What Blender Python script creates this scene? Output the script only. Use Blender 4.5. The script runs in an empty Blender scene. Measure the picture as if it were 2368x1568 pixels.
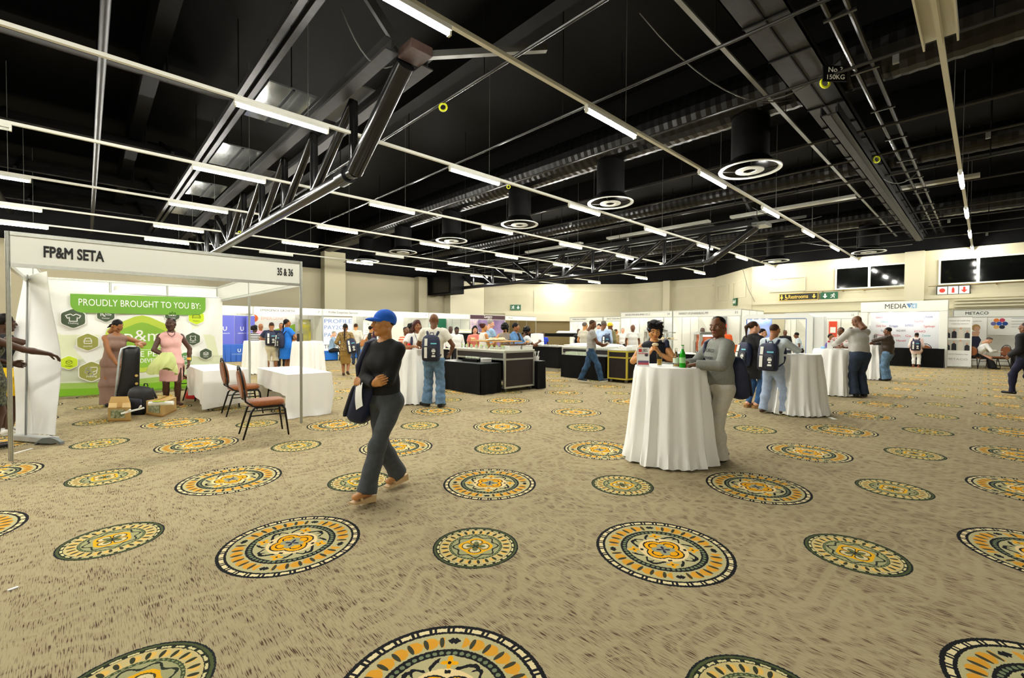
import bpy, math, random
import numpy as np
from math import sin, cos, pi, radians, sqrt, atan2, hypot
from mathutils import Vector, Matrix

random.seed(7)
SC = bpy.context.scene
COL = SC.collection

# ------------------------------------------------------------------ camera
FPX, PITCH, ROLL, EYE = 1038.9, -0.0200, 0.00588, 1.45
TH = radians(46.5)                 # heading of the view in the hall's axes (x = along the light tracks)
cam = bpy.data.objects.new('camera', bpy.data.cameras.new('camera'))
COL.objects.link(cam)
cam.data.sensor_width = 36.0
cam.data.lens = 36.0 * FPX / 2368.0
cam.data.clip_end = 200
_f = Vector((cos(TH) * cos(PITCH), sin(TH) * cos(PITCH), sin(PITCH)))
_r = Vector((sin(TH), -cos(TH), 0))
_u = _r.cross(_f)
_r2 = _r * cos(ROLL) - _u * sin(ROLL) * -1.0
_u2 = _f.cross(_r2) * -1.0
_m = Matrix((( _r2.x, _u2.x, -_f.x), (_r2.y, _u2.y, -_f.y), (_r2.z, _u2.z, -_f.z)))
cam.matrix_world = Matrix.Translation((0, 0, EYE)) @ _m.to_4x4()
SC.camera = cam

# ------------------------------------------------------------------ world, exposure
w = bpy.data.worlds.new('hall_dark'); SC.world = w
w.use_nodes = True
w.node_tree.nodes['Background'].inputs[0].default_value = (0.02, 0.02, 0.025, 1)
w.node_tree.nodes['Background'].inputs[1].default_value = 0.2
SC.view_settings.view_transform = 'Standard'
SC.view_settings.look = 'None'
SC.view_settings.gamma = 1.0
SC.view_settings.use_curve_mapping = False
SC.view_settings.exposure = 0.38
TUBE_STRENGTH = 330.0
TUBE_COLOR = (1.0, 0.975, 0.90)

# ------------------------------------------------------------------ pixel -> point in the hall (survey helper)
def ray(px, py):
    xr = (px - 1184) / FPX; yr = (py - 784) / FPX
    x = cos(ROLL) * xr + sin(ROLL) * yr; y = -sin(ROLL) * xr + cos(ROLL) * yr
    Y = cos(PITCH) + sin(PITCH) * y; Z = sin(PITCH) - cos(PITCH) * y
    return Vector((x * sin(TH) + Y * cos(TH), -x * cos(TH) + Y * sin(TH), Z))
def at(px, py, z=0.0):
    d = ray(px, py); t = (z - EYE) / d.z
    return Vector((d.x * t, d.y * t, z))
def atd(px, py, dist):
    d = ray(px, py); t = dist / (d.x * cos(TH) + d.y * sin(TH))
    return Vector((d.x * t, d.y * t, d.z * t + EYE))

# ------------------------------------------------------------------ materials
def lin(c):
    return tuple(((v / 255.0) / 12.92 if v / 255.0 <= 0.04045 else ((v / 255.0 + 0.055) / 1.055) ** 2.4) for v in c)
_M = {}
def M(name, rgb=(128, 128, 128), rough=0.6, metal=0.0, var=0.0, scale=12.0, bump=0.0, bscale=60.0, emit=0.0, alpha=1.0,
      trans=0.0, ior=1.45, sheen=0.0, rgb2=None, stretch=(1, 1, 1), coat=0.0, spec=0.5):
    if name in _M: return _M[name]
    m = bpy.data.materials.new(name); _M[name] = m
    m.use_nodes = True
    nt = m.node_tree; b = nt.nodes['Principled BSDF']
    c = lin(rgb)
    b.inputs['Base Color'].default_value = (*c, 1)
    b.inputs['Roughness'].default_value = rough
    b.inputs['Metallic'].default_value = metal
    b.inputs['IOR'].default_value = ior; b.inputs['Specular IOR Level'].default_value = spec
    b.inputs['Transmission Weight'].default_value = trans
    b.inputs['Coat Weight'].default_value = coat
    if sheen: b.inputs['Sheen Weight'].default_value = sheen
    if emit:
        b.inputs['Emission Color'].default_value = (*c, 1); b.inputs['Emission Strength'].default_value = emit
    if var or bump or rgb2:
        tc = nt.nodes.new('ShaderNodeTexCoord'); mp = nt.nodes.new('ShaderNodeMapping')
        mp.inputs['Scale'].default_value = stretch
        nt.links.new(tc.outputs['Object'], mp.inputs['Vector'])
    if var or rgb2:
        n = nt.nodes.new('ShaderNodeTexNoise'); n.inputs['Scale'].default_value = scale; n.inputs['Detail'].default_value = 3
        nt.links.new(mp.outputs[0], n.inputs['Vector'])
        r = nt.nodes.new('ShaderNodeValToRGB')
        c2 = lin(rgb2) if rgb2 else tuple(min(1, v * (1 + var)) for v in c)
        c1 = c if rgb2 else tuple(v * (1 - var) for v in c)
        r.color_ramp.elements[0].color = (*c1, 1); r.color_ramp.elements[1].color = (*c2, 1)
        r.color_ramp.elements[0].position = 0.36; r.color_ramp.elements[1].position = 0.64
        nt.links.new(n.outputs['Fac'], r.inputs['Fac']); nt.links.new(r.outputs['Color'], b.inputs['Base Color'])
    if bump:
        n2 = nt.nodes.new('ShaderNodeTexNoise'); n2.inputs['Scale'].default_value = bscale
        bp = nt.nodes.new('ShaderNodeBump'); bp.inputs['Strength'].default_value = bump; bp.inputs['Distance'].default_value = 0.01
        nt.links.new(mp.outputs[0], n2.inputs['Vector']); nt.links.new(n2.outputs['Fac'], bp.inputs['Height'])
        nt.links.new(bp.outputs['Normal'], b.inputs['Normal'])
    return m

class NG:
    """tiny expression builder for Math nodes"""
    def __init__(s, nt): s.nt = nt
    def m(s, op, a, b=None, c=None, clamp=False):
        n = s.nt.nodes.new('ShaderNodeMath'); n.operation = op; n.use_clamp = clamp
        for i, v in enumerate((a, b, c)):
            if v is None: continue
            if isinstance(v, X): s.nt.links.new(v.k, n.inputs[i])
            else: n.inputs[i].default_value = v
        return X(s, n.outputs[0])
    def mix(s, f, a, b):
        n = s.nt.nodes.new('ShaderNodeMix'); n.data_type = 'RGBA'
        for k, v in ((0, f), (6, a), (7, b)):
            if isinstance(v, X): s.nt.links.new(v.k, n.inputs[k])
            elif k == 0: n.inputs[k].default_value = v
            else: n.inputs[k].default_value = (*lin(v), 1)
        return X(s, n.outputs[2])
    def noise(s, vec, scale, detail=2.0, out=0):
        n = s.nt.nodes.new('ShaderNodeTexNoise'); n.inputs['Scale'].default_value = scale; n.inputs['Detail'].default_value = detail
        s.nt.links.new(vec.k, n.inputs['Vector']); return X(s, n.outputs[out])
    def vec(s, x, y, z=0.0):
        n = s.nt.nodes.new('ShaderNodeCombineXYZ')
        for i, v in enumerate((x, y, z)):
            if isinstance(v, X): s.nt.links.new(v.k, n.inputs[i])
            else: n.inputs[i].default_value = v
        return X(s, n.outputs[0])
class X:
    def __init__(s, g, k): s.g, s.k = g, k
    def __add__(s, o): return s.g.m('ADD', s, o)
    __radd__ = __add__
    def __sub__(s, o): return s.g.m('SUBTRACT', s, o)
    def __rsub__(s, o): return s.g.m('SUBTRACT', o, s)
    def __mul__(s, o): return s.g.m('MULTIPLY', s, o)
    __rmul__ = __mul__
    def __truediv__(s, o): return s.g.m('DIVIDE', s, o)
    def __lt__(s, o): return s.g.m('LESS_THAN', s, o)
    def __gt__(s, o): return s.g.m('GREATER_THAN', s, o)
    def abs(s): return s.g.m('ABSOLUTE', s)
    def fract(s): return s.g.m('FRACT', s)
    def sin(s): return s.g.m('SINE', s)
    def cos(s): return s.g.m('COSINE', s)
    def floor(s): return s.g.m('FLOOR', s)
    def sqrt(s): return s.g.m('SQRT', s)
    def mx(s, o): return s.g.m('MAXIMUM', s, o)
    def mn(s, o): return s.g.m('MINIMUM', s, o)
    def band(s, a, b): return (s > a) * (s < b)

def carpet_material():
    m = bpy.data.materials.new('patterned_carpet'); m.use_nodes = True
    nt = m.node_tree; g = NG(nt); b = nt.nodes['Principled BSDF']
    tc = nt.nodes.new('ShaderNodeTexCoord'); sp = nt.nodes.new('ShaderNodeSeparateXYZ')
    nt.links.new(tc.outputs['Object'], sp.inputs[0])
    P0 = X(g, tc.outputs['Object']); u = X(g, sp.outputs[0]); v = X(g, sp.outputs[1])
    # lattice of medallions, rotated 45 degrees to the hall
    GS, OX, OY, YAW = 0.8600 * EYE, -1.0765 * EYE, 0.3318 * EYE, 0.0264
    # lateral / forward coordinates on the carpet
    a = TH - YAW
    gx = u * sin(a) - v * cos(a) - OX; gy = u * cos(a) + v * sin(a) - OY
    gx = gx / GS; gy = gy / GS
    ix = (gx + 0.5).floor(); iy = (gy + 0.5).floor()
    lx = (gx - ix) * GS; ly = (gy - iy) * GS
    # column n = ix + iy ; even columns carry the large medallion
    par = ((ix + iy) * 0.5).fract()
    small = par > 0.25
    wob = g.noise(P0, 90.0, 1.0)
    R = g.m('ADD', small * (-0.152), 0.437)
    r = ((lx * lx + ly * ly).sqrt() + (wob - 0.5) * 0.012) / R
    th = g.m('ARCTAN2', ly, lx)
    # ---- carpet ground: dashes run along v, pale scrolls over them
    dv = g.vec(u * 250.0, v * 13.0, 0.0)
    dash = g.noise(dv, 1.0, 1.0)
    blotch = g.noise(P0, 2.6, 3.0); blotch2 = g.noise(P0, 0.7, 2.0)
    sc = g.noise(P0, 3.2, 0.0)
    scroll = g.m('SMOOTH_MIN', ((sc * 5.0).fract() - 0.5).abs() * -9.0 + 2.1, 1.0, 0.2, clamp=True)
    sc2 = g.noise(g.vec(u + 31.7, v - 12.3, 0.0), 4.6, 0.0)
    scroll = scroll.mx(g.m('SMOOTH_MIN', ((sc2 * 4.0).fract() - 0.5).abs() * -9.0 + 1.6, 1.0, 0.2, clamp=True))
    dens = 0.49 + (blotch - 0.5) * 0.22
    isd = (dash > (1.05 - dens)) * (1.0 - scroll * 0.6)
    isd2 = (dash > (1.10 - dens)) * (1.0 - scroll * 0.75)
    base = g.mix(g.m('MULTIPLY', blotch2, 1.0, clamp=True), (158, 143, 111), (176, 161, 125))
    base = g.mix(scroll * 0.40, base, (184, 173, 132))
    base = g.mix(isd * 0.7, base, (126, 103, 78))
    base = g.mix(isd2 * 0.95, base, (72, 52, 38))
    fine = g.noise(P0, 420.0, 1.0)
    base = g.mix((fine - 0.35).abs() * 0.8, base, (104, 92, 66))
    DK, SAGE, ORG, YEL, CRM = (24, 25, 27), (178, 170, 124), (212, 152, 44), (230, 164, 10), (228, 204, 148)
    INK = DK
    def ringcells(N, rho, off=0.0, sx=1.0):
        """local coordinates around N spots on the circle of radius rho (in units of R)"""
        t = ((th / (2 * pi)) * N + off).fract() - 0.5
        return t * (2 * pi * rho / N), r - rho, ((th / (2 * pi)) * N + off).floor()
    # ---------------- large medallion
    L = g.mix(1.0, SAGE, SAGE)
    mott = g.noise(P0, 160.0, 1.0) > 0.55
    L = g.mix(mott * 0.5, L, (192, 184, 140))
    # leaf garland
    cx, cy, ci = ringcells(28, 0.735)
    leaf = ((cx * cx) / 0.0066 + (cy * cy) / 0.0070) < 1.0
    grp = ((th / (2 * pi)) * 4.0 + 0.5).fract() - 0.5
    gap = grp.abs() < 0.085
    L = g.mix(leaf * (1.0 - gap), L, ORG)
    cut = (((cx - 0.045) * (cx - 0.045)) / 0.0006 + (cy * cy) / 0.006) < 1.0
    L = g.mix(cut * (1.0 - gap) * (r.band(0.64, 0.83)), L, (58, 60, 44))
    cx2, cy2, _ = ringcells(28, 0.735, 0.5)
    mot = ((cx2.abs() - 0.02).abs() + (cy2 - 0.02).abs()) < 0.05
    L = g.mix(mot * gap, L, INK)
    L = g.mix(r < 0.63, L, DK)
    dx, dy, _ = ringcells(52, 0.575)
    L = g.mix((dx * dx + dy * dy) < 0.0006, L, (112, 124, 92))
    L = g.mix(r < 0.53, L, SAGE)
    L = g.mix((r < 0.53) * mott * 0.4, L, (192, 184, 140))
    # scrolls
    s1 = (th * 8.0).sin() * 0.055 + 0.425
    hook = ((r - s1).abs() < 0.027) * ((th * 4.0 + 0.4).cos() > -0.75)
    L = g.mix(hook, L, INK)
    s2 = (th * 16.0 + 1.0).sin() * 0.04 + 0.43
    L = g.mix(((r - s2).abs() < 0.021) * ((th * 8.0).cos() > 0.2), L, INK)
    fx, fy, _ = ringcells(4, 0.44, 0.5)
    fa = g.m('ARCTAN2', fy, fx); fr = (fx * fx + fy * fy).sqrt()
    L = g.mix(fr < 0.105, L, SAGE)
    L = g.mix(fr < (0.065 + (fa * 4.0).cos() * 0.028), L, YEL)
    L = g.mix(fr < 0.018, L, INK)
    # heart
    L = g.mix(r < 0.36, L, CRM)
    px, py, _ = ringcells(4, 0.155, 0.0)
    pr = (px * px + py * py).sqrt()
    bud = (r.band(0.30, 0.345)) * ((th * 4.0).cos() > 0.93)
    L = g.mix(bud, L, INK)
    q = (r - (0.225 + ((th * 2.0).sin().abs()) * 0.085))
    L = g.mix(q < 0.0, L, YEL)
    L = g.mix(q.abs() < 0.012, L, INK)
    L = g.mix(((pr - 0.075).abs() < 0.009) * (r < 0.25), L, INK)
    q2 = r - (0.10 + ((th * 2.0).cos().abs()) * 0.075)
    L = g.mix(q2 < 0.0, L, (150, 152, 122))
    L = g.mix(r < (0.055 + ((th * 4.0).cos()) * 0.05), L, (38, 36, 66))
    # rim
    L = g.mix(r > 0.865, L, DK)
    tx = ((th / (2 * pi)) * 30.0).fract()
    dash_w = (tx.band(0.05, 0.62)).mx(tx.band(0.76, 0.88)) * (r.band(0.900, 0.955))
    L = g.mix(dash_w, L, (224, 208, 158))
    # ---------------- small medallion
    Sm = g.mix(1.0, (196, 178, 122), (196, 178, 122))
    kx, ky, _ = ringcells(24, 0.72)
    kl = ((kx * kx) / 0.0046 + (ky * ky) / 0.0052) < 1.0
    kgap = (((th / (2 * pi)) * 4.0).fract() - 0.5).abs() < 0.07
    Sm = g.mix(kl * (1.0 - kgap), Sm, (222, 178, 88))
    kc = (((kx - 0.04) * (kx - 0.04)) / 0.0012 + (ky * ky) / 0.007) < 1.0
    Sm = g.mix(kc * r.band(0.62, 0.82), Sm, (52, 56, 38))
    Sm = g.mix(r < 0.62, Sm, (62, 74, 46))
    tx3 = ((th / (2 * pi)) * 44.0).fract()
    Sm = g.mix(r.band(0.575, 0.60) * (tx3 < 0.5), Sm, (140, 146, 104))
    Sm = g.mix(r < 0.56, Sm, (158, 156, 112))
    sc3 = (th * 8.0 + 0.8).sin() * 0.05 + 0.475
    Sm = g.mix(((r - sc3).abs() < 0.022), Sm, (40, 46, 36))
    Sm = g.mix(r < (0.37 + (th * 4.0).cos() * 0.03), Sm, (226, 168, 22))
    sx, sy, _ = ringcells(4, 0.19, 0.5)
    sr = (sx * sx + sy * sy).sqrt()
    Sm = g.mix((sr < 0.12), Sm, (210, 196, 150))
    Sm = g.mix((sr - 0.125).abs() < 0.013, Sm, (66, 62, 30))
    Sm = g.mix(r < (0.16 + (th * 4.0).cos() * 0.07), Sm, (98, 104, 66))
    Sm = g.mix(r < (0.06 + (th * 4.0 + pi).cos() * 0.05), Sm, (28, 32, 30))
    Sm = g.mix(r > 0.84, Sm, (34, 40, 30))
    tx2 = ((th / (2 * pi)) * 26.0).fract()
    Sm = g.mix(r.band(0.855, 0.895) * tx2.band(0.05, 0.72), Sm, (206, 196, 142))
    Sm = g.mix(r.band(0.92, 0.965), Sm, (74, 82, 48))
    Sm = g.mix(r > 0.965, Sm, (26, 32, 34))
    med = g.mix(small, L, Sm)
    out = g.mix(r < 1.0, base, med)
    nt.links.new(out.k, b.inputs['Base Color'])
    b.inputs['Roughness'].default_value = 0.95
    b.inputs['Specular IOR Level'].default_value = 0.1
    bp = nt.nodes.new('ShaderNodeBump'); bp.inputs['Strength'].default_value = 0.35; bp.inputs['Distance'].default_value = 0.006
    nt.links.new(fine.k, bp.inputs['Height']); nt.links.new(bp.outputs['Normal'], b.inputs['Normal'])
    return m

# ------------------------------------------------------------------ mesh builder
class MB:
    def __init__(s): s.v, s.f, s.mi = [], [], []
    def add(s, vs, fs, mi=0):
        o = len(s.v); s.v += [tuple(p) for p in vs]; s.f += [tuple(i + o for i in f) for f in fs]; s.mi += [mi] * len(fs); return s
    def box(s, x0, x1, y0, y1, z0, z1, mi=0):
        vs = [(x, y, z) for z in (z0, z1) for y in (y0, y1) for x in (x0, x1)]
        return s.add(vs, [(0, 2, 3, 1), (4, 5, 7, 6), (0, 1, 5, 4), (2, 6, 7, 3), (0, 4, 6, 2), (1, 3, 7, 5)], mi)
    def obox(s, c, hx, hy, hz, ax=(1, 0, 0), az=(0, 0, 1), mi=0):
        ax = Vector(ax).normalized(); az = Vector(az); az = (az - ax * az.dot(ax)).normalized(); ay = az.cross(ax); c = Vector(c)
        vs = [c + ax * (hx * i) + ay * (hy * j) + az * (hz * k) for k in (-1, 1) for j in (-1, 1) for i in (-1, 1)]
        return s.add(vs, [(0, 2, 3, 1), (4, 5, 7, 6), (0, 1, 5, 4), (2, 6, 7, 3), (0, 4, 6, 2), (1, 3, 7, 5)], mi)
    def bar(s, a, b, wd, ht, mi=0, up=(0, 0, 1)):
        a, b = Vector(a), Vector(b)
        return s.obox((a + b) / 2, (b - a).length / 2, wd / 2, ht / 2, b - a, up, mi)
    def cyl(s, a, b, r0, r1=None, n=12, caps=True, mi=0):
        a, b = Vector(a), Vector(b); r1 = r0 if r1 is None else r1
        d = (b - a).normalized(); x = d.orthogonal().normalized(); y = d.cross(x)
        vs = [a + (x * cos(2 * pi * i / n) + y * sin(2 * pi * i / n)) * r0 for i in range(n)]
        vs += [b + (x * cos(2 * pi * i / n) + y * sin(2 * pi * i / n)) * r1 for i in range(n)]
        fs = [(i, (i + 1) % n, n + (i + 1) % n, n + i) for i in range(n)]
        if caps: fs += [tuple(range(n - 1, -1, -1)), tuple(range(n, 2 * n))]
        return s.add(vs, fs, mi)
    def tube(s, pts, r, n=8, mi=0, closed=False, caps=True):
        pts = [Vector(p) for p in pts]; k = len(pts); vs = []; prev = None
        for i, p in enumerate(pts):
            if closed: d = pts[(i + 1) % k] - pts[i - 1]
            else: d = pts[min(i + 1, k - 1)] - pts[max(i - 1, 0)]
            d = d.normalized()
            x = d.orthogonal().normalized() if prev is None else (prev - d * prev.dot(d)).normalized()
            prev = x; y = d.cross(x); rr = r[i] if isinstance(r, (list, tuple)) else r
            vs += [p + (x * cos(2 * pi * j / n) + y * sin(2 * pi * j / n)) * rr for j in range(n)]
        fs = []
        for i in range(k if closed else k - 1):
            a = i * n; b = ((i + 1) % k) * n
            fs += [(a + j, a + (j + 1) % n, b + (j + 1) % n, b + j) for j in range(n)]
        if caps and not closed: fs += [tuple(range(n - 1, -1, -1)), tuple(range((k - 1) * n, k * n))]
        return s.add(vs, fs, mi)
    def lathe(s, prof, n=24, c=(0, 0, 0), mi=0, cap0=True, cap1=True):
        vs = [(c[0] + r * cos(2 * pi * i / n), c[1] + r * sin(2 * pi * i / n), c[2] + z) for r, z in prof for i in range(n)]
        fs = []
        for k in range(len(prof) - 1):
            fs += [(k * n + i, k * n + (i + 1) % n, (k + 1) * n + (i + 1) % n, (k + 1) * n + i) for i in range(n)]
        if cap0: fs.append(tuple(range(n - 1, -1, -1)))
        if cap1: fs.append(tuple(range((len(prof) - 1) * n, len(prof) * n)))
        return s.add(vs, fs, mi)
    def prism(s, poly, o, ax, ay, t, mi=0):
        """polygon (2-D) in plane (ax, ay) at o, extruded by vector t"""
        o, ax, ay, t = Vector(o), Vector(ax), Vector(ay), Vector(t); n = len(poly)
        vs = [o + ax * p[0] + ay * p[1] for p in poly] + [o + ax * p[0] + ay * p[1] + t for p in poly]
        fs = [tuple(range(n - 1, -1, -1)), tuple(range(n, 2 * n))] + [(i, (i + 1) % n, n + (i + 1) % n, n + i) for i in range(n)]
        return s.add(vs, fs, mi)
    def grid(s, fn, nu, nv, mi=0, thick=0.0):
        vs = [fn(i / nu, j / nv) for j in range(nv + 1) for i in range(nu + 1)]
        fs = [(j * (nu + 1) + i, j * (nu + 1) + i + 1, (j + 1) * (nu + 1) + i + 1, (j + 1) * (nu + 1) + i) for j in range(nv) for i in range(nu)]
        return s.add(vs, fs, mi)
    def build(s, name, mats, parent=None, smooth=False, loc=None, rz=None, bevel=0.0):
        me = bpy.data.meshes.new(name); me.from_pydata(s.v, [], s.f)
        if not isinstance(mats, (list, tuple)): mats = [mats]
        for m in mats: me.materials.append(m)
        if len(mats) > 1: me.polygons.foreach_set('material_index', s.mi)
        if smooth:
            me.polygons.foreach_set('use_smooth', [True] * len(me.polygons))
            if smooth is not True: me.set_sharp_from_angle(angle=radians(smooth))
        me.update()
        o = bpy.data.objects.new(name, me); COL.objects.link(o)
        if parent: o.parent = parent
        if loc is not None: o.location = loc
        if rz is not None: o.rotation_euler = (0, 0, rz)
        if bevel:
            bm = o.modifiers.new('bevel', 'BEVEL'); bm.width = bevel; bm.segments = 2; bm.limit_method = 'ANGLE'
        return o

def tag(o, label=None, cat=None, group=None, kind=None):
    if label: o['label'] = label
    if cat: o['category'] = cat
    if group: o['group'] = group
    if kind: o['kind'] = kind
    return o
def thing(name, label, cat, loc=(0, 0, 0), rz=0.0, group=None):
    o = bpy.data.objects.new(name, None); COL.objects.link(o); o.empty_display_size = 0.1
    o.location = loc; o.rotation_euler = (0, 0, rz)
    return tag(o, label, cat, group)
def kids(o): return [c for c in bpy.data.objects if c.parent == o]
def dup(root, loc, rz=0.0, label=None, group=None, children=None):
    r = root.copy(); COL.objects.link(r); r.location = loc; r.rotation_euler = (0, 0, rz)
    if label: r['label'] = label
    if group: r['group'] = group
    for ch in (children if children is not None else list(root.children)):
        c = ch.copy(); COL.objects.link(c); c.parent = r
        for g in list(ch.children):
            d = g.copy(); COL.objects.link(d); d.parent = c
    return r
def dup1(o, loc=None, rz=None):
    r = o.copy(); COL.objects.link(r)
    if loc is not None: r.location = loc
    if rz is not None: r.rotation_euler = (0, 0, rz)
    return r
def text_mesh(txt, size, mat, parent=None, name='lettering', align='LEFT', depth=0.002, mtx=None, width=None, bold=0.0, shear=0.0):
    cu = bpy.data.curves.new('txt', 'FONT'); cu.body = txt; cu.size = size; cu.align_x = align; cu.extrude = depth
    cu.resolution_u = 3; cu.shear = shear; cu.bevel_depth = bold; cu.bevel_resolution = 0
    to = bpy.data.objects.new('txt', cu); COL.objects.link(to)
    dg = bpy.context.evaluated_depsgraph_get(); dg.update()
    me = bpy.data.meshes.new_from_object(to.evaluated_get(dg))
    bpy.data.objects.remove(to); bpy.data.curves.remove(cu)
    if width and len(me.vertices):
        xs = [v.co.x for v in me.vertices]; k = width / max(1e-6, max(xs) - min(xs)); x0 = min(xs)
        for v in me.vertices: v.co.x = (v.co.x - x0) * k + (x0 if align == 'LEFT' else -width / 2 if align == 'CENTER' else -width)
    me.materials.clear(); me.materials.append(mat)
    o = bpy.data.objects.new(name, me); COL.objects.link(o)
    if parent: o.parent = parent
    if mtx is not None: o.matrix_local = mtx
    return o
def frame_mtx(o, ax, ay):
    ax = Vector(ax).normalized(); ay = Vector(ay).normalized(); az = ax.cross(ay); o = Vector(o)
    return Matrix(((ax.x, ay.x, az.x, o.x), (ax.y, ay.y, az.y, o.y), (ax.z, ay.z, az.z, o.z), (0, 0, 0, 1)))
# ================================================================== the hall
WHITE_WALL = M('wall_paint', (186, 180, 152), 0.75, var=0.03, scale=1.5)
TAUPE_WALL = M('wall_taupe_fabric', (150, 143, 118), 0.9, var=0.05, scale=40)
TRIMW = M('wall_trim_paint', (194, 188, 160), 0.6)
BLACK = M('black_paint', (6, 6, 6), 0.65, var=0.25, scale=3, spec=.12)
BLACKGLOSS = M('black_gloss_paint', (9, 9, 9), 0.3, var=0.2, scale=5, spec=.3)
DARKGREY = M('dark_grey_metal', (30, 30, 28), 0.5, metal=0.2, var=0.2, scale=8, spec=.3)
GREYSTEEL = M('grey_steel', (110, 110, 104), 0.35, metal=0.6)
ALU = M('aluminium', (190, 192, 184), 0.32, metal=0.75, var=0.05, scale=30)
TRUNK = M('white_enamel', (216, 216, 205), 0.45)

fl = MB(); fl.add([(-16, -16, 0), (42, -16, 0), (42, 34, 0), (-16, 34, 0), (-16, -16, -0.2), (42, -16, -0.2), (42, 34, -0.2), (-16, 34, -0.2)],
                  [(0, 1, 2, 3), (7, 6, 5, 4), (0, 4, 5, 1), (1, 5, 6, 2), (2, 6, 7, 3), (3, 7, 4, 0)])
tag(fl.build('floor', carpet_material()), kind='structure')
ce = MB(); ce.box(-16, 42, -16, 34, 8.0, 8.2)
tag(ce.build('ceiling', BLACK), kind='structure')
ZT = 5.32
def wall(name, pts, mat=WHITE_WALL, z0=0.0, z1=ZT, t=0.25):
    """polyline of inner-face corners; thickness goes to the left of the direction of travel"""
    b = MB()
    for (x0, y0), (x1, y1) in zip(pts[:-1], pts[1:]):
        d = Vector((x1 - x0, y1 - y0, 0)).normalized(); n = Vector((-d.y, d.x, 0)) * t
        a, c = Vector((x0, y0, 0)), Vector((x1, y1, 0))
        vs = [a, c, c + n, a + n]
        b.add([(p.x, p.y, z) for z in (z0, z1) for p in vs], [(3, 2, 1, 0), (4, 5, 6, 7), (0, 1, 5, 4), (1, 2, 6, 5), (2, 3, 7, 6), (3, 0, 4, 7)])
    return tag(b.build(name, mat), kind='structure')
# walls in anticlockwise order seen from above, interior on the left -> travel clockwise so thickness lies outside
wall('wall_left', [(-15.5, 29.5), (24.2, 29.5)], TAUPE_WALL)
wall('wall_corner', [(24.2, 29.5), (32.9, 20.5)])
wall('wall_alcove', [(32.9, 20.5), (32.9, 13.5)])
wall('wall_return', [(32.9, 13.5), (29.0, 9.7)])
wall('wall_right', [(29.0, 9.7), (29.0, -15.5)])
wall('wall_back', [(29.0, -15.5), (-15.5, -15.5)])
wall('wall_side', [(-15.5, -15.5), (-15.5, 29.5)])
up = [(-15.5, 29.55), (24.25, 29.55), (32.95, 20.5), (32.95, 13.45), (29.05, 9.65), (29.05, -15.55), (-15.55, -15.55), (-15.55, 29.55)]
for i, nm in enumerate(('left', 'corner', 'alcove', 'return', 'right', 'back', 'side')):
    wall('trim_upper_' + nm, [up[i], up[i + 1]], BLACK, ZT, 8.0, 0.2)
# pilasters and ledges
def tr(name, x0, x1, y0, y1, z0, z1, m=WHITE_WALL):
    return tag(MB().box(x0, x1, y0, y1, z0, z1).build(name, m), kind='structure')
tr('trim_1', 11.0, 12.35, 28.85, 29.5, 0, 6.4, M('pilaster_taupe', (164, 158, 132), .8))
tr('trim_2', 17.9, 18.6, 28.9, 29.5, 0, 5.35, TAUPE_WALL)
tr('trim_3', 20.6, 24.0, 28.7, 29.5, 0, ZT, TRIMW)
tr('trim_4', 32.55, 32.9, 16.75, 17.3, 0, ZT, TRIMW)
tr('trim_5', 28.75, 29.0, 2.05, 2.75, 0, ZT, TRIMW)
tr('trim_6', 28.86, 29.0, -15.4, 9.6, 3.02, 3.2, TRIMW)
tr('trim_7', 28.93, 29.0, -15.4, 9.6, 2.55, 3.02, M('ledge_band_paint', (196, 190, 158), 0.7))  # plain band below the ledge, slightly paler than the wall paint
for k in range(3): tr('trim_%d' % (20 + k), 28.78, 29.0, -15.4, 1.0, 2.62 + k * 0.14, 2.68 + k * 0.14, TRIMW)
# corner wall ledge and wide recessed panel outline
cd = Vector((32.9 - 24.2, 20.5 - 29.5, 0)).normalized(); cn = Vector((-cd.y, cd.x, 0)) * -1.0
co = Vector((24.2, 29.5, 0))
def corner_strip(name, s0, s1, z0, z1, dep, m=TRIMW):
    b = MB(); a = co + cd * ((s0 + s1) / 2) + cn * (dep / 2); a.z = (z0 + z1) / 2
    b.obox(a, (s1 - s0) / 2, dep / 2, (z1 - z0) / 2, cd); return tag(b.build(name, m), kind='structure')
corner_strip('trim_8', 4.6, 12.2, 4.72, 4.80, 0.06)
corner_strip('trim_9', 4.6, 4.68, 3.0, 4.72, 0.05)
corner_strip('trim_10', 0.1, 12.3, 2.85, 3.0, 0.10)
corner_strip('trim_17', 2.2, 12.2, 0, 2.2, .06, M('brown_panel_wall_shade', (128, 112, 72), .7))  # shade below the ledge, put into the brown colour of this panel
corner_strip('trim_18', 2.2, 12.2, 2.2, 2.85, .4)
tr('trim_11', 32.82, 32.9, 13.6, 16.7, 4.72, 4.80, TRIMW)
tr('trim_12', 32.82, 32.9, 17.4, 20.4, 4.72, 4.80, TRIMW)
tr('trim_13', 32.75, 32.9, 13.6, 20.4, 2.85, 3.0, TRIMW)
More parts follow.
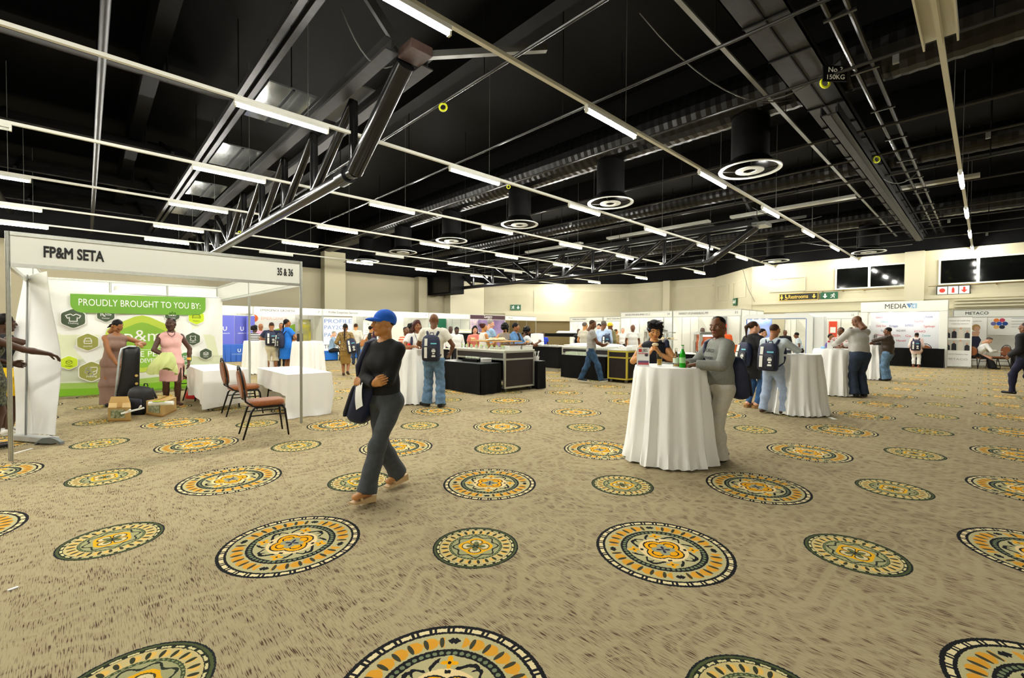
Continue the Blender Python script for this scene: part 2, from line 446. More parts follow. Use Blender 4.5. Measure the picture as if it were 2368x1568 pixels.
# raised moulding frames on the return wall and right wall
def frame_on(name, o, ax, w_, z0, z1, n, t=0.045):
    o = Vector(o); ax = Vector(ax).normalized(); n = Vector(n).normalized(); b = MB()
    for (a, c) in ((0, w_),):
        b.obox(o + ax * (w_ / 2) + n * 0.02 + Vector((0, 0, z0)), w_ / 2, 0.02, t / 2, ax)
        b.obox(o + ax * (w_ / 2) + n * 0.02 + Vector((0, 0, z1)), w_ / 2, 0.02, t / 2, ax)
        for x in (0, w_): b.obox(o + ax * x + n * 0.02 + Vector((0, 0, (z0 + z1) / 2)), t / 2, 0.02, (z1 - z0) / 2 + t / 2, ax)
    return tag(b.build(name, TRIMW), kind='structure')
rd = Vector((32.9 - 29.0, 13.5 - 9.7, 0)).normalized(); rn = Vector((-rd.y, rd.x, 0))
frame_on('trim_14', Vector((29.0, 9.7, 0)) + rd * 0.7, rd, 1.7, 3.6, 4.6, rn)
frame_on('trim_15', Vector((29.0, 9.7, 0)) + rd * 3.1, rd, 1.7, 3.6, 4.6, rn)
frame_on('trim_16', (29.0, 6.95, 0), (0, 1, 0), 1.75, 3.75, 4.5, (-1, 0, 0))

# high windows onto a dark upper room
GLASSBLK = M('dark_glass', (6, 7, 6), 0.06, coat=0.5)
FRM = M('window_frame_paint', (232, 228, 205), 0.5)
for i, (va, vb, z0, z1) in enumerate(((2.75, 5.5, 3.75, 4.78), (-3.4, 1.5, 3.73, 4.79))):
    fr = MB()
    xs = 28.93
    fr.box(xs, 29.0, va - .06, vb + .06, z0 - .06, z0); fr.box(xs, 29.0, va - .06, vb + .06, z1, z1 + .06)
    for v_ in (va - .06, vb): fr.box(xs, 29.0, v_, v_ + .06, z0, z1)
    mids = [(va + vb) / 2 + (0.0)] if i == 0 else [0.28, -1.3]
    for v_ in mids: fr.box(xs, 29.0, v_ - .05, v_ + .05, z0, z1)
    wo = tag(fr.build('window_%d' % (i + 1), FRM), kind='structure')
    eds = [va] + sorted(mids) + [vb]
    for k in range(len(eds) - 1):
        MB().box(28.965, 28.985, eds[k] + .02, eds[k + 1] - .02, z0, z1).build('pane', GLASSBLK, wo)

# thin wall pipe with brackets under the windows
PIPEB = M('brass_pipe', (120, 96, 52), 0.4, metal=0.5)
for (va, vb, za, zb, nm) in ((2.2, 7.0, 3.66, 3.6, 'thin brass pipe with round clips below the two-pane window'), (-6, 1.9, 3.62, 3.66, 'thin brass pipe with clips below the wide dark window')):
    t = thing('wall_pipe', nm, 'pipe', (28.9, (va + vb) / 2, 3.6))
    MB().cyl((0, (va - vb) / 2, zb - 3.6), (0, (vb - va) / 2, za - 3.6), 0.014, n=6).build('pipe', PIPEB, t)
    k = int((vb - va) / 0.9)
    for j in range(k):
        y = (va - vb) / 2 + 0.3 + j * 0.9
        MB().cyl((-0.02, y, 0.0), (0.1, y, 0.0), 0.035, n=8).build('clip', PIPEB, t)

# ------------------------------------------------------------------ wall signs
GOLD = M('sign_gold', (222, 188, 84), 0.4); SGNBLK = M('sign_black', (22, 24, 18), 0.4); SGREEN = M('sign_green', (20, 82, 52), 0.45); SWHITE = M('sign_white', (235, 235, 222), 0.5)
SRED = M('sign_red', (200, 52, 36), 0.5)
def arrow_down(b, cx, cz, s, o, ax, t, mi):
    P = [(cx - .14 * s, cz + .5 * s), (cx + .14 * s, cz + .5 * s), (cx + .14 * s, cz), (cx + .42 * s, cz), (cx, cz - .5 * s), (cx - .42 * s, cz), (cx - .14 * s, cz)]
    b.prism(P, o, ax, (0, 0, 1), t, mi)
def running_man(b, cx, cz, s, o, ax, t, mi):
    ax = Vector(ax)
    def seg(x0, z0, x1, z1, w_):
        a = Vector(o) + ax * (cx + x0 * s) + Vector((0, 0, cz + z0 * s)); c = Vector(o) + ax * (cx + x1 * s) + Vector((0, 0, cz + z1 * s))
        b.bar(a + Vector(t) / 2, c + Vector(t) / 2, w_ * s, Vector(t).length, mi, up=Vector(t))
    n = 8
    b.prism([(cx + .12 * s + .1 * s * cos(2 * pi * k / n), cz + .38 * s + .1 * s * sin(2 * pi * k / n)) for k in range(n)], o, ax, (0, 0, 1), t, mi)
    for q in ((.05, .25, -.08, -.05, .17), (-.08, -.05, .2, -.15, .11), (.2, -.15, .16, -.42, .1), (-.08, -.05, -.2, -.28, .11), (-.2, -.28, -.42, -.3, .1), (.05, .22, .32, .08, .08), (.05, .22, -.28, .18, .08), (-.28, .18, -.34, .02, .08)):
        seg(*q)
RW = (0, -1, 0)       # reading direction on the right wall
t = thing('restroom_sign', 'black and gold sign reading Restrooms with arrow on the wall', 'sign', (28.9, 7.23, 3.4))
MB().box(-.04, .1, -.95, .95, -.2, .2).build('panel', SGNBLK, t)
fb = MB()
for z in (-.2, .175): fb.box(-.06, -.03, -.95, .95, z, z + .025)
for y in (-.95, .925): fb.box(-.06, -.03, y, y + .025, -.2, .2)
fb.build('border', GOLD, t)
text_mesh('Restrooms', .3, GOLD, t, 'lettering', 'CENTER', .004, frame_mtx((-.055, .0, -.09), RW, (0, 0, 1)), width=.95, bold=.004)
ia = MB(); ib = MB(); arrow_down(ia, .75, 0, .24, (-.05, 0, 0), RW, (-.01, 0, 0), 0)
o_ = Vector((-.05, 0, 0))
ib.prism([(-.82 + .04 * cos(k * pi / 4), .1 + .04 * sin(k * pi / 4)) for k in range(8)], o_, RW, (0, 0, 1), (-.01, 0, 0))
ib.prism([(-.86, .05), (-.78, .05), (-.74, -.06), (-.79, -.06), (-.8, -.14), (-.84, -.14), (-.85, -.06), (-.9, -.06)], o_, RW, (0, 0, 1), (-.01, 0, 0))
ib.prism([(-.62 + .035 * cos(k * pi / 4), .11 + .035 * sin(k * pi / 4)) for k in range(8)], o_, RW, (0, 0, 1), (-.01, 0, 0))
for k in range(10):
    a0, a1 = -2.6 + k * .42, -2.6 + (k + 1) * .42
    ib.prism([(-.6 + .085 * cos(a0), -.06 + .085 * sin(a0)), (-.6 + .085 * cos(a1), -.06 + .085 * sin(a1)), (-.6 + .06 * cos(a1), -.06 + .06 * sin(a1)), (-.6 + .06 * cos(a0), -.06 + .06 * sin(a0))], o_, RW, (0, 0, 1), (-.01, 0, 0))
ib.prism([(-.65, .07), (-.61, .07), (-.6, -.02), (-.54, -.03), (-.52, -.12), (-.55, -.13), (-.57, -.06), (-.64, -.05)], o_, RW, (0, 0, 1), (-.01, 0, 0))
ia.build('arrow', GOLD, t); ib.build('pictograms', GOLD, t)['kind'] = 'stuff'
def exit_sign(loc, ax, label, s=.38, flip=False, n=2):
    ax = Vector(ax); nn = ax.cross(Vector((0, 0, 1)))
    t = thing('exit_sign', label, 'sign', loc)
    b = MB(); b.obox((0, 0, 0), s * n / 2 + .02, .03, s / 2 + .02, ax); b.build('panel', SGREEN, t)
    g = MB(); h_ = MB()
    x0, x1 = (-s / 2, s / 2) if n == 2 else (0, 0)
    if flip: x0, x1 = x1, x0
    if n == 2:
        running_man(g, x0, 0, s * .8, nn * .031, ax, nn * .008, 0); arrow_down(h_, x1, 0, s * .7, nn * .031, ax, nn * .008, 0)
    else: running_man(g, s * .2, 0, s * .7, nn * .031, ax, nn * .008, 0); arrow_down(h_, -s * .25, 0, s * .6, nn * .031, ax, nn * .008, 0)
    g.build('running_figure', SWHITE, t); h_.build('arrow', SWHITE, t)
    return t
exit_sign((28.9, 5.8, 3.38), RW, 'green exit sign with arrow and running figure beside the Restrooms sign', .36, flip=True)
pc = co + cd * 3.05 + cn * 0.08
exit_sign((pc.x, pc.y, 3.35), cd, 'green exit sign with running figure above the beige empty stand', .42)
pr_ = Vector((29.0, 9.7, 0)) + rd * 2.0 + rn * 0.08
exit_sign((pr_.x, pr_.y, 3.35), -rd, 'small green exit sign at the angled return wall', .42, n=1)
t = thing('fire_sign', 'white sign with three red fire symbols in a black frame on the wall', 'sign', (28.9, 1.06, 3.4))
MB().box(-.03, .1, -.56, .56, -.21, .21).build('frame', SGNBLK, t)
for k in range(3):
    y = .36 - k * .36
    pl = MB().box(-.045, -.03, y - .165, y + .165, -.175, .175).build('panel', SWHITE, t)
    g = MB()
    if k == 0: g.prism([(-y + .1 * cos(a * pi / 8), .1 * sin(a * pi / 8)) for a in range(16)], (-.046, 0, 0), RW, (0, 0, 1), (-.006, 0, 0))
    if k == 1: g.prism([(-y - .045, -.12), (-y + .045, -.12), (-y + .045, .06), (-y + .02, .1), (-y + .02, .13), (-y - .02, .13), (-y - .02, .1), (-y - .045, .06)], (-.046, 0, 0), RW, (0, 0, 1), (-.006, 0, 0))
    if k == 2: arrow_down(g, -y, 0, .26, (-.046, 0, 0), RW, (-.006, 0, 0), 0)
    g.build('symbol', SRED, pl)

# ================================================================== ceiling services
TRK_Z = 5.2
TUBE = bpy.data.materials.new('fluorescent_tube'); TUBE.use_nodes = True
_b = TUBE.node_tree.nodes['Principled BSDF']; _b.inputs['Base Color'].default_value = (1, 1, 1, 1)
_b.inputs['Emission Color'].default_value = (*TUBE_COLOR, 1); _b.inputs['Emission Strength'].default_value = TUBE_STRENGTH
TUBEOFF = M('unlit_tube', (205, 208, 200), 0.4)
def make_fixture(lit):
    t = thing('batten_light', '', 'light')
    hb = MB(); L = 0.76
    hb.add([(-L, -.045, .0), (L, -.045, .0), (L, .045, .0), (-L, .045, .0), (-L, -.03, .07), (L, -.03, .07), (L, .03, .07), (-L, .03, .07)],
           [(3, 2, 1, 0), (4, 5, 6, 7), (0, 1, 5, 4), (1, 2, 6, 5), (2, 3, 7, 6), (3, 0, 4, 7)])
    for x in (-L, L - .03): hb.box(x, x + .03, -.03, .03, -.055, 0)
    hb.build('housing', TRUNK, t)
    MB().cyl((-L + .03, 0, -.03), (L - .03, 0, -.03), .024, n=10, caps=False).build('tube', TUBE if lit else TUBEOFF, t, smooth=True)
    return t
fx_lit, fx_off = make_fixture(True), make_fixture(False)
kid_lit, kid_off = list(fx_lit.children), list(fx_off.children)
used = {True: False, False: False}
TRACKS = [-7.8, -3.7, 0.47, 4.63, 8.49, 12.5, 16.6, 20.6, 24.0]
WIRE = M('suspension_wire', (110, 112, 106), 0.4, metal=0.6)
ends = {0.47: (-15, 28.3), -3.7: (-15, 8), -7.8: (-15, 8)}
for ti, tv in enumerate(TRACKS):
    u0, u1 = ends.get(tv, (-15, 28.9 if tv < 9 else 28.9))
    tk = thing('light_track', 'long white lighting trunking hung below the black ceiling', 'light track', (0, tv, TRK_Z), group='lighting trunking runs under the ceiling')
    MB().box(u0, u1, -.032, .032, .0, .055).build('trunking', TRUNK, tk)
    for k in range(-3, 7):
        x = 2.55 + 4.3 * k + 0.4
        if not (u0 < x < u1): continue
        MB().cyl((x, 0, .05), (x, 0, 2.76), .006, n=5).build('suspension_wire', WIRE, tk)
    for k in range(-3, 7):
        x = 2.55 + 4.27 * k
        if x > 28.2: continue
        lit = not (tv == 0.47 and x < 14)
        if tv == 0.47 and x < 14: continue
        if tv < 0 and (x > 3 or tv > -5): continue
        if (ti, k) in ((8, 1), (7, 2), (7, 4), (5, -1)): lit = False
        src = fx_lit if lit else fx_off
        if not used[lit]: o = src; used[lit] = True; o.location = (x, tv, TRK_Z - .07)
        else: o = dup(src, (x, tv, TRK_Z - .07), 0, children=kid_lit if lit else kid_off)
        o['label'] = 'lit fluorescent batten light under white trunking' if lit else 'unlit white batten light under the trunking'
        o['group'] = 'lit batten lights in rows' if lit else 'unlit batten lights'
# wide channel housing at the near end of the right-hand run
t = [o for o in bpy.data.objects if o.name.startswith('light_track') and abs(o.location.y - .47) < .01][0]
t['label'] = 'white lighting trunking with a wide double-edged channel at one end'; del t['group']
wb = MB(); wb.box(-14, 8.1, -.17, -.15, -.03, .1); wb.box(-14, 8.1, .15, .17, -.03, .1); wb.box(-14, 8.1, -.15, .15, .075, .1); wb.build('channel', TRUNK, t)
MB().box(-14, 8.1, -.02, .02, -.02, -.001).build('centre_strip', TRUNK, t)

# ---- trusses
def truss(u, label, d0=8.45, nstart=0):
    t = thing('roof_truss', label, 'truss', (u, 0, 0))
    zb, zt = 4.5, 5.75; y1 = 29.3
    MB().cyl((0, d0, zb), (0, y1, zb), .12, n=20).build('bottom_chord', BLACKTUBE, t, smooth=40)
    MB().cyl((0, 6.55, zt), (0, d0, zb), .155, n=20).build('end_post', BLACKTUBE, t, smooth=40)
    MB().cyl((0, d0 + .25, zb), (0, d0 + .62, zb), .165, n=20).build('splice_collar', BLACKTUBE, t, smooth=40)
    for sx in (-.32, .32):
        tc_ = MB(); tc_.box(sx - .11, sx + .11, 6.4, y1, zt + .18, zt + .2); tc_.box(sx - .11, sx + .11, 6.4, y1, zt, zt + .02); tc_.box(sx - .012, sx + .012, 6.4, y1, zt + .02, zt + .18)
        tc_.build('top_chord', DARKGREY, t)
    n = 10; st = (y1 - d0 - .1) / n
    for i in range(n + 1):
        y = d0 + .05 + i * st
        MB().cyl((0, y, zt + .1), (0, y, zb + .06), .085, n=12).build('strut', BLACKTUBE, t, smooth=40)
        if i < n:
            a, c = (y, y + st) if i < n / 2 else (y + st, y)      # diagonals lean towards mid-span
            MB().cyl((0, a, zt + .1), (0, c, zb + .04), .09, n=12).build('diagonal', BLACKTUBE, t, smooth=40)
    for i in range(0, n, 3):
        y = d0 + .6 + i * st
        pl = MB(); pl.add([(-.34, y - .9, zt + .26), (.34, y - .9, zt + .26), (.34, y + .9, zt + .26), (-.34, y + .9, zt + .26), (-.34, y - .9, zt + .29), (.34, y - .9, zt + .29), (.34, y + .9, zt + .29), (-.34, y + .9, zt + .29)],
                                [(3, 2, 1, 0), (4, 5, 6, 7), (0, 1, 5, 4), (1, 2, 6, 5), (2, 3, 7, 6), (3, 0, 4, 7)])
        pl.build('cover_plate', GREYSTEEL, t)
    return t
BLACKTUBE = M('black_tube_steel', (20, 20, 20), 0.2, metal=0.25, var=0.2, scale=4)
t1 = truss(3.8, 'black tubular roof truss above the fascia booth')
MB().box(-.16, .22, 6.1, 6.5, 5.76, 5.9).build('node_plate', M('rust_plate', (58, 42, 36), 0.6, var=.2), t1)
for k_ in range(4):
    pn = thing('glossy_roof_panel', 'glossy grey ceiling sheet between the near truss and the paired channels', 'ceiling panel', (3.05, (10.5, 14.5, 18.6, 22.3)[k_], 6.2), 0, 'glossy ceiling sheets beside the near truss')
    MB().box(-.45, .45, -.95, .95, 0, .03).build('sheet', M('glossy_sheet', (120, 124, 122), .18, metal=.7, var=.3, scale=1.5), pn)
    MB().box(-.02, .02, -.95, .95, -.03, 0).build('rib', BLACK, pn)
    for y_ in (-.8, .8): MB().cyl((0, y_, .03), (0, y_, 1.79), .012, n=5).build('hanger', BLACK, pn)
text_mesh('No 6', .16, SWHITE, t1, 'lettering', 'CENTER', .002, frame_mtx((.135, 6.95, 5.53), (0.0, -.6, .8), (0, .8, .6)))
text_mesh('2500KG', .12, SWHITE, t1, 'lettering', 'CENTER', .002, frame_mtx((.137, 7.08, 5.4), (0.0, -.6, .8), (0, .8, .6)))
t2 = truss(20.0, 'black tubular roof truss crossing the far end above the buffet')
MB().box(-.4, .4, 6.1, 6.6, 5.72, 5.85).build('node_plate', GREYSTEEL, t2)
# diagonal roof stays at the truss heads
for (u_, y0, z0, y1_, z1_, tt) in ((3.8, 6.5, 5.9, 6.2, 7.9, t1), (20.0, 6.5, 5.9, 6.2, 7.9, t2)):
    MB().bar((-.1, y0, z0), (-1.4, y0 + .6, z1_), .12, .12).build('stay', DARKGREY, tt)
    MB().bar((.2, y0 - .1, z0), (2.0, y0 - 1.2, 6.3), .1, .1).build('stay', GREYSTEEL, tt)
# black housing where the far truss meets the left wall
t = thing('projector_housing', 'large black box housing hung at the wall end of the far truss', 'housing', (19.5, 27.8, 4.05))
MB().box(-.6, .6, -1.5, 1.45, 0, 1.5).build('box', BLACK, t, bevel=.02)
MB().box(-.62, -.6, -1.3, 1.25, .12, 1.35).build('front_panel', BLACKGLOSS, t)
MB().cyl((.0, 0, 1.5), (.0, 0, 3.9), .05, n=8).build('hanger', BLACK, t)

# ---- thin rigging bars across the hall
RODM = M('rigging_bar_steel', (44, 44, 42), 0.25, metal=0.4)
RODS = [5.0, 7.08, 9.2, 12.25, 14.15, 16.2, 18.35, 21.9, 23.9, 25.6, 28.2]
for k, u_ in enumerate(RODS):
    t = thing('rigging_bar', 'thin dark rigging bar crossing the ceiling', 'rigging bar', (u_, 8, 5.8), group='rigging bars under the roof')
    MB().cyl((0, -22, 0), (0, 21.3, 0), .028, n=8).build('bar', RODM, t, smooth=40)
    for y in range(-20, 22, 6): MB().cyl((0, y, 0), (0, y, 2.2), .012, n=5).build('hanger', BLACK, t)
    for y in (-9 + (k % 3), 3.5 - (k % 2)):
        if k % 2 == 0: MB().box(-.03, .03, y, y + .08, -.16, -.03).build('clamp', GREYSTEEL, t)
YELLOW = M('yellow_tag', (206, 214, 20), 0.5)
for (px_, py_, r_) in ((1914, 202, .075), (2021, 361, .075), (1170, 433, .05), (599, 545, .05), (748, 135, .07)):
    p = at(px_, py_, 5.69); p.x = min(RODS, key=lambda q: abs(q - p.x)); p.z = 5.8 - .026 - r_
    tg = MB(); tg.tube([(r_ * cos(a * pi / 6) * cos(TH + pi / 2), r_ * cos(a * pi / 6) * sin(TH + pi / 2), r_ * sin(a * pi / 6)) for a in range(12)], r_ * .28, n=6, closed=True)
    tag(tg.build('rigging_tag', YELLOW, loc=p, smooth=True), 'small yellow ring tag hanging from a rigging bar', 'tag', 'yellow rigging tags')
p_ = at(1938, 184, 5.8); p_.x = min(RODS, key=lambda q: abs(q - p_.x))
t = thing('load_sign', 'white lettering No 3 150KG on a dark plate clipped to a rigging bar', 'sign', (p_.x, p_.y, 5.8))
ax_ = Vector((sin(TH), -cos(TH), 0)); nn_ = Vector((-cos(TH), -sin(TH), 0))
MB().obox((0, 0, .0), .2, .012, .13, ax_).build('plate', BLACK, t)
text_mesh('No 3', .12, SWHITE, t, 'lettering', 'CENTER', .002, frame_mtx(nn_ * .02 + Vector((0, 0, .02)), ax_, (0, 0, 1)))
text_mesh('150KG', .11, SWHITE, t, 'lettering', 'CENTER', .002, frame_mtx(nn_ * .02 + Vector((0, 0, -.1)), ax_, (0, 0, 1)))
# ---- round diffusers on drop ducts
RING = M('diffuser_ring', (190, 192, 184), 0.4)
def diffuser(u_, v_, lab):
    t = thing('air_diffuser', lab, 'air vent', (u_, v_, 5.2), group='round ceiling diffusers')
    MB().lathe([(.34, .3), (.36, .22), (.50, .10), (.60, .03), (.655, .0), (.655, .03), (.6, .06), (.5, .14), (.36, .3)], 40, cap0=False, cap1=False).build('bowl', BLACKGLOSS, t, smooth=40)
    MB().lathe([(.575, .012), (.66, -.004), (.665, .02), (.58, .03)], 40, cap0=False, cap1=False).build('rim', RING, t, smooth=40)
    MB().lathe([(.13, -.02), (.30, -.02), (.30, .0), (.13, .0), (.13, -.02)], 32, cap0=False, cap1=False).build('inner_ring', RING, t, smooth=40)
    MB().lathe([(.13, .0), (.02, .02)], 24, cap0=False).build('core', BLACK, t)
    MB().cyl((0, 0, .25), (0, 0, 1.2), .4, n=24, caps=False).build('drop_duct', BLACK, t, smooth=True)
    for a in range(4): MB().bar((.3 * cos(a * pi / 2 + .4), .3 * sin(a * pi / 2 + .4), .0), (.57 * cos(a * pi / 2 + .4), .57 * sin(a * pi / 2 + .4), .03), .03, .012).build('arm', BLACK, t)
    return t
for v_ in (3.85, 7.68, 11.5, 15.6, 19.6, 23.5): diffuser(11.25, v_, 'round black ceiling diffuser with pale rings')
for v_ in (3.85, 7.8): diffuser(26.7, v_, 'round black ceiling diffuser with pale rings')
# spiral ducts
def duct(u_, r_, z_, lab, y0=-6, y1=29):
    t = thing('spiral_duct', lab, 'duct', (u_, 0, z_))
    pr = []; n = int((y1 - y0) / .12)
    b = MB(); prof = []
    for i in range(n + 1):
        rr = r_ + (.012 if i % 2 else 0.0); prof.append((rr, y0 + i * .12))
    N = 20
    vs = [(rr * cos(2 * pi * j / N), y, rr * sin(2 * pi * j / N)) for rr, y in prof for j in range(N)]
    fs = [(i * N + j, (i + 1) * N + j, (i + 1) * N + (j + 1) % N, i * N + (j + 1) % N) for i in range(n) for j in range(N)]
    b.add(vs, fs); b.build('ribbed_pipe', BLACKGLOSS, t)
    for y in range(int(y0) + 2, int(y1), 4): MB().cyl((0, y, r_ - .05), (0, y, 8.0 - z_), .02, n=5).build('hanger', BLACK, t)
duct(11.25, .55, 6.9, 'large black spiral duct feeding the near row of diffusers')
duct(26.7, .5, 6.9, 'large black spiral duct feeding the far row of diffusers')
duct(17.25, .32, 6.6, 'slim black spiral duct between the two trusses')
# ---- cable tray, cable channels along u
t = thing('cable_tray', 'wide dark cable tray running the length of the ceiling', 'cable tray', (0, 2.3, 6.0))
MB().box(-14, 28.9, -.32, .32, 0, .03).build('tray_floor', DARKGREY, t)
for s in (-.32, .3): MB().box(-14, 28.9, s, s + .02, 0, .14).build('tray_side', DARKGREY, t)
for k in range(-11, 24): MB().box(k * 1.2, k * 1.2 + .035, -.31, .31, -.025, .0).build('tray_rib', BLACK, t)
MB().box(-14, 28.9, -.01, .01, -.018, .0).build('tray_seam', BLACK, t)
t = thing('cable_channel', 'grey metal cable channel with open square end beside the tray', 'cable tray', (0, 2.15, 5.62))
cb = MB(); cb.box(10.4, 27.6, -.14, .14, 0, .02); cb.box(10.4, 27.6, -.14, -.12, 0, .2); cb.box(10.4, 27.6, .12, .14, 0, .2); cb.box(10.4, 27.6, -.02, .02, -.015, 0)
cb.build('channel', DARKGREY, t)
for k in range(6): MB().cyl((11 + k * 3, 0, .02), (11 + k * 3, 0, .37), .015, n=5).build('hanger', BLACK, t)
t = thing('conduit_rail', 'thin pale conduit rail between the tray and the trunking', 'conduit', (0, 3.0, 6.0))
MB().box(-2, 28, -.035, .035, 0, .04).build('rail', GREYSTEEL, t)
for k in range(8): MB().cyl((k * 3.6, 0, .04), (k * 3.6, 0, 2.0), .01, n=5).build('hanger', BLACK, t)
t = thing('sprinkler_pipe', 'twin dark sprinkler pipes right of the cable tray', 'pipe', (0, 1.55, 6.1))
for s in (-.12, .12): MB().cyl((-14, s, 0), (28.9, s, 0), .04, n=8).build('pipe', RODM, t, smooth=40)
for k in range(-7, 15): MB().box(k * 2, k * 2 + .05, -.2, .2, -.05, .05).build('bracket', RODM, t)
# pipes and channels along v on the left
for (u_, z_, r_, lab) in ((0.24, 5.88, .06, 'straight grey conduit pipe above the fascia booth'), (-2.3, 6.4, .1, 'broad dark channel near the far left of the ceiling')):
    t = thing('conduit_pipe', lab, 'pipe', (u_, 0, z_))
    MB().cyl((0, -8, 0), (0, 29, 0), r_, n=10).build('pipe', DARKGREY, t, smooth=40)
    for y in range(-6, 29, 5): MB().cyl((0, y, 0), (0, y, 8 - z_), .012, n=5).build('hanger', BLACK, t)
t = thing('paired_channel', 'paired grey channels running above the near truss', 'channel', (2.4, 0, 6.2))
for s in (-.12, .06): MB().box(s, s + .1, -6, 29, 0, .12).build('channel', DARKGREY, t)
for y in range(-4, 29, 5): MB().cyl((0, y, .1), (0, y, 1.79), .012, n=5).build('hanger', BLACK, t)
# pale light boxes / louvres lying in the ceiling void
LOUV = M('louvre_grey', (165, 165, 155), 0.5)
t = thing('ceiling_baffle', 'long pale baffle strip lying across the far ceiling', 'baffle', (19.6, 0, 6.15))
for (a, c) in ((8.3, 13.5), (-3.4, -1.0), (0.2, 2.2), (3.2, 7.4), (15.2, 19.4)): MB().box(-.16, .16, a, c, 0, .1).build('panel', LOUV, t)
for y in (-2.5, 1.2, 5.0, 10.0, 12.5, 17.0): MB().cyl((0, y, .1), (0, y, 1.85), .012, n=5).build('hanger', BLACK, t)
# roof purlins and dark sloping roof sheets
SHEET = M('roof_sheet', (42, 40, 36), 0.8, var=.3, scale=2, spec=.15)
for k in range(9):
    u_ = -14 + k * 5.0
    tag(MB().box(u_, u_ + .3, -15, 29.4, 7.2, 8.0).build('trim_%d' % (40 + k), BLACK), kind='structure')
for k in range(6):
    v_ = 1.5 + k * 5
    t = thing('roof_sheet', 'sloping dark roof sheet above the near left trusses', 'roof sheet', (-3.6, v_, 6.5), group='sloping roof sheets')
    s_ = MB(); s_.add([(-7, 0, 0), (6.2, 0.0, 0), (6.2, 2.9, 1.15), (-7, 2.9, 1.15), (-7, 0, .04), (6.2, 0.0, .04), (6.2, 2.9, 1.19), (-7, 2.9, 1.19)],
                      [(3, 2, 1, 0), (4, 5, 6, 7), (0, 1, 5, 4), (1, 2, 6, 5), (2, 3, 7, 6), (3, 0, 4, 7)])
    s_.build('sheet', SHEET, t)
    for x in (-6, -2, 2, 5.5): MB().bar((x, 0, .06), (x, 2.9, 1.21), .08, .12).build('purlin', BLACK, t)
    for x in (-5, 5): MB().cyl((x, 1.4, .55), (x, 1.4, 1.5), .02, n=5).build('hanger', BLACK, t)
# loose cables
CABLE = M('loose_cable', (70, 70, 64), 0.6)
def sag(a, b, d, n=10):
    a, b = Vector(a), Vector(b)
    return [a.lerp(b, i / n) - Vector((0, 0, 4 * d * (i / n) * (1 - i / n))) for i in range(n + 1)]
for i, (a, b, d, lab) in enumerate((
        (at(1480, 30, 6.4), at(1830, 230, 6.2), .5, 'thin loose cable drooping over the big diffuser'),
        (at(1700, 220, 6.2), at(1950, 130, 6.2), .35, 'thin cable looping between the rail and the cable tray'),
        (at(2010, 380, 6.0), at(2120, 400, 6.0), .4, 'tangled cable end beside the far yellow tag'),
        (at(1850, 560, 5.5), at(2110, 565, 5.5), .2, 'pale cable sagging above the two-pane window'),
        (at(790, 20, 6.6), at(935, 130, 6.0), .5, 'fine cables hanging at the head of the near truss'),
        (at(1740, 480, 6.0), at(1900, 500, 6.0), .3, 'cable loop under the far cable channel'))):
    tag(MB().tube(sag(a, b, d), .012, n=5).build('loose_cable', CABLE, smooth=True), lab, 'cable')
# wall cable on the corner
tag(MB().tube([(28.96, 9.4, 3.0), (29.0, 9.9, 4.0), (29.2, 10.3, 5.3)], .012, n=5).build('loose_cable', CABLE), 'thin dark cable slanting down at the wall corner', 'cable')
# ================================================================== exhibition stands
PANEL = M('stand_panel_white', (236, 236, 226), 0.5, var=.02, scale=2)
FASC = M('fascia_white', (228, 230, 220), 0.45)
INK = M('sign_ink', (28, 28, 30), 0.5)
GREYINK = M('sign_grey_ink', (70, 72, 74), 0.5)
SPOT = bpy.data.materials.new('spot_lamp'); SPOT.use_nodes = True
SPOT.node_tree.nodes['Principled BSDF'].inputs['Emission Color'].default_value = (1, .97, .9, 1)
SPOT.node_tree.nodes['Principled BSDF'].inputs['Emission Strength'].default_value = 60
def profile_post(parent, x, y, z0, z1, name='post'):
    """octagonal aluminium system post with grooves"""
    b = MB(); r, g_ = .020, .006
    P = []
    for k in range(8):
        a = k * pi / 4
        for da, rr in ((-.25, r), (-.12, r), (-.08, r - g_), (.08, r - g_), (.12, r), (.25, r)):
            P.append((rr * cos(a + da), rr * sin(a + da)))
    b.prism(P, (x, y, z0), (1, 0, 0), (0, 1, 0), (0, 0, z1 - z0))
    return b.build(name, ALU, parent)
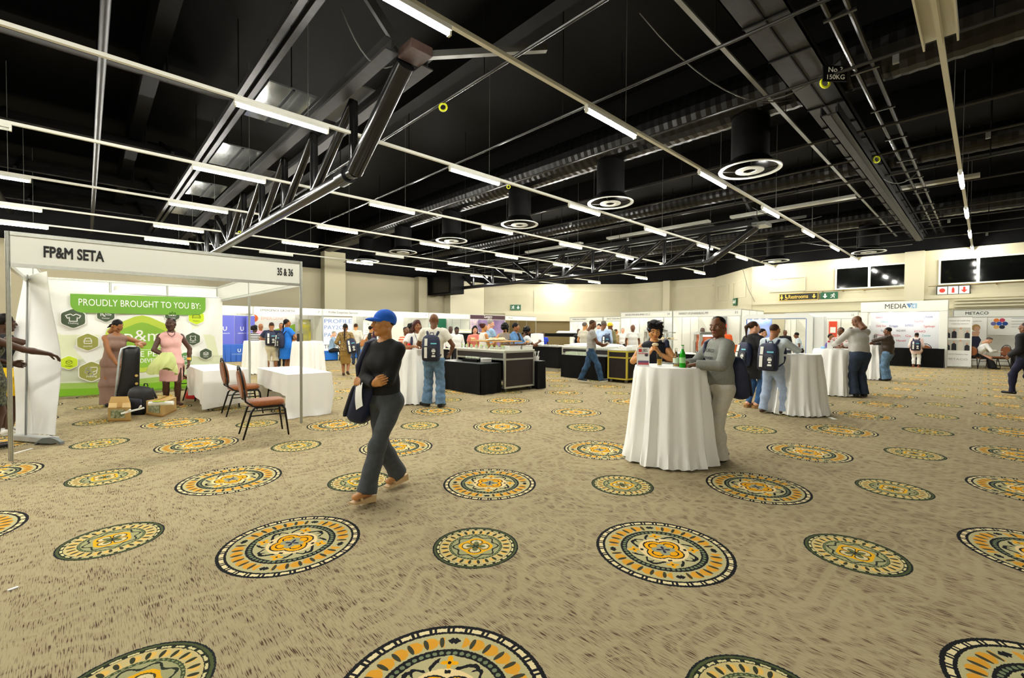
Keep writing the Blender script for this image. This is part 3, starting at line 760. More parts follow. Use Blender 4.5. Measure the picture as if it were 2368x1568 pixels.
def stand(label, loc, rz, W, D, h=2.5, left='', right='', walls=(1, 1, 1), side_fascia=(0, 0), fh=.33, fascia=True, fmat=None, ink=None, tsize=.13, mid=1, bold=.0, back_top=None, twidth=None, simple=False, pmat=None):
    """modular stand, local x along the front, y towards the back"""
    t = thing('exhibition_stand', label, 'stand', loc, rz)
    fm = fmat or FASC; pm = pmat or PANEL
    nb = max(1, round(W)); nd = max(1, round(D)); pw = W / nb; pd = D / nd
    bt = back_top or h
    def rail(x0, x1, y0, y1, z): MB().box(x0, x1, y0, y1, z - .02, z + .02).build('rail', ALU, t)
    if walls[1]:
        for k in range(nb):
            MB().box(k * pw + .02, (k + 1) * pw - .02, D - .008, D + .008, .04, bt - .04).build('wall_panel', pm, t)
        for k in range(nb + 1): profile_post(t, k * pw, D, 0, bt)
        rail(0, W, D - .02, D + .02, bt - .02); rail(0, W, D - .02, D + .02, .06)
    for s, x in ((0, 0.0), (2, W)):
        if walls[s]:
            for k in range(nd):
                MB().box(x - .008, x + .008, k * pd + .02, (k + 1) * pd - .02, .04, h - .04).build('wall_panel', pm, t)
            for k in range(0 if not walls[1] else 0, nd): profile_post(t, x, k * pd, 0, h)
            rail(x - .02, x + .02, 0, D, h - .02); rail(x - .02, x + .02, 0, D, .06)
        else: profile_post(t, x, 0, 0, h)
    for s, x in ((0, 0.0), (1, W)):
        if side_fascia[s]:
            for k in range(nd // 3 if nd >= 3 else 1):
                L = D / max(1, nd // 3)
                MB().box(x - .008, x + .008, k * L + .02, (k + 1) * L - .02, h - fh + .03, h - .03).build('side_fascia', fm, t)
                if k: profile_post(t, x, k * L, 0, h)
            rail(x - .018, x + .018, 0.02, D - .02, h - .02); rail(x - .018, x + .018, .02, D - .02, h - fh)
    if fascia:
        MB().box(.02, W - .02, -.008, .008, h - fh + .02, h - .02).build('fascia', fm, t)
        rail(.02, W - .02, -.018, .018, h - .02); rail(.02, W - .02, -.018, .018, h - fh)
        ik = ink or INK
        if left: text_mesh(left, tsize, ik, t, 'lettering', 'LEFT', .002, frame_mtx((W * .09, -.0105, h - fh * .64), (1, 0, 0), (0, 0, 1)), bold=bold, width=twidth)
        if right: text_mesh(right, tsize, ik, t, 'lettering', 'RIGHT', .002, frame_mtx((W * .955, -.0105, h - fh * .64), (1, 0, 0), (0, 0, 1)), bold=bold)
    return t
R90 = -pi / 2
# ---- near stand
near = stand('white open-corner exhibition stand with fascia reading FP&M SETA 35 & 36', (-.6, 7.24, 0), 0, 3.0, 6.0, 2.48, '', '', walls=(0, 1, 0), side_fascia=(1, 1), fh=.36)
text_mesh('FP&M SETA', .17, INK, near, 'lettering', 'LEFT', .002, frame_mtx((.26, -.011, 2.235), (1, 0, 0), (0, 0, 1)), width=.50, bold=.005)
text_mesh('35 & 36', .15, INK, near, 'lettering', 'LEFT', .002, frame_mtx((2.66, -.011, 2.245), (1, 0, 0), (0, 0, 1)), width=.22, bold=.004)
# spot lamp on the back rail
t = thing('arm_spotlight', 'small bright spotlight clipped to the back wall of the stand', 'spotlight', (.5, 13.0, 2.30))
MB().bar((0, .18, .0), (0, -.12, .05), .02, .02).build('arm', ALU, t)
MB().lathe([(.02, .05), (.05, .03), (.06, -.06)], 16, (0, -.15, 0), cap0=True, cap1=False).build('shade', TRUNK, t, smooth=40)
MB().lathe([(.055, -.055), (.02, -.075)], 16, (0, -.15, 0)).build('bulb', SPOT, t)

# ---- the printed backdrop
def backdrop_mat():
    m = bpy.data.materials.new('backdrop_print'); m.use_nodes = True
    nt = m.node_tree; g = NG(nt); b = nt.nodes['Principled BSDF']
    tc = nt.nodes.new('ShaderNodeTexCoord'); sp = nt.nodes.new('ShaderNodeSeparateXYZ'); nt.links.new(tc.outputs['Object'], sp.inputs[0])
    x = X(g, sp.outputs[0]); z = X(g, sp.outputs[2])
    wv = ((x * 2.1).sin() * 0.03)
    vo = nt.nodes.new('ShaderNodeTexVoronoi'); vo.inputs['Scale'].default_value = 2.2
    nt.links.new(g.vec(x, z * 1.0, 0.0).k, vo.inputs['Vector'])
    cell = nt.nodes.new('ShaderNodeSeparateColor'); nt.links.new(vo.outputs['Color'], cell.inputs[0]); c1 = X(g, cell.outputs[0])
    c = g.mix(1.0, (240, 242, 236), (240, 242, 236))
    c = g.mix((z.band(.75, 1.3)) * (c1 > .35) * .55, c, (214, 224, 156))
    c = g.mix((z.band(.35, .8)) * (c1 > .4) * .5, c, (186, 196, 168))
    c = g.mix((z < 1.9) * (c1 > .82) * .6, c, (222, 230, 190))
    lo = g.m('MULTIPLY', (0.75 + wv - z), 1.6, clamp=True)
    c = g.mix(lo * .8, c, (170, 186, 140))
    c = g.mix((z < (0.34 + wv)), c, (150, 186, 84)); c = g.mix(z < (0.22 + wv), c, (118, 176, 20)); c = g.mix(z < (0.08 + wv), c, (92, 142, 14))
    nt.links.new(c.k, b.inputs['Base Color']); b.inputs['Roughness'].default_value = .6
    return m
t = thing('fabric_backdrop', 'green and white printed fabric backdrop reading PROUDLY BROUGHT TO YOU BY', 'banner', (.93, 12.75, 0))
def bd(s, q):
    x = -1.48 + 2.96 * s; z = .05 + 2.12 * q + (.02 * sin(s * 7) if q > .5 else 0) * (q - .5) * 2
    return (x, .02 * sin(s * 9) * (1 - q * .5) + .012 * sin(s * 23), z)
bb = MB(); bb.grid(bd, 60, 12); bb.grid(lambda s, q: tuple(Vector(bd(1 - s, q)) + Vector((0, .01, 0))), 60, 12)
bb.build('fabric', backdrop_mat(), t, smooth=True)
Yp = -.045
def flat(b, poly, layer=0, mi=0): b.prism(poly, (0, Yp - .003 * layer, 0), (1, 0, 0), (0, 0, 1), (0, -.002, 0), mi)
def hexpoly(cx, cz, R, flatr=1.12, rnd=.18):
    P = []
    pts = [(cx + R * flatr * .9 * cos(pi / 6 + k * pi / 3), cz + R * sin(pi / 6 + k * pi / 3) * 1.0) for k in range(6)]
    for k in range(6):
        a, b_, c = Vector(pts[k - 1]), Vector(pts[k]), Vector(pts[(k + 1) % 6])
        for q in (0, .5, 1):
            p = b_ + (a - b_) * rnd * (1 - q) + (c - b_) * rnd * q
            if q == .5: p = b_ + ((a - b_) * rnd + (c - b_) * rnd) * .25
            P.append((p.x, p.y))
    return P
PR_G = M('print_green', (112, 168, 52), .6); PR_D = M('print_dark_green', (70, 86, 62), .6); PR_O = M('print_olive', (150, 152, 74), .6); PR_L = M('print_lime', (196, 222, 36), .6)
PR_M = M('print_mid_green', (92, 146, 84), .6); PR_W = M('print_white', (246, 247, 242), .6); PR_Y = M('print_yellow_green', (186, 208, 70), .6); PR_G2 = M('print_leaf_green', (138, 186, 60), .6)
# header
hd = [(-1.15, 2.13), (-1.15, 1.92)] + [(-1.15 + .2 * (1 - cos(a * pi / 12)), 1.92 - .17 * sin(a * pi / 12)) for a in range(7)] + [(1.13 - .2 * (1 - sin(a * pi / 12)), 1.92 - .17 * cos(a * pi / 12)) for a in range(7)] + [(1.13, 2.17)]
b = MB(); flat(b, hd, 2); b.build('header', PR_G, t)
text_mesh('PROUDLY BROUGHT TO YOU BY:', .2, PR_W, t, 'lettering', 'CENTER', .001, frame_mtx((0, Yp - .012, 1.9), (1, 0, 0), (0, 0, 1)), width=2.06)
big = hexpoly(-.03, 1.1, .66, 1.18, .22)
b = MB(); flat(b, big, 0); b.build('hexagon', PR_Y, t)
b = MB(); flat(b, hexpoly(-.03, 1.07, .53, 1.18, .22), 1); b.build('hexagon', PR_G2, t)
text_mesh('p&m', .36, PR_W, t, 'lettering', 'CENTER', .001, frame_mtx((-.02, Yp - .009, 1.16), (1, 0, 0), (0, 0, 1)), width=.62)
text_mesh('SETA', .15, PR_W, t, 'lettering', 'LEFT', .001, frame_mtx((.2, Yp - .009, 1.0), (1, 0, 0), (0, 0, 1)), width=.34, bold=.0008)
b = MB(); flat(b, [(-.5, .965), (.5, .965), (.5, .972), (-.5, .972)], 2); b.build('rule', PR_W, t)
text_mesh('E PERM', .17, PR_W, t, 'lettering', 'LEFT', .001, frame_mtx((-.08, Yp - .009, .82), (1, 0, 0), (0, 0, 1)), width=.5)
text_mesh('DEVELOPMENT', .12, PR_W, t, 'lettering', 'LEFT', .001, frame_mtx((-.08, Yp - .009, .69), (1, 0, 0), (0, 0, 1)), width=.66, bold=.0008)
def thick(b, pts, w_, layer=2, closed=False):
    n = len(pts)
    for i in range(n if closed else n - 1):
        a, c = Vector(pts[i]), Vector(pts[(i + 1) % n]); d = (c - a).normalized(); nn = Vector((-d.y, d.x)) * w_ / 2; a = a - d * w_ * .4; c = c + d * w_ * .4
        flat(b, [tuple(a - nn), tuple(c - nn), tuple(c + nn), tuple(a + nn)], layer)
def oval(cx, cz, rx, rz_, n=14): return [(cx + rx * cos(2 * pi * k / n), cz + rz_ * sin(2 * pi * k / n)) for k in range(n)]
icons = [('Clothing', -1.11, 1.63, .2, PR_D), ('Footwear', -.62, 1.72, .155, PR_D), ('General Goods', -.9, 1.15, .18, PR_O), ('Packaging', -1.18, .74, .14, PR_L), ('Printing', -.85, .54, .21, PR_O),
         ('Forestry', .5, 1.75, .15, PR_D), ('Furniture', .95, 1.7, .17, PR_L), ('Leather', .88, 1.2, .155, PR_D), ('Wood and Paper', 1.13, .84, .135, PR_D), ('Textiles', .73, .75, .145, PR_M), ('Print Media', .96, .43, .16, PR_M)]
for nm, cx, cz, R, m_ in icons:
    ho = MB(); flat(ho, hexpoly(cx, cz, R * 1.08), 0); ho.build('hexagon_border', PR_W, t)
    h_ = MB(); flat(h_, hexpoly(cx, cz, R), 1); h_ = h_.build('hexagon', m_, t)
    k = R; im = PR_W if m_ is not PR_L else M('print_icon_green', (96, 112, 30), .6)
    text_mesh(nm, R * .26, im, h_, 'lettering', 'CENTER', .001, frame_mtx((cx, Yp - .009, cz - R * .55), (1, 0, 0), (0, 0, 1)), width=R * .75)
    b = MB(); w_ = R * .06
    if nm == 'Clothing': thick(b, [(cx - .2 * k, cz + .45 * k), (cx - .55 * k, cz + .3 * k), (cx - .42 * k, cz + .02 * k), (cx - .28 * k, cz + .1 * k), (cx - .28 * k, cz - .28 * k), (cx + .28 * k, cz - .28 * k), (cx + .28 * k, cz + .1 * k), (cx + .42 * k, cz + .02 * k), (cx + .55 * k, cz + .3 * k), (cx + .2 * k, cz + .45 * k), (cx, cz + .3 * k)], w_ * 1.3, closed=True)
    elif nm == 'Footwear': thick(b, [(cx - .5 * k, cz - .15 * k), (cx - .5 * k, cz + .3 * k), (cx - .3 * k, cz + .1 * k), (cx - .05 * k, cz - .2 * k), (cx - .2 * k, cz - .2 * k), (cx - .4 * k, cz + .05 * k)], w_); thick(b, [(cx - .05 * k, cz + .3 * k), (cx + .2 * k, cz + .15 * k), (cx + .55 * k, cz + .05 * k), (cx + .5 * k, cz - .05 * k), (cx, cz), (cx - .05 * k, cz + .3 * k)], w_)
    elif nm == 'General Goods': thick(b, [(cx - .3 * k, cz - .15 * k), (cx + .3 * k, cz - .15 * k), (cx + .32 * k, cz + .15 * k), (cx + .18 * k, cz + .45 * k), (cx - .18 * k, cz + .45 * k), (cx - .32 * k, cz + .15 * k)], w_ * 1.2, closed=True); thick(b, [(cx - .3 * k, cz + .12 * k), (cx + .3 * k, cz + .12 * k)], w_)
    elif nm == 'Packaging': thick(b, [(cx - .3 * k, cz - .1 * k), (cx - .3 * k, cz + .2 * k), (cx, cz + .38 * k), (cx + .3 * k, cz + .2 * k), (cx + .3 * k, cz - .1 * k), (cx, cz - .28 * k)], w_, closed=True); thick(b, [(cx - .3 * k, cz + .2 * k), (cx, cz + .04 * k), (cx + .3 * k, cz + .2 * k)], w_)
    elif nm == 'Printing':
        for (dx, dz) in ((-.22, .28), (-.3, .0), (-.05, -.2)): thick(b, oval(cx + dx * k, cz + dz * k, .17 * k, .17 * k), w_, closed=True)
        thick(b, [(cx - .1 * k, cz + .42 * k), (cx + .4 * k, cz + .42 * k), (cx + .42 * k, cz + .1 * k), (cx + .05 * k, cz - .05 * k)], w_); thick(b, [(cx, cz - .38 * k), (cx + .35 * k, cz - .2 * k), (cx + .4 * k, cz + .1 * k)], w_)
    elif nm == 'Forestry':
        for dx, hh in ((-.3, .32), (0, .5), (.3, .32)): thick(b, [(cx + (dx - .12) * k, cz - .15 * k), (cx + (dx - .12) * k, cz + .1 * k), (cx + dx * k, cz + hh * k), (cx + (dx + .12) * k, cz + .1 * k), (cx + (dx + .12) * k, cz - .15 * k)], w_, closed=True)
    elif nm == 'Furniture': thick(b, [(cx - .45 * k, cz - .1 * k), (cx - .45 * k, cz + .2 * k), (cx - .35 * k, cz + .2 * k), (cx - .35 * k, cz + .35 * k), (cx + .35 * k, cz + .35 * k), (cx + .35 * k, cz + .2 * k), (cx + .45 * k, cz + .2 * k), (cx + .45 * k, cz - .1 * k)], w_, closed=True); thick(b, [(cx - .45 * k, cz + .06 * k), (cx + .45 * k, cz + .06 * k)], w_)
    elif nm == 'Leather': thick(b, [(cx + k * q[0], cz + k * q[1]) for q in ((-.3, .45), (-.1, .38), (.1, .38), (.3, .45), (.35, .3), (.25, .05), (.35, -.2), (.15, -.22), (0, -.32), (-.15, -.22), (-.35, -.2), (-.25, .05), (-.35, .3))], w_ * 1.3, closed=True)
    elif nm == 'Wood and Paper':
        for dz in (-.12, .04, .2): thick(b, [(cx - .38 * k, cz + dz * k), (cx, cz + (dz - .14) * k), (cx + .38 * k, cz + dz * k)], w_ * 1.2)
        thick(b, [(cx - .38 * k, cz + .2 * k), (cx, cz + .38 * k), (cx + .38 * k, cz + .2 * k)], w_ * 1.2)
    else: thick(b, [(cx - .22 * k, cz + .42 * k), (cx - .22 * k, cz - .2 * k), (cx, cz - .32 * k), (cx + .22 * k, cz - .2 * k), (cx + .22 * k, cz + .42 * k), (cx, cz + .28 * k)], w_ * 1.2, closed=True); thick(b, [(cx - .15 * k, cz + .02 * k), (cx + .15 * k, cz + .12 * k)], w_)
    ic = b.build('icon', im, h_); ic['kind'] = 'stuff'
MB().cyl((-1.47, .03, 2.16), (1.47, .03, 2.19), .012, n=6).build('top_pole', ALU, t)
for x in (-1.4, 0, 1.4):
    MB().bar((x, .03, 0), (x, .03, 2.17), .02, .02).build('upright', ALU, t); MB().bar((x, -.12, .015), (x, .3, .015), .03, .03).build('foot', ALU, t)

# ---- left row of stands
LV = 24.0
left_row = [(2.55, 3.25, '', '1', 'white stand with violet banners next to the EMERGENCE GROWTH stand'), (5.8, 3.25, 'EMERGENCE GROWTH', '2', 'white stand with fascia EMERGENCE GROWTH'), (9.05, 3.25, 'Profile Corporate Services', '3', 'white stand with fascia Profile Corporate Services'),
            (12.3, 3.3, '', '4', 'white stand numbered 4 behind the walking person'), (15.6, 3.25, 'IAL', '', 'white stand with teal and green display'), (18.85, 3.25, '', '', 'stand with dark purple fascia and lilac wall'), (22.1, 3.25, 'SA Ltd', '', 'white-framed stand at the end of the row beside the purple one')]
PURPLE = M('fascia_purple', (62, 28, 44), .5); LILAC = M('wall_lilac', (168, 136, 196), .5, rgb2=(206, 186, 220), scale=1.2)
stands = []
for i, (u_, W, l_, r_, lab) in enumerate(left_row):
    pur = (i == 5)
    s_ = stand(lab, (u_, LV, 0), 0, W - .03, 3.0, 2.5, l_, r_, walls=(1, 1, 1), tsize=.15, fmat=PURPLE if pur else None, pmat=LILAC if pur else (M('brown_panel_wall_shade') if i == 6 else None))
    stands.append(s_)
text_mesh('Lantern', .24, PR_W, stands[5], 'lettering', 'CENTER', .002, frame_mtx((1.6, -.011, 2.29), (1, 0, 0), (0, 0, 1)), bold=.001)
text_mesh('INSTITUTE', .08, PR_W, stands[5], 'lettering', 'CENTER', .002, frame_mtx((1.75, -.011, 2.2), (1, 0, 0), (0, 0, 1)))
# ---- stands on the far right
uni1 = stand('white stand with fascia EXECUTIVE DEVELOPMENT', (22.1, 14.3, 0), R90, 3.1, 3.0, 2.5, 'UNI EXECUTIVE DEVELOPMENT LTD CC', '34', tsize=.15, twidth=1.55, ink=GREYINK, walls=(1, 1, 0))
uni2 = stand('white stand with fascia UNIVERSITY OF JOHANNESBURG', (22.1, 11.17, 0), R90, 3.35, 3.0, 2.5, 'UNIVERSITY OF JOHANNESBURG, PPM', '33', tsize=.15, twidth=1.5, ink=GREYINK)
far1 = stand('far white stand with plain fascia lettering behind the striped shirt person', (27.0, 22.0, 0), R90, 3.0, 2.0, 2.45, 'NATIONAL SCHOOL OF GOVERNMENT', '', tsize=.14, twidth=1.3, ink=GREYINK, walls=(1, 1, 1))
far2 = stand('far white stand half hidden by the EXECUTIVE DEVELOPMENT one', (27.0, 18.9, 0), R90, 3.0, 2.0, 2.45, 'SERVICE TRANSFORMATION', '', tsize=.14, twidth=1.3, ink=GREYINK)
r15 = stand('white stand between the display kiosk and the MEDIA24 stand', (26.4, 7.2, 0), R90, 3.05, 2.0, 2.42, '', '15', tsize=.14, ink=GREYINK)
met = stand('white stand with fascia METACO against the right wall', (27.3, .98, 0), R90, 4.0, 1.4, 2.43, 'METACO', '', tsize=.17, ink=GREYINK, bold=.003)
# ---- MEDIA24 stand
t = thing('exhibition_stand', 'tall white portal stand with MEDIA24 header and logo wall', 'stand', (25.6, 3.92, 0), R90)
Wm = 2.85
MB().box(0, Wm, -.06, .5, 2.34, 2.78).build('header', FASC, t, bevel=.01)
for x0, x1 in ((0, .25), (Wm - .25, Wm)): MB().box(x0, x1, -.05, .5, 0, 2.34).build('column', FASC, t, bevel=.01)
MB().box(.02, Wm - .02, 1.3, 1.34, 0, 2.4).build('back_panel', M('logo_wall_white', (238, 240, 246), .4), t)
for x in (.03, Wm - .05): MB().box(x, x + .02, .5, 1.3, 0, 2.4).build('side_panel', PANEL, t)
text_mesh('MEDIA', .3, INK, t, 'lettering', 'LEFT', .003, frame_mtx((.83, -.062, 2.48), (1, 0, 0), (0, 0, 1)), width=.72)
LB = M('logo_blue', (96, 140, 190), .5)
b = MB(); b.prism([(0, .2), (.2, .2), (.1, 0)], (1.56, -.062, 2.48), (1, 0, 0), (0, 0, 1), (0, -.004, 0)); b.build('logo', LB, t)
b = MB(); b.box(1.7, 1.9, -.066, -.06, 2.48, 2.68); b.build('logo', M('logo_pale_blue', (150, 186, 214), .5), t)
text_mesh('24', .2, PR_W, t, 'lettering', 'LEFT', .004, frame_mtx((1.66, -.068, 2.5), (1, 0, 0), (0, 0, 1)))
LR = M('logo_red', (206, 66, 88), .5); LT = M('logo_teal', (90, 180, 190), .5); LBL = M('logo_indigo', (106, 116, 176), .5); LG = M('logo_grey', (90, 94, 104), .5)
for (tx_, x, z, w_, m_, sh) in (('Gazette', .36, 2.1, .26, LR, 0), ('Channel', .55, 1.9, .28, LT, 0), ('LOCALS', 1.12, 1.9, .3, M('logo_pale', (200, 190, 200), .5), 0), ('People Post', 1.7, 1.9, .32, LR, 0), ('Tribune', 1.42, 2.1, .28, M('logo_pale'), 0), ('Lifestyle', 2.02, 2.1, .3, LBL, 0),
                        ('Daily Sun', .38, 1.7, .36, LR, 0), ('Kragga', .85, 1.7, .32, LBL, 0), ('EXPRESS', 1.4, 1.72, .3, LBL, 0), ('Tygerburger', 2.02, 1.68, .4, LR, 0), ('Star', .55, 1.48, .2, LBL, 0), ('PAGE NEWS', 1.1, 1.48, .34, LG, 0), ('ECHO', 1.72, 1.45, .38, LR, 0),
                        ('CITIZEN', .92, 1.25, .34, LR, 0), ('Ga', 1.42, 1.25, .2, LR, 0), ('Courier', 1.98, 1.27, .3, LT, 0), ('Herald', 1.1, 1.03, .36, LR, .25), ('Eastern', .45, 1.27, .28, LR, 0)):
    text_mesh(tx_, .13, m_, t, 'lettering', 'LEFT', .001, frame_mtx((x, 1.297, z), (1, 0, 0), (0, 0, 1)), width=w_ * .95, bold=.0005, shear=sh)
for x in (.9, 1.7): MB().box(x - .05, x + .05, .9, 1.0, 2.24, 2.3).build('downlight', SPOT, t)
MB().box(.28, .36, .02, .06, 1.75, 2.25).build('leaflet_holder', PR_W, t)
# curtained counter
def skirted(label, loc, rz, W, D, h, mat, topmat=None, folds=.012, n=40, name='skirted_table', cat='table', bottom=0.015):
    t = thing(name, label, cat, loc, rz)
    MB().box(0, W, 0, D, h - .02, h).build('tabletop', topmat or mat, t)
    per = [(0, 0), (W, 0), (W, D), (0, D)]
    for k in range(4):
        a, c = Vector(per[k]), Vector(per[(k + 1) % 4]); d = (c - a); L = d.length; d = d / L; nn = Vector((d.y, -d.x)); N = max(6, int(L / .05)); ph = random.random() * 6
        def fn(s, q, a=a, d=d, L=L, nn=nn, ph=ph):
            am = folds * (1 - q) * ((.35 + .65 * sin(s * L * 3.1 + ph)) * sin(s * L * 21 + ph) + .8 * sin(s * L * 7 + ph * 2)) + .01 * (1 - q)
            p = a + d * (s * L) + nn * (am + .004)
            return (p.x, p.y, bottom + (h - .003 - bottom) * q)
        MB().grid(fn, N, 5).build('skirt', mat, t, smooth=True)
    for x in (.08, W - .08):
        for y in (.08, D - .08): MB().cyl((x, y, 0), (x, y, h - .02), .018, n=8).build('leg', BLACK, t)
    return t
BLKCLOTH = M('black_cloth', (9, 9, 9), .85, var=.2, scale=14, spec=.2)
skirted('black skirted counter in front of the MEDIA24 logo wall', (25.35, 3.9, 0), R90, 2.75, .5, .78, BLKCLOTH)

# ---- white rounded kiosk frame with screen-like opening
t = thing('display_kiosk', 'white rounded kiosk frame with a wide blue-edged opening', 'kiosk', (19.5, 6.85, 0), R90)
WK, HK = 2.45, 2.13
WHITEG = M('kiosk_white', (226, 230, 226), .3)
def rrect(x0, x1, z0, z1, r, n=5):
    P = []
    for (cx, cz, a0) in ((x1 - r, z1 - r, 0), (x0 + r, z1 - r, pi / 2), (x0 + r, z0 + r, pi), (x1 - r, z0 + r, 1.5 * pi)):
        P += [(cx + r * cos(a0 + k * pi / 2 / n), cz + r * sin(a0 + k * pi / 2 / n)) for k in range(n + 1)]
    return P
out_, in_ = rrect(0, WK, 0, HK, .2), rrect(.14, WK - .2, .5, HK - .17, .05)
b = MB(); n_ = len(out_)
vs = [(p[0], y, p[1]) for y in (0, .5) for P in (out_, in_) for p in P]
fs = []
for i in range(n_):
    j = (i + 1) % n_
    fs += [(i, j, n_ + j, n_ + i), (2 * n_ + i, 3 * n_ + i, 3 * n_ + j, 2 * n_ + j), (i, 2 * n_ + i, 2 * n_ + j, j), (n_ + i, n_ + j, 3 * n_ + j, 3 * n_ + i)]
b.add(vs, fs); b.build('frame', WHITEG, t, smooth=35)
BLUEL = M('kiosk_blue', (58, 108, 196), .35)
b = MB(); b.box(.14, WK - .2, .02, .06, HK - .19, HK - .165); b.box(.14, .165, .02, .06, .5, HK - .19); b.box(WK - .225, WK - .2, .02, .06, .5, HK - .19); b.build('blue_edge', BLUEL, t)
MB().box(.16, .95, .44, .46, .5, HK - .17).build('blue_panel', M('kiosk_blue_panel', (96, 130, 214), .4, rgb2=(180, 196, 236), scale=1.2), t)
for x in (.3, .55, .8): MB().cyl((x, .3, HK - .2), (x, .3, HK - .17), .03, n=10).build('downlight', SPOT, t)
MB().box(WK - .001, WK + .34, .1, .5, 0, HK - .1).build('side_wing', WHITEG, t, bevel=.03)

# ================================================================== furniture
CLOTHW = M('white_tablecloth', (246, 246, 241), .75, var=.01, scale=3)
def cocktail(label, c, r=.4, h=1.1, seed=0, flare=.09, group=None):
    rnd = random.Random(seed)
    t = thing('cocktail_table', label, 'table', (c[0], c[1], 0), rnd.random() * 6)
    nf = rnd.choice((13, 14, 15)); ph = [rnd.random() * 6 for _ in range(4)]
    N, K = 132, 16
    def fn(s, q):
        a = 2 * pi * s; dz = 1 - q
        f = sin(nf * a + ph[0] + .8 * sin(2 * a + ph[1])); f = (abs(f) ** .75) * (1 if f > 0 else -1)
        f2 = sin((nf * 2 + 1) * a + ph[2])
        amp = .046 * min(1, .16 + dz * 1.9) * (.6 + .4 * sin(3 * a + ph[3]))
        sharp = .018 * max(0, dz - .75) * 4 * f2
        rr = r + .016 + flare * (dz ** 1.5) + amp * f + .25 * amp * f2 + sharp
        if q > .985: rr = r + .004
        return (rr * cos(a), rr * sin(a), .006 + (h - .006) * (1 - (1 - q) ** 1.0) + (.012 * (1 + f2) * dz if dz > .9 else 0))
    b = MB(); b.grid(fn, N, K)
    k0 = len(b.v); b.add([(r * .5 * cos(2 * pi * i / 24), r * .5 * sin(2 * pi * i / 24), h) for i in range(24)], [tuple(range(24))])
    top = [fn(i / N, 1.0) for i in range(N)]; b.add([(p[0], p[1], h) for p in top], [tuple(range(N))])
    b.f = [f for f in b.f if len(f) != 24]; b.mi = b.mi[:len(b.f)]
    b.build('tablecloth', CLOTHW, t, smooth=50)
    MB().lathe([(r, h - .03), (r, h - .004)], 32).build('tabletop', PANEL, t)
    MB().cyl((0, 0, .03), (0, 0, h - .03), .04, n=12).build('pedestal', GREYSTEEL, t); MB().lathe([(.28, 0), (.28, .02), (.06, .05)], 24).build('base', BLACK, t)
    return t
def ray_center(px, py, r):      # centre of a round table whose front foot is seen at this pixel
    p = at(px, py); d = Vector((p.x, p.y, 0)).normalized(); return (p.x + d.x * r, p.y + d.y * r)
TZ = 1.055
C1 = ray_center(1545, 1090, .485); C2 = ray_center(1838, 964, .49); C3 = ray_center(1931, 917, .5); C4 = ray_center(2013, 879, .46); CA = ray_center(958, 937, .46); CB = ray_center(712, 870, .5); CBL = ray_center(598, 866, .46)
G_ = None
cocktail('white draped cocktail table with beer bottle and card beside the grey sweatshirt person', C1, .37, TZ, 3, .10)
cocktail('white draped cocktail table beside the person with pale shirt and backpack', C2, .37, TZ, 5, .11)
cocktail('white draped cocktail table beside the person in grey shirt and dark jeans', C3, .43, TZ, 8, .07)
cocktail('white draped cocktail table beside the leather jacket person', C4, .38, TZ, 11, .07)
cocktail('white draped cocktail table between the lanyard person and the person in jeans', CA, .36, TZ, 14, .10)
cocktail('white draped cocktail table at the blue dress person', CB, .43, TZ, 17, .07)
cocktail('white draped cocktail table behind the person in cream shorts', CBL, .40, TZ, 19, .06)

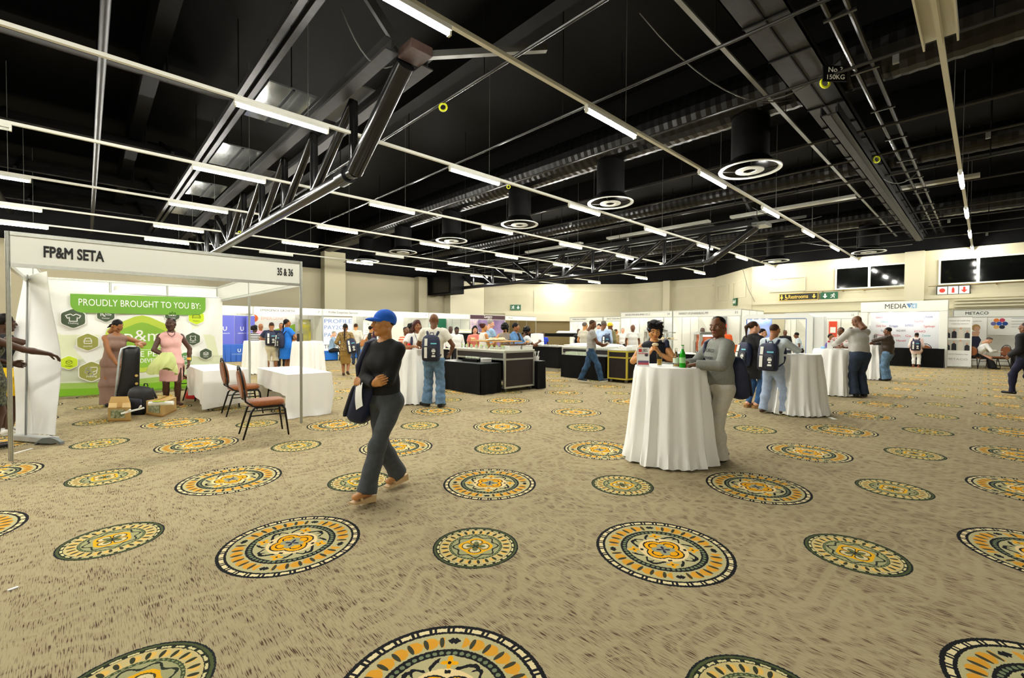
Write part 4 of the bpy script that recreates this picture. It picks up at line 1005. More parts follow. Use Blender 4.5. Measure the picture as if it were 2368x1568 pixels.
# ---- banquet chairs
CHBLK = M('chair_frame_black', (20, 18, 16), .35, metal=.3); CHFAB = M('chair_brown_fabric', (140, 80, 36), .85, var=.18, scale=60, sheen=.2); CHBACK = M('chair_back_brown', (112, 72, 32), .8, var=.2, scale=70)
def make_chair(label):
    t = thing('banquet_chair', label, 'chair')
    sm = MB()
    def se(s, w_, d_, e=4): a = 2 * pi * s; c, q = cos(a), sin(a); return (w_ * (abs(c) ** (2 / e)) * (1 if c > 0 else -1), d_ * (abs(q) ** (2 / e)) * (1 if q > 0 else -1))
    prof = [(.195, .205, .41), (.215, .222, .425), (.218, .226, .45), (.205, .214, .478), (.15, .16, .487)]
    N = 36; vs = [(*se(i / N, w_, d_), z) for w_, d_, z in prof for i in range(N)]
    vs = [(x, y + .02, z + .008 * (y > 0) * y * 4) for x, y, z in vs]
    fs = [(k * N + i, k * N + (i + 1) % N, (k + 1) * N + (i + 1) % N, (k + 1) * N + i) for k in range(len(prof) - 1) for i in range(N)] + [tuple(range(N - 1, -1, -1)), tuple(range((len(prof) - 1) * N, len(prof) * N))]
    sm.add(vs, fs); sm.build('seat', CHFAB, t, smooth=60)
    rake = .16
    def bp(x, z): return (x, -.225 - rake * (z - .46) * .9, z)
    # oval back
    zc, rz_, rx_ = .715, .215, .195
    pad = MB(); N = 32; ring = []
    for (k, off) in ((.93, .035), (1.0, .015), (1.0, -.015), (.93, -.03)):
        ring.append([Vector(bp(rx_ * k * cos(2 * pi * i / N), (zc - .012) + (rz_ - .025) * k * sin(2 * pi * i / N))) + Vector((0, off, 0)) for i in range(N)])
    vs = [p for r_ in ring for p in r_]
    fs = [(k * N + i, (k + 1) * N + i, (k + 1) * N + (i + 1) % N, k * N + (i + 1) % N) for k in range(3) for i in range(N)] + [tuple(range(N)), tuple(range(4 * N - 1, 3 * N - 1, -1))]
    pad.add(vs, fs); pad.build('backrest', [CHFAB], t, smooth=40)
    fr = MB(); fr.tube([bp((rx_ + .008) * cos(2 * pi * i / 40), zc + .012 + (rz_ + .014) * sin(2 * pi * i / 40)) for i in range(40)], .0125, n=8, closed=True)
    fr.build('back_frame', CHBLK, t, smooth=True)
    for s in (-1, 1):
        MB().tube([bp(s * (rx_ + .0), zc - .06), bp(s * (rx_ - .03), .56), (s * .17, -.235, .49), (s * .19, -.15, .425), (s * .2, .1, .415)], .0125, n=8).build('back_upright', CHBLK, t, smooth=True)
        MB().tube([(s * .2, .2, .40), (s * .205, .225, .36), (s * .215, .27, 0)], [.014, .014, .011], n=8).build('leg', CHBLK, t, smooth=True)
        MB().tube([(s * .2, -.12, .41), (s * .205, -.17, .36), (s * .215, -.27, 0)], [.014, .014, .011], n=8).build('leg', CHBLK, t, smooth=True)
        MB().cyl((s * .2, -.14, .405), (s * .2, .21, .405), .014, n=8).build('side_rail', CHBLK, t)
        MB().cyl((s * .207, -.19, .30), (s * .207, .235, .30), .009, n=6).build('stretcher', CHBLK, t)
    MB().cyl((-.2, .2, .4), (.2, .2, .4), .013, n=8).build('front_rail', CHBLK, t)
    MB().tube([bp(-.05, zc + rz_ - .012), bp(0, zc + rz_ - .018), bp(.05, zc + rz_ - .012)], .011, n=6).build('handle_edge', CHBLK, t, smooth=True)
    return t
ch0 = make_chair('brown oval-backed banquet chair standing alone outside the stand post'); ch0k = list(ch0.children)
ch0.location = (1.76, 6.79, 0); ch0.rotation_euler = (0, 0, radians(-96)); ch0['group'] = 'brown banquet chairs'
for loc, rz, lab in (((1.93, 8.72, 0), radians(-92), 'brown oval-backed banquet chair between the two white tables'),
                     ((1.62, 11.25, 0), radians(-80), 'brown banquet chair behind the pink dress person above the red bag'),
                     ((11.1, 20.6, 0), radians(-160), 'brown banquet chair in front of the Profile stand'),
                     ((26.3, .2, 0), radians(-128), 'brown banquet chair the bent reading person sits on'),
                     ((26.95, -.38, 0), radians(40), 'brown banquet chair facing the bent reading person'),
                     ((26.3, 1.75, 0), radians(100), 'brown banquet chair behind the black MEDIA24 counter')):
    dup(ch0, loc, rz, lab, 'brown banquet chairs', ch0k)

# ---- cloth-covered folding tables
def clothed_table(label, loc, W, L, h, hems, seed=1):
    """local x 0..W, y 0..L ; hems: hem heights at (front-left, front-right, back-right, back-left) for each of 4 sides as pairs"""
    t = thing('folding_table', label, 'table', loc)
    MB().box(.01, W - .01, .01, L - .01, h - .03, h - .004).build('tabletop', PANEL, t)
    for (y, s) in ((.3, 1), (L - .3, -1)):
        for x in (.1, W - .1): MB().cyl((x, y + s * .18, h - .04), (x, y - s * .12, 0), .013, n=8).build('leg', CHBLK, t)
        MB().cyl((.1, y, .3), (W - .1, y, .3), .01, n=6).build('cross_bar', CHBLK, t)
    b = MB(); N = 36
    per = [(0, 0), (W, 0), (W, L), (0, L)]; K = 10; cols = []; rnd = random.Random(seed); ph = rnd.random() * 6
    for k in range(4):
        a, c = Vector(per[k]), Vector(per[(k + 1) % 4]); d = (c - a).normalized(); nn = Vector((d.y, -d.x)); n0, n1 = hems[k]
        for i in range(N):
            s = i / N; p = a.lerp(c, s); hz = n0 + (n1 - n0) * s
            cor = min(s, 1 - s); nrm = nn
            if s < .02: pd_ = Vector(per[k]) - Vector(per[k - 1]); nrm = (nn + Vector((pd_.normalized().y, -pd_.normalized().x))).normalized() * 1.2
            col = []
            for j in range(K + 1):
                q = j / K; z = h + (hz - h) * q
                am = .012 * q * sin(s * 9 + ph + k) + .01 * q * sin(s * 23 + k * 2) * (1 if q > .5 else .4) + .012 * q + .004
                if hz < .03 and q > .93: am += .02 * (1 + sin(s * 11 + ph))
                col.append((p.x + nrm.x * am, p.y + nrm.y * am, max(.006, z)))
            cols.append(col)
    n = len(cols); vs = [p for c in cols for p in c]
    fs = [(i * (K + 1) + j, i * (K + 1) + j + 1, ((i + 1) % n) * (K + 1) + j + 1, ((i + 1) % n) * (K + 1) + j) for i in range(n) for j in range(K)]
    fs.append(tuple(i * (K + 1) for i in range(n)))
    b.add(vs, fs); b.build('tablecloth', CLOTHW, t, smooth=45)
    return t
clothed_table('white clothed folding table hanging to the floor beside the aluminium post', (2.34, 7.7, 0), .71, 1.72, .71, [(0.0, 0.0), (.35, .35), (.1, .1), (.42, .36)])
clothed_table('white clothed folding table at the printed backdrop', (1.46, 9.25, 0), .68, 1.7, .71, [(.05, .12), (.3, .3), (.1, .1), (.3, .12)], 4)
# pale blue counter and blue boxes in stands
BLUEC = M('blue_cloth', (44, 92, 178), .7); VIO = M('violet_banner', (94, 100, 190), .5); BLUEB = M('blue_box', (20, 110, 206), .45)
# ================================================================== banners, posters, small furniture
def rollup(label, loc, rz, w_, h_, mat, name='rollup_banner', lean=0.0):
    """pull-up banner: local x across, front faces -y"""
    t = thing(name, label, 'banner', loc, rz)
    MB().box(-w_ / 2 - .02, w_ / 2 + .02, -.06, .06, .02, .10).build('base', ALU, t, bevel=.015)
    for x in (-w_ / 2 + .08, w_ / 2 - .08): MB().box(x - .02, x + .02, -.18, .18, 0, .02).build('foot', ALU, t)
    MB().box(-w_ / 2, w_ / 2, -.004, .004, .10, h_).build('sheet', mat, t)
    MB().box(-w_ / 2 - .01, w_ / 2 + .01, -.014, .014, h_ - .012, h_ + .018).build('top_rail', ALU, t)
    MB().cyl((0, .03, .1), (0, .03, h_), .01, n=6).build('pole', ALU, t)
    return t
def poster(label, loc, rz, w_, h_, mat, z, t_=.012):
    t = thing('poster', label, 'poster', (loc[0], loc[1], z), rz)
    MB().box(-w_ / 2, w_ / 2, -t_, 0, 0, h_).build('board', mat, t)
    return t
def txt(t, s, size, mat, x, z, y=-.014, w_=None, al='LEFT', bold=0.0): return text_mesh(s, size, mat, t, 'lettering', al, .001, frame_mtx((x, y, z), (1, 0, 0), (0, 0, 1)), width=w_, bold=bold)
def patch(t, poly, mat, y=-.014, name='print'):
    b = MB(); b.prism(poly, (0, y, 0), (1, 0, 0), (0, 0, 1), (0, -.002, 0)); return b.build(name, mat, t)
def rect(x0, x1, z0, z1): return [(x0, z0), (x1, z0), (x1, z1), (x0, z1)]
# violet banners and blue table in the first stand
for (x, y, w_, rz, lab) in ((4.5, 23.6, .85, .0, 'wide violet pull-up banner with white U emblem'), (5.25, 23.9, .55, .25, 'violet pull-up banner standing between two others'), (5.62, 23.75, .4, .35, 'narrow violet pull-up banner at the stand post')):
    t = rollup(lab, (x, y, 0), rz, w_, 2.05, VIO)
    o = txt(t, 'U', .26, PR_W, 0.05, 1.35, y=-.006, al='CENTER', bold=.002); txt(t, 'UNIHEALTH', .07, PR_W, 0.05, 1.2, y=-.006, al='CENTER')
t = thing('clothed_counter', 'blue cloth counter with white emblem before the violet banners', 'table', (4.25, 22.4, 0))
MB().box(0, .95, 0, .5, .0, .75).build('cloth', BLUEC, t, bevel=.02)
for k in range(5): MB().tube([(.08 + .2 * k, -.006, .02), (.08 + .2 * k, -.012, .4), (.08 + .2 * k, -.004, .72)], .012, n=5).build('fold', BLUEC, t, smooth=True)
text_mesh('U', .2, PR_W, t, 'lettering', 'CENTER', .002, frame_mtx((.6, -.02, .42), (1, 0, 0), (0, 0, 1)), bold=.002)
text_mesh('UNIVERSITY', .09, M('sign_pale_blue', (150, 180, 220), .5), t, 'lettering', 'CENTER', .002, frame_mtx((.55, -.02, .3), (1, 0, 0), (0, 0, 1)))
# prints in EMERGENCE GROWTH
t = poster('white wall poster with orange disc logo in the EMERGENCE GROWTH stand', (7.3, 26.9), 0, 2.6, 2.2, PR_W, .1)
patch(t, [(-.78 + .2 * cos(k * pi / 8), 1.9 + .2 * sin(k * pi / 8)) for k in range(16)], M('print_orange', (224, 104, 44), .6))
txt(t, 'EMERGENCE', .24, M('print_peach', (240, 196, 178), .6), -.45, 1.82, w_=1.3)
for k, (c0, z0) in enumerate((((150, 200, 60), .95), ((240, 200, 30), .7), ((240, 130, 20), .4), ((206, 70, 20), .1))):
    patch(t, [(.1, z0), (1.29, z0 + .1), (1.29, z0 + .55 + .12), (.1, z0 + .3)], M('print_band_%d' % k, c0, .6), y=-.014 - .002 * (4 - k))
t = rollup('grey pull-up banner with green plant picture at the EMERGENCE GROWTH wall', (8.55, 25.2, 0), 0, .62, 1.95, M('banner_grey_green', (128, 132, 116), .5, rgb2=(190, 180, 40), scale=2.2))
txt(t, 'SEF', .12, PR_W, -.1, 1.7, y=-.006)
t = thing('plastic_chair', 'pale folding chair leaning in the EMERGENCE GROWTH stand', 'chair', (8.9, 24.6, 0))
PALE = M('pale_plastic', (206, 204, 192), .5)
MB().box(-.2, .2, -.2, .2, .43, .46).build('seat', PALE, t); MB().box(-.2, .2, .18, .2, .62, .85).build('backrest', PALE, t)
for x in (-.19, .19):
    for y in (-.19, .19): MB().cyl((x, y, 0), (x, y, .43 if y < 0 else .8), .012, n=6).build('leg', CHBLK, t)
# Profile stand board
t = poster('large white board with blue outline letters in the Profile stand', (9.95, 24.25), 0, 1.65, 2.3, PR_W, .05)
PBL = M('print_profile_blue', (78, 122, 192), .6)
for s, z, w_ in (('PROFILE', 1.72, 1.5), ('PAY2OLL', 1.38, 1.4), ('PAYMENT', .98, 1.5)): txt(t, s, .3, PBL, -.75, z, w_=w_)
txt(t, 'TRAINING', .3, INK, -.75, .35, w_=1.3, bold=.001)
b = MB()
for q in ((-.79, .79, 2.12, 2.13), (-.79, -.78, .3, 2.12), (.78, .79, .3, 2.12)): b.box(q[0], q[1], -.018, -.013, q[2], q[3])
b.build('outline', PBL, t)
t = thing('blue_cube_seat', 'bright blue cube seat in front of the Profile board', 'seat', (*at(768, 834)[:2], 0), 0)
MB().box(-.28, .28, 0, .55, .03, .42).build('cube', BLUEB, t, bevel=.02); MB().box(-.29, .29, -.01, .56, .4, .44).build('cushion', BLUEB, t, bevel=.015)
for x in (-.25, .25): MB().box(x - .02, x + .02, .02, .06, 0, .03).build('foot', CHBLK, t)
p_ = at(843, 832)
t = thing('blue_cube_seat', 'second blue cube seat under the chair in front of the Profile stand', 'seat', (p_.x + .5, p_.y + 1.4, 0))
MB().box(-.4, .4, 0, .5, .0, .4).build('cube', BLUEB, t, bevel=.02)
t = rollup('white pull-up banner with small grey text in the Profile stand', (12.0, 24.9, 0), 0, .6, 2.0, PR_W)
for k in range(8): patch(t, rect(-.2, .2 - .05 * (k % 3), 1.35 - .12 * k, 1.37 - .12 * k), M('print_text_grey', (170, 178, 188), .6), y=-.006)
txt(t, 'k', .16, INK, -.02, 1.7, y=-.006)
t = poster('pale blue fan-shaped poster with pink splash beside stand 4', (12.75, 24.4), 0, .8, 1.9, M('print_ice', (222, 228, 240), .5), .4)
for k in range(7): patch(t, [(-.02 + .01 * k, .6), (.0 + .01 * k, .6), (-.36 + .12 * k, 1.85), (-.42 + .12 * k, 1.85)], M('print_violet_line', (130, 150, 206), .6))
patch(t, [(-.2, .3), (.1, .25), (.2, .7), (-.05, .95), (-.25, .7)], M('print_pink', (226, 80, 160), .6), y=-.018)
# stand 5: teal display, stand 6 pictures
t = poster('teal display wall with lamps beside the purple stand', (16.9, 26.8), 0, 2.2, 2.1, M('print_teal', (150, 206, 204), .4, rgb2=(206, 232, 228), scale=1.5), .2)
t = poster('dark green panel with white mark beside the purple stand', (18.3, 26.5), 0, .7, 2.1, M('print_bottle_green', (16, 96, 66), .5), .2); txt(t, 'G', .3, PR_W, -.1, 1.2)
t = poster('pale screen on the lilac wall of the purple stand', (19.6, 26.85), 0, .9, 1.0, M('screen_pale', (196, 206, 240), .3, emit=.4), 1.0)
t = poster('floral picture panel on the lilac wall of the purple stand', (21.2, 26.85), 0, 1.3, 1.9, M('print_floral', (196, 168, 206), .5, rgb2=(238, 226, 210), scale=3.5), .4)
# posters in the university stands (local frames face -u)
def rposter(label, u_, v_, w_, h_, mat, z): return poster(label, (u_, v_), R90, w_, h_, mat, z)
t = rposter('white poster with a red arc diagram in the EXECUTIVE DEVELOPMENT stand', 24.95, 12.4, 1.5, 2.2, M('print_cool_white', (224, 228, 230), .5), .1)
for (r0, a0, a1, m_) in ((.42, -.5, 1.3, LR), (.36, 1.0, 4.0, LG), (.25, 0, 6.2, M('print_light_grey', (200, 204, 208), .5))):
    n = 20
    P = [(.1 + r0 * cos(a0 + (a1 - a0) * k / n), 1.1 + r0 * sin(a0 + (a1 - a0) * k / n)) for k in range(n + 1)] + [(.1 + (r0 - .02) * cos(a1 - (a1 - a0) * k / n), 1.1 + (r0 - .02) * sin(a1 - (a1 - a0) * k / n)) for k in range(n + 1)]
    b = MB()
    for k in range(n): b.prism([P[k], P[k + 1], P[2 * n - k], P[2 * n + 1 - k]], (0, -.014, 0), (1, 0, 0), (0, 0, 1), (0, -.002, 0))
    b.build('print', m_, t)
txt(t, 'EXEC', .12, LG, .05, 1.85)
t = rposter('white poster with red lines in the EXECUTIVE DEVELOPMENT stand', 24.9, 13.5, .55, 2.1, PR_W, .15)
for k, m_ in enumerate((INK, LR, LG, LR)): patch(t, rect(-.2, .2, 1.9 - .25 * k, 1.94 - .25 * k), m_)
t = rposter('grey and red poster with white emblem in the university stand', 24.9, 9.9, .75, 2.1, M('print_mid_grey', (130, 132, 130), .5), .2)
patch(t, rect(-.1, .36, .9, 1.65), M('print_red_orange', (226, 74, 44), .5)); patch(t, [(.13 + .1 * cos(k * pi / 6), 1.25 + .1 * sin(k * pi / 6)) for k in range(12)], PR_W, y=-.018)
t = rposter('small framed certificate on the university stand wall', 25.0, 8.5, .4, .45, M('print_slate', (120, 128, 130), .5), 1.3)
t = rposter('red and white notice seen through the kiosk opening', 28.37, 5.5, .35, .9, M('print_red_orange'), 1.1); patch(t, rect(-.12, .12, .3, .6), PR_W)
# METACO stand
t = rollup('white pull-up banner with two photographs of suited people at METACO', (26.0, .78, 0), R90, .8, 2.1, PR_W)
SUIT = M('print_suit', (30, 32, 40), .6); SKINP = M('print_skin', (206, 160, 130), .6); CREAMP = M('print_cream', (212, 206, 190), .6)
for (z0, n) in ((1.22, 4), (.72, 4)):
    patch(t, rect(-.38, .36, z0, z0 + .44), M('print_photo_grey', (196, 196, 186), .6), y=-.006)
    for k in range(n):
        x = -.3 + .19 * k; m_ = CREAMP if k == 2 else SUIT
        hh = .3 + .06 * ((k * 7 + 3) % 3 - 1)
        patch(t, [(x - .075, z0 + .005), (x + .075, z0 + .005), (x + .07, z0 + hh - .05), (x + .02, z0 + hh), (x - .02, z0 + hh), (x - .07, z0 + hh - .05)], m_, y=-.01)
        patch(t, [(x + .035 * cos(a * pi / 5), z0 + hh + .04 + .045 * sin(a * pi / 5)) for a in range(10)], SKINP, y=-.012)
txt(t, 'The Centre of Leadership', .07, INK, -.38, 1.92, y=-.006, w_=.72); txt(t, 'Leadership Solutions', .05, GREYINK, -.2, 1.8, y=-.006, w_=.5)
txt(t, 'METACO', .12, M('print_faint_grey', (176, 178, 172), .6), -.33, .32, y=-.006, w_=.62, bold=.0006); txt(t, 'Leadership Organisations Today', .05, GREYINK, -.3, .55, y=-.006, w_=.6)
t = rollup('white pull-up banner picturing a person in a dark dress at METACO', (27.1, .28, 0), R90, .62, 2.1, PR_W)
patch(t, [(-.2, .5), (.12, .5), (.1, .95), (.16, 1.15), (.08, 1.32), (-.1, 1.32), (-.18, 1.1), (-.14, .9)], M('print_navy_dress', (24, 26, 56), .6), y=-.006)
patch(t, [(-.1, 1.3), (.08, 1.3), (.12, 1.5), (-.14, 1.5)], SKINP, y=-.007)
patch(t, [(.0 + .13 * cos(a * pi / 6), 1.66 + .15 * sin(a * pi / 6)) for a in range(12)], M('print_blonde', (176, 140, 84), .6), y=-.006)
patch(t, [(.03 + .085 * cos(a * pi / 6), 1.6 + .11 * sin(a * pi / 6)) for a in range(12)], SKINP, y=-.009)
txt(t, 'Leadership', .06, GREYINK, -.1, 1.92, y=-.006)
t = rposter('white poster with a ring of coloured circles on the METACO wall', 28.66, -.75, 1.35, 1.0, PR_W, 1.35)
for k, c_ in enumerate(((36, 70, 150), (200, 60, 90), (230, 130, 60), (110, 110, 170), (240, 190, 110), (30, 40, 60), (40, 90, 200))):
    a = k * pi / 3; x, z = (-.35, .5) if k == 6 else (-.35 + .17 * cos(a), .5 + .17 * sin(a))
    patch(t, [(x + .085 * cos(q * pi / 6), z + .085 * sin(q * pi / 6)) for q in range(12)], M('print_circle_%d' % k, c_, .6))
for k in range(4): patch(t, rect(.0, .55, .35 + .12 * k, .37 + .12 * k), M('print_text_grey'))
WRK = M('dark_wrinkled_cloth', (58, 56, 62), .8, rgb2=(24, 24, 28), scale=9)
t = skirted('dark grey clothed table with white ring logo at METACO', (27.35, -.75, 0), R90, 2.6, .7, .76, WRK, folds=.02)
b = MB(); b.tube([(1.1 + .1 * cos(k * pi / 8), -.035, .42 + .1 * sin(k * pi / 8)) for k in range(16)], .022, n=6, closed=True); b.build('ring_logo', PR_W, t, smooth=True)
text_mesh('META', .12, PR_W, t, 'lettering', 'LEFT', .002, frame_mtx((.25, -.04, .37), (1, 0, 0), (0, 0, 1)))
MB().box(1.55, 2.0, -.05, -.03, .15, .6).build('sign_card', M('sign_cream', (232, 228, 200), .5), t)
for k, (x, y) in enumerate(((.5, .3), (1.1, .35), (.8, .2))):
    tag(MB().box(-.15, .15, -.1, .1, 0, .012).build('leaflet', PR_W if k else INK, loc=(27.35 + y, -.75 - x, .762), rz=k), ('dark leaflet', 'white leaflet near the ring logo', 'white leaflet beside the dark leaflet')[k] + ' on the METACO table', 'leaflet')
# wicker basket stands behind
# ---- cartons
KRAFT = M('kraft_card', (196, 164, 104), .8, var=.06, scale=6); TAPE = M('brown_tape', (168, 126, 62), .35); PATCHM = M('carton_label_print', (186, 190, 160), .5, rgb2=(96, 110, 70), scale=22)
def carton(label, c, e1, e2, h_, opened):
    c, e1, e2 = Vector((c[0], c[1], 0)), Vector((e1[0], e1[1], 0)), Vector((e2[0], e2[1], 0))
    t = thing('carton', label, 'box', c)
    a, b_ = e1 - c, e2 - c
    body = MB(); vs = [(0, 0, 0), a, a + b_, b_]
    body.add([tuple(v) for v in vs] + [tuple(Vector(v) + Vector((0, 0, h_))) for v in vs], [(0, 1, 2, 3), (7, 6, 5, 4), (0, 4, 5, 1), (1, 5, 6, 2), (2, 6, 7, 3), (3, 7, 4, 0)])
    body.build('body', KRAFT, t)
    na = a.cross(Vector((0, 0, 1))).normalized(); nb = b_.cross(Vector((0, 0, 1))).normalized()
    if na.dot(b_) > 0: na = -na
    if nb.dot(a) > 0: nb = -nb
    def plate(o, ax, w_, z0, z1, n, m_, nm): b2 = MB(); b2.obox(Vector(o) + ax * (w_ / 2) + n * .003 + Vector((0, 0, (z0 + z1) / 2)), w_ / 2, .003, (z1 - z0) / 2, ax); b2.build(nm, m_, t)
    plate(a * .12, a.normalized(), a.length * .62, h_ * .25, h_ * .85, na, PATCHM, 'printed_label')
    plate(a * 0, a.normalized(), a.length, h_ * .03, h_ * .1, na, TAPE, 'tape')
    plate(b_ * 0, b_.normalized(), b_.length, h_ * .03, h_ * .1, nb, TAPE, 'tape')
    bt = MB(); bt.obox((a + b_) / 2 + Vector((0, 0, h_ + .002)), b_.length / 2, .03, .002, b_); bt.build('tape', TAPE, t)
    if opened:
        f1 = MB(); f1.add([tuple(b_ * 1 + Vector((0, 0, h_))), tuple(a + b_ + Vector((0, 0, h_))), tuple(a * .9 + b_ * 1.05 + Vector((0, 0, h_ + .1))), tuple(a * .1 + b_ * 1.05 + Vector((0, 0, h_ + .1)))], [(0, 1, 2, 3)])
        f1.build('flap', KRAFT, t)
    return t
carton('taped carton with a printed label holding loose banner parts', at(250, 975), at(303, 974), at(252, 962), .215, True)
carton('taped carton with a printed label topped by a rolled paper', at(375, 965), at(334, 958), at(408, 949), .235, False)
p_ = at(305, 955, .22); WP = M('white_plastic', (226, 226, 218), .45)
b = MB(); b.bar((-.12, 0, 0), (.14, .03, .05), .03, .02); b.bar((-.05, .02, .01), (-.02, -.04, .05), .02, .02); b.bar((.08, .05, .03), (.1, -.02, .09), .02, .015)
tag(b.build('banner_bracket', WP, loc=(p_.x, p_.y, .225)), 'white plastic banner bracket lying on the carton', 'bracket')
p_ = at(372, 934, .26)
t = thing('rolled_paper', 'rolled white paper with coloured edge lying on the carton', 'paper', (p_.x, p_.y, .237), radians(-28))
MB().cyl((-.16, 0, .032), (.17, 0, .032), .032, n=14).build('roll', PR_W, t, smooth=40)
MB().box(-.1, .06, -.03, .03, .063, .07).build('green_sleeve', PR_L, t)
MB().box(-.02, .05, .02, .05, .066, .073).build('pink_sleeve', M('print_pink'), t)
# ---- bags on the floor
BAGBLK = M('bag_black', (15, 15, 16), .55, var=.2, scale=30); NAVY = M('bag_navy', (26, 34, 62), .6, var=.12, scale=30); NAVYD = M('bag_navy_dark', (18, 20, 34), .6); BAGW = M('bag_white_strip', (226, 226, 216), .5)
def loft(rings, close=True):
    b = MB(); n = len(rings[0]); vs = [p for r in rings for p in r]
    fs = [(k * n + i, k * n + (i + 1) % n, (k + 1) * n + (i + 1) % n, (k + 1) * n + i) for k in range(len(rings) - 1) for i in range(n)]
    fs += [tuple(range(n - 1, -1, -1)), tuple(range((len(rings) - 1) * n, len(rings) * n))]
    return b.add(vs, fs)
def selip(w_, d_, z, e=3.0, n=28, cx=0, cy=0):
    R = []
    for i in range(n):
        a = 2 * pi * i / n; c, s = cos(a), sin(a)
        R.append((cx + w_ * (abs(c) ** (2 / e)) * (1 if c > 0 else -1), cy + d_ * (abs(s) ** (2 / e)) * (1 if s > 0 else -1), z))
    return R
def backpack(label, mtx, W=.16, D=.09, Ht=.46, mat=None, strip=True, straps=True, name='backpack', group=None, text=True, sag_=0.0):
    """local: x right, y outward from the wearer's back, z up, origin at lower edge against the back"""
    t = thing(name, label, 'backpack', (0, 0, 0), 0, group); t.matrix_world = mtx
    m_ = mat or NAVY
    prof = [(.80, .7, 0), (.96, .95, .03), (1.0, 1.0, .12), (1.0, 1.0, .28), (.97, .92, .36), (.86, .75, .42), (.62, .5, .455), (.3, .25, .465)]
    rings = [selip(W * a, D * c, z * Ht / .465, 3.2, 28, 0, D * .98 + sag_ * (1 - z / .465) ** 2) for a, c, z in prof]
    loft(rings).build('bag_body', m_, t, smooth=60)
    rp = [(.82, .5, .02), (.86, .75, .05), (.86, .8, .2), (.8, .6, .26), (.6, .3, .28)]
    loft([selip(W * a, D * .35 * c, z * Ht / .465, 3, 24, 0, D * 1.9 + sag_ * (1 - z / .465) ** 2) for a, c, z in rp]).build('front_pocket', NAVYD, t, smooth=60)
    if strip:
        for (z0, z1) in ((.06, .25), (.27, .4)):
            b = MB(); yy = D * 2.24 + sag_ * .4 if z0 < .2 else D * 1.99
            b.obox((W * .42, yy, (z0 + z1) / 2 * Ht / .465), .026, .006, (z1 - z0) / 2 * Ht / .465, (1, 0, 0), (0, -.12 if z0 > .2 else -.02, 1)); b.build('white_strip', BAGW, t)
        b = MB()
        for k, (z, w_) in enumerate(((.21, .045), (.18, .07), (.165, .07), (.13, .04), (.10, .06), (.08, .07))): b.box(-W * .45 - w_ / 2, -W * .45 + w_ / 2, D * 2.26 + sag_ * .4, D * 2.272 + sag_ * .4, z * Ht / .465, (z + .012 + .01 * (k % 2)) * Ht / .465)
        lg = b.build('printed_logo', BAGW, t); lg['kind'] = 'stuff'
        MB().box(-W * .75, -W * .1, D * 1.97, D * 2.02, .3 * Ht / .465, .325 * Ht / .465).build('teal_print', M('bag_teal', (110, 190, 206), .5), t)
    MB().tube([(-.04, D * .3, Ht - .01), (-.03, D * .3, Ht + .035), (.03, D * .3, Ht + .035), (.04, D * .3, Ht - .01)], .009, n=6).build('grab_handle', m_, t, smooth=True)
    if straps:
        for s in (-1, 1):
            MB().tube([(s * W * .45, .02, Ht - .04), (s * W * .62, -.05, Ht + .05), (s * W * .68, -.14, Ht + .045), (s * W * .74, -.235, Ht - .06), (s * W * .84, -.235, Ht - .2), (s * W * .98, -.13, Ht - .33), (s * W * .9, .02, .08)], [.02, .026, .026, .026, .024, .012, .01], n=8).build('shoulder_strap', m_, t, smooth=True)
    return t
p_ = at(343, 953)
t = backpack('plump black rucksack standing on the floor behind the cartons', Matrix.Translation((p_.x, p_.y, .0)) @ Matrix.Rotation(TH + radians(170) - pi / 2, 4, 'Z'), .19, .13, .46, BAGBLK, strip=False, straps=False)
MB().tube([(-.1, .02, .42), (-.13, -.03, .25), (-.12, .0, .05)], .018, n=8).build('shoulder_strap', BAGBLK, t, smooth=True)
REDB = M('bag_red', (190, 26, 26), .35, coat=.3)
p_ = at(456, 921)
t = thing('handbag', 'shiny red handbag on the floor under the brown chair', 'bag', (p_.x, p_.y, 0), TH - pi / 2)
loft([selip(.21, .1, 0, 3), selip(.225, .115, .03, 3), selip(.22, .11, .1, 3), selip(.17, .07, .2, 2.5), selip(.13, .02, .235, 2.2)]).build('bag_body', REDB, t, smooth=60)
for s in (-1, 1): MB().tube([(-.09, s * .03, .21), (-.07, s * .05, .29), (.07, s * .05, .29), (.09, s * .03, .21)], .008, n=6).build('handle', REDB, t, smooth=True)
for x in (-.06, .06): MB().cyl((x, -.115, .15), (x, -.09, .17), .012, n=8).build('stud', M('gold_stud', (220, 190, 110), .3, metal=.6), t)
# ---- roll-up being raised at the stand's left edge
t = thing('rollup_banner', 'white pull-up banner being raised by two people at the stand edge', 'banner', (-.5, 8.6, 0))
o_ = Vector((-.5, 8.6, 0))
BLp, BRp = at(36, 1002, .1) - o_, at(130, 1006, .1) - o_
TRp, TLp = atd(107, 627, 6.25) - o_, atd(54, 642, 6.45) - o_
def ru(s, q):
    a = BLp.lerp(BRp, s); c = TLp.lerp(TRp, s); p = a.lerp(c, q)
    n = Vector((cos(TH), sin(TH), 0))
    k = .02 * sin(s * 6 + q * 5) * (1 - q) * q * 4 + .015 * sin(q * 9 + s * 4) + .05 * sin(q * pi) * (s - .5) * 2
    e = Vector((sin(TH), -cos(TH), 0)) * (.035 * sin(q * pi) * (1 if s > .5 else -1) * abs(s - .5) * 2)
    return tuple(p + n * k + e)
b = MB(); b.grid(ru, 14, 24); b.grid(lambda s, q: tuple(Vector(ru(1 - s, q)) + Vector((.004, .004, 0))), 14, 24)
b.build('sheet', M('banner_back_white', (232, 232, 226), .6, var=.03, scale=3), t, smooth=True)
mid0, mid1 = (BLp + BRp) / 2 * 1.0, TLp.lerp(TRp, .35)
mid0 = BLp.lerp(BRp, .36)
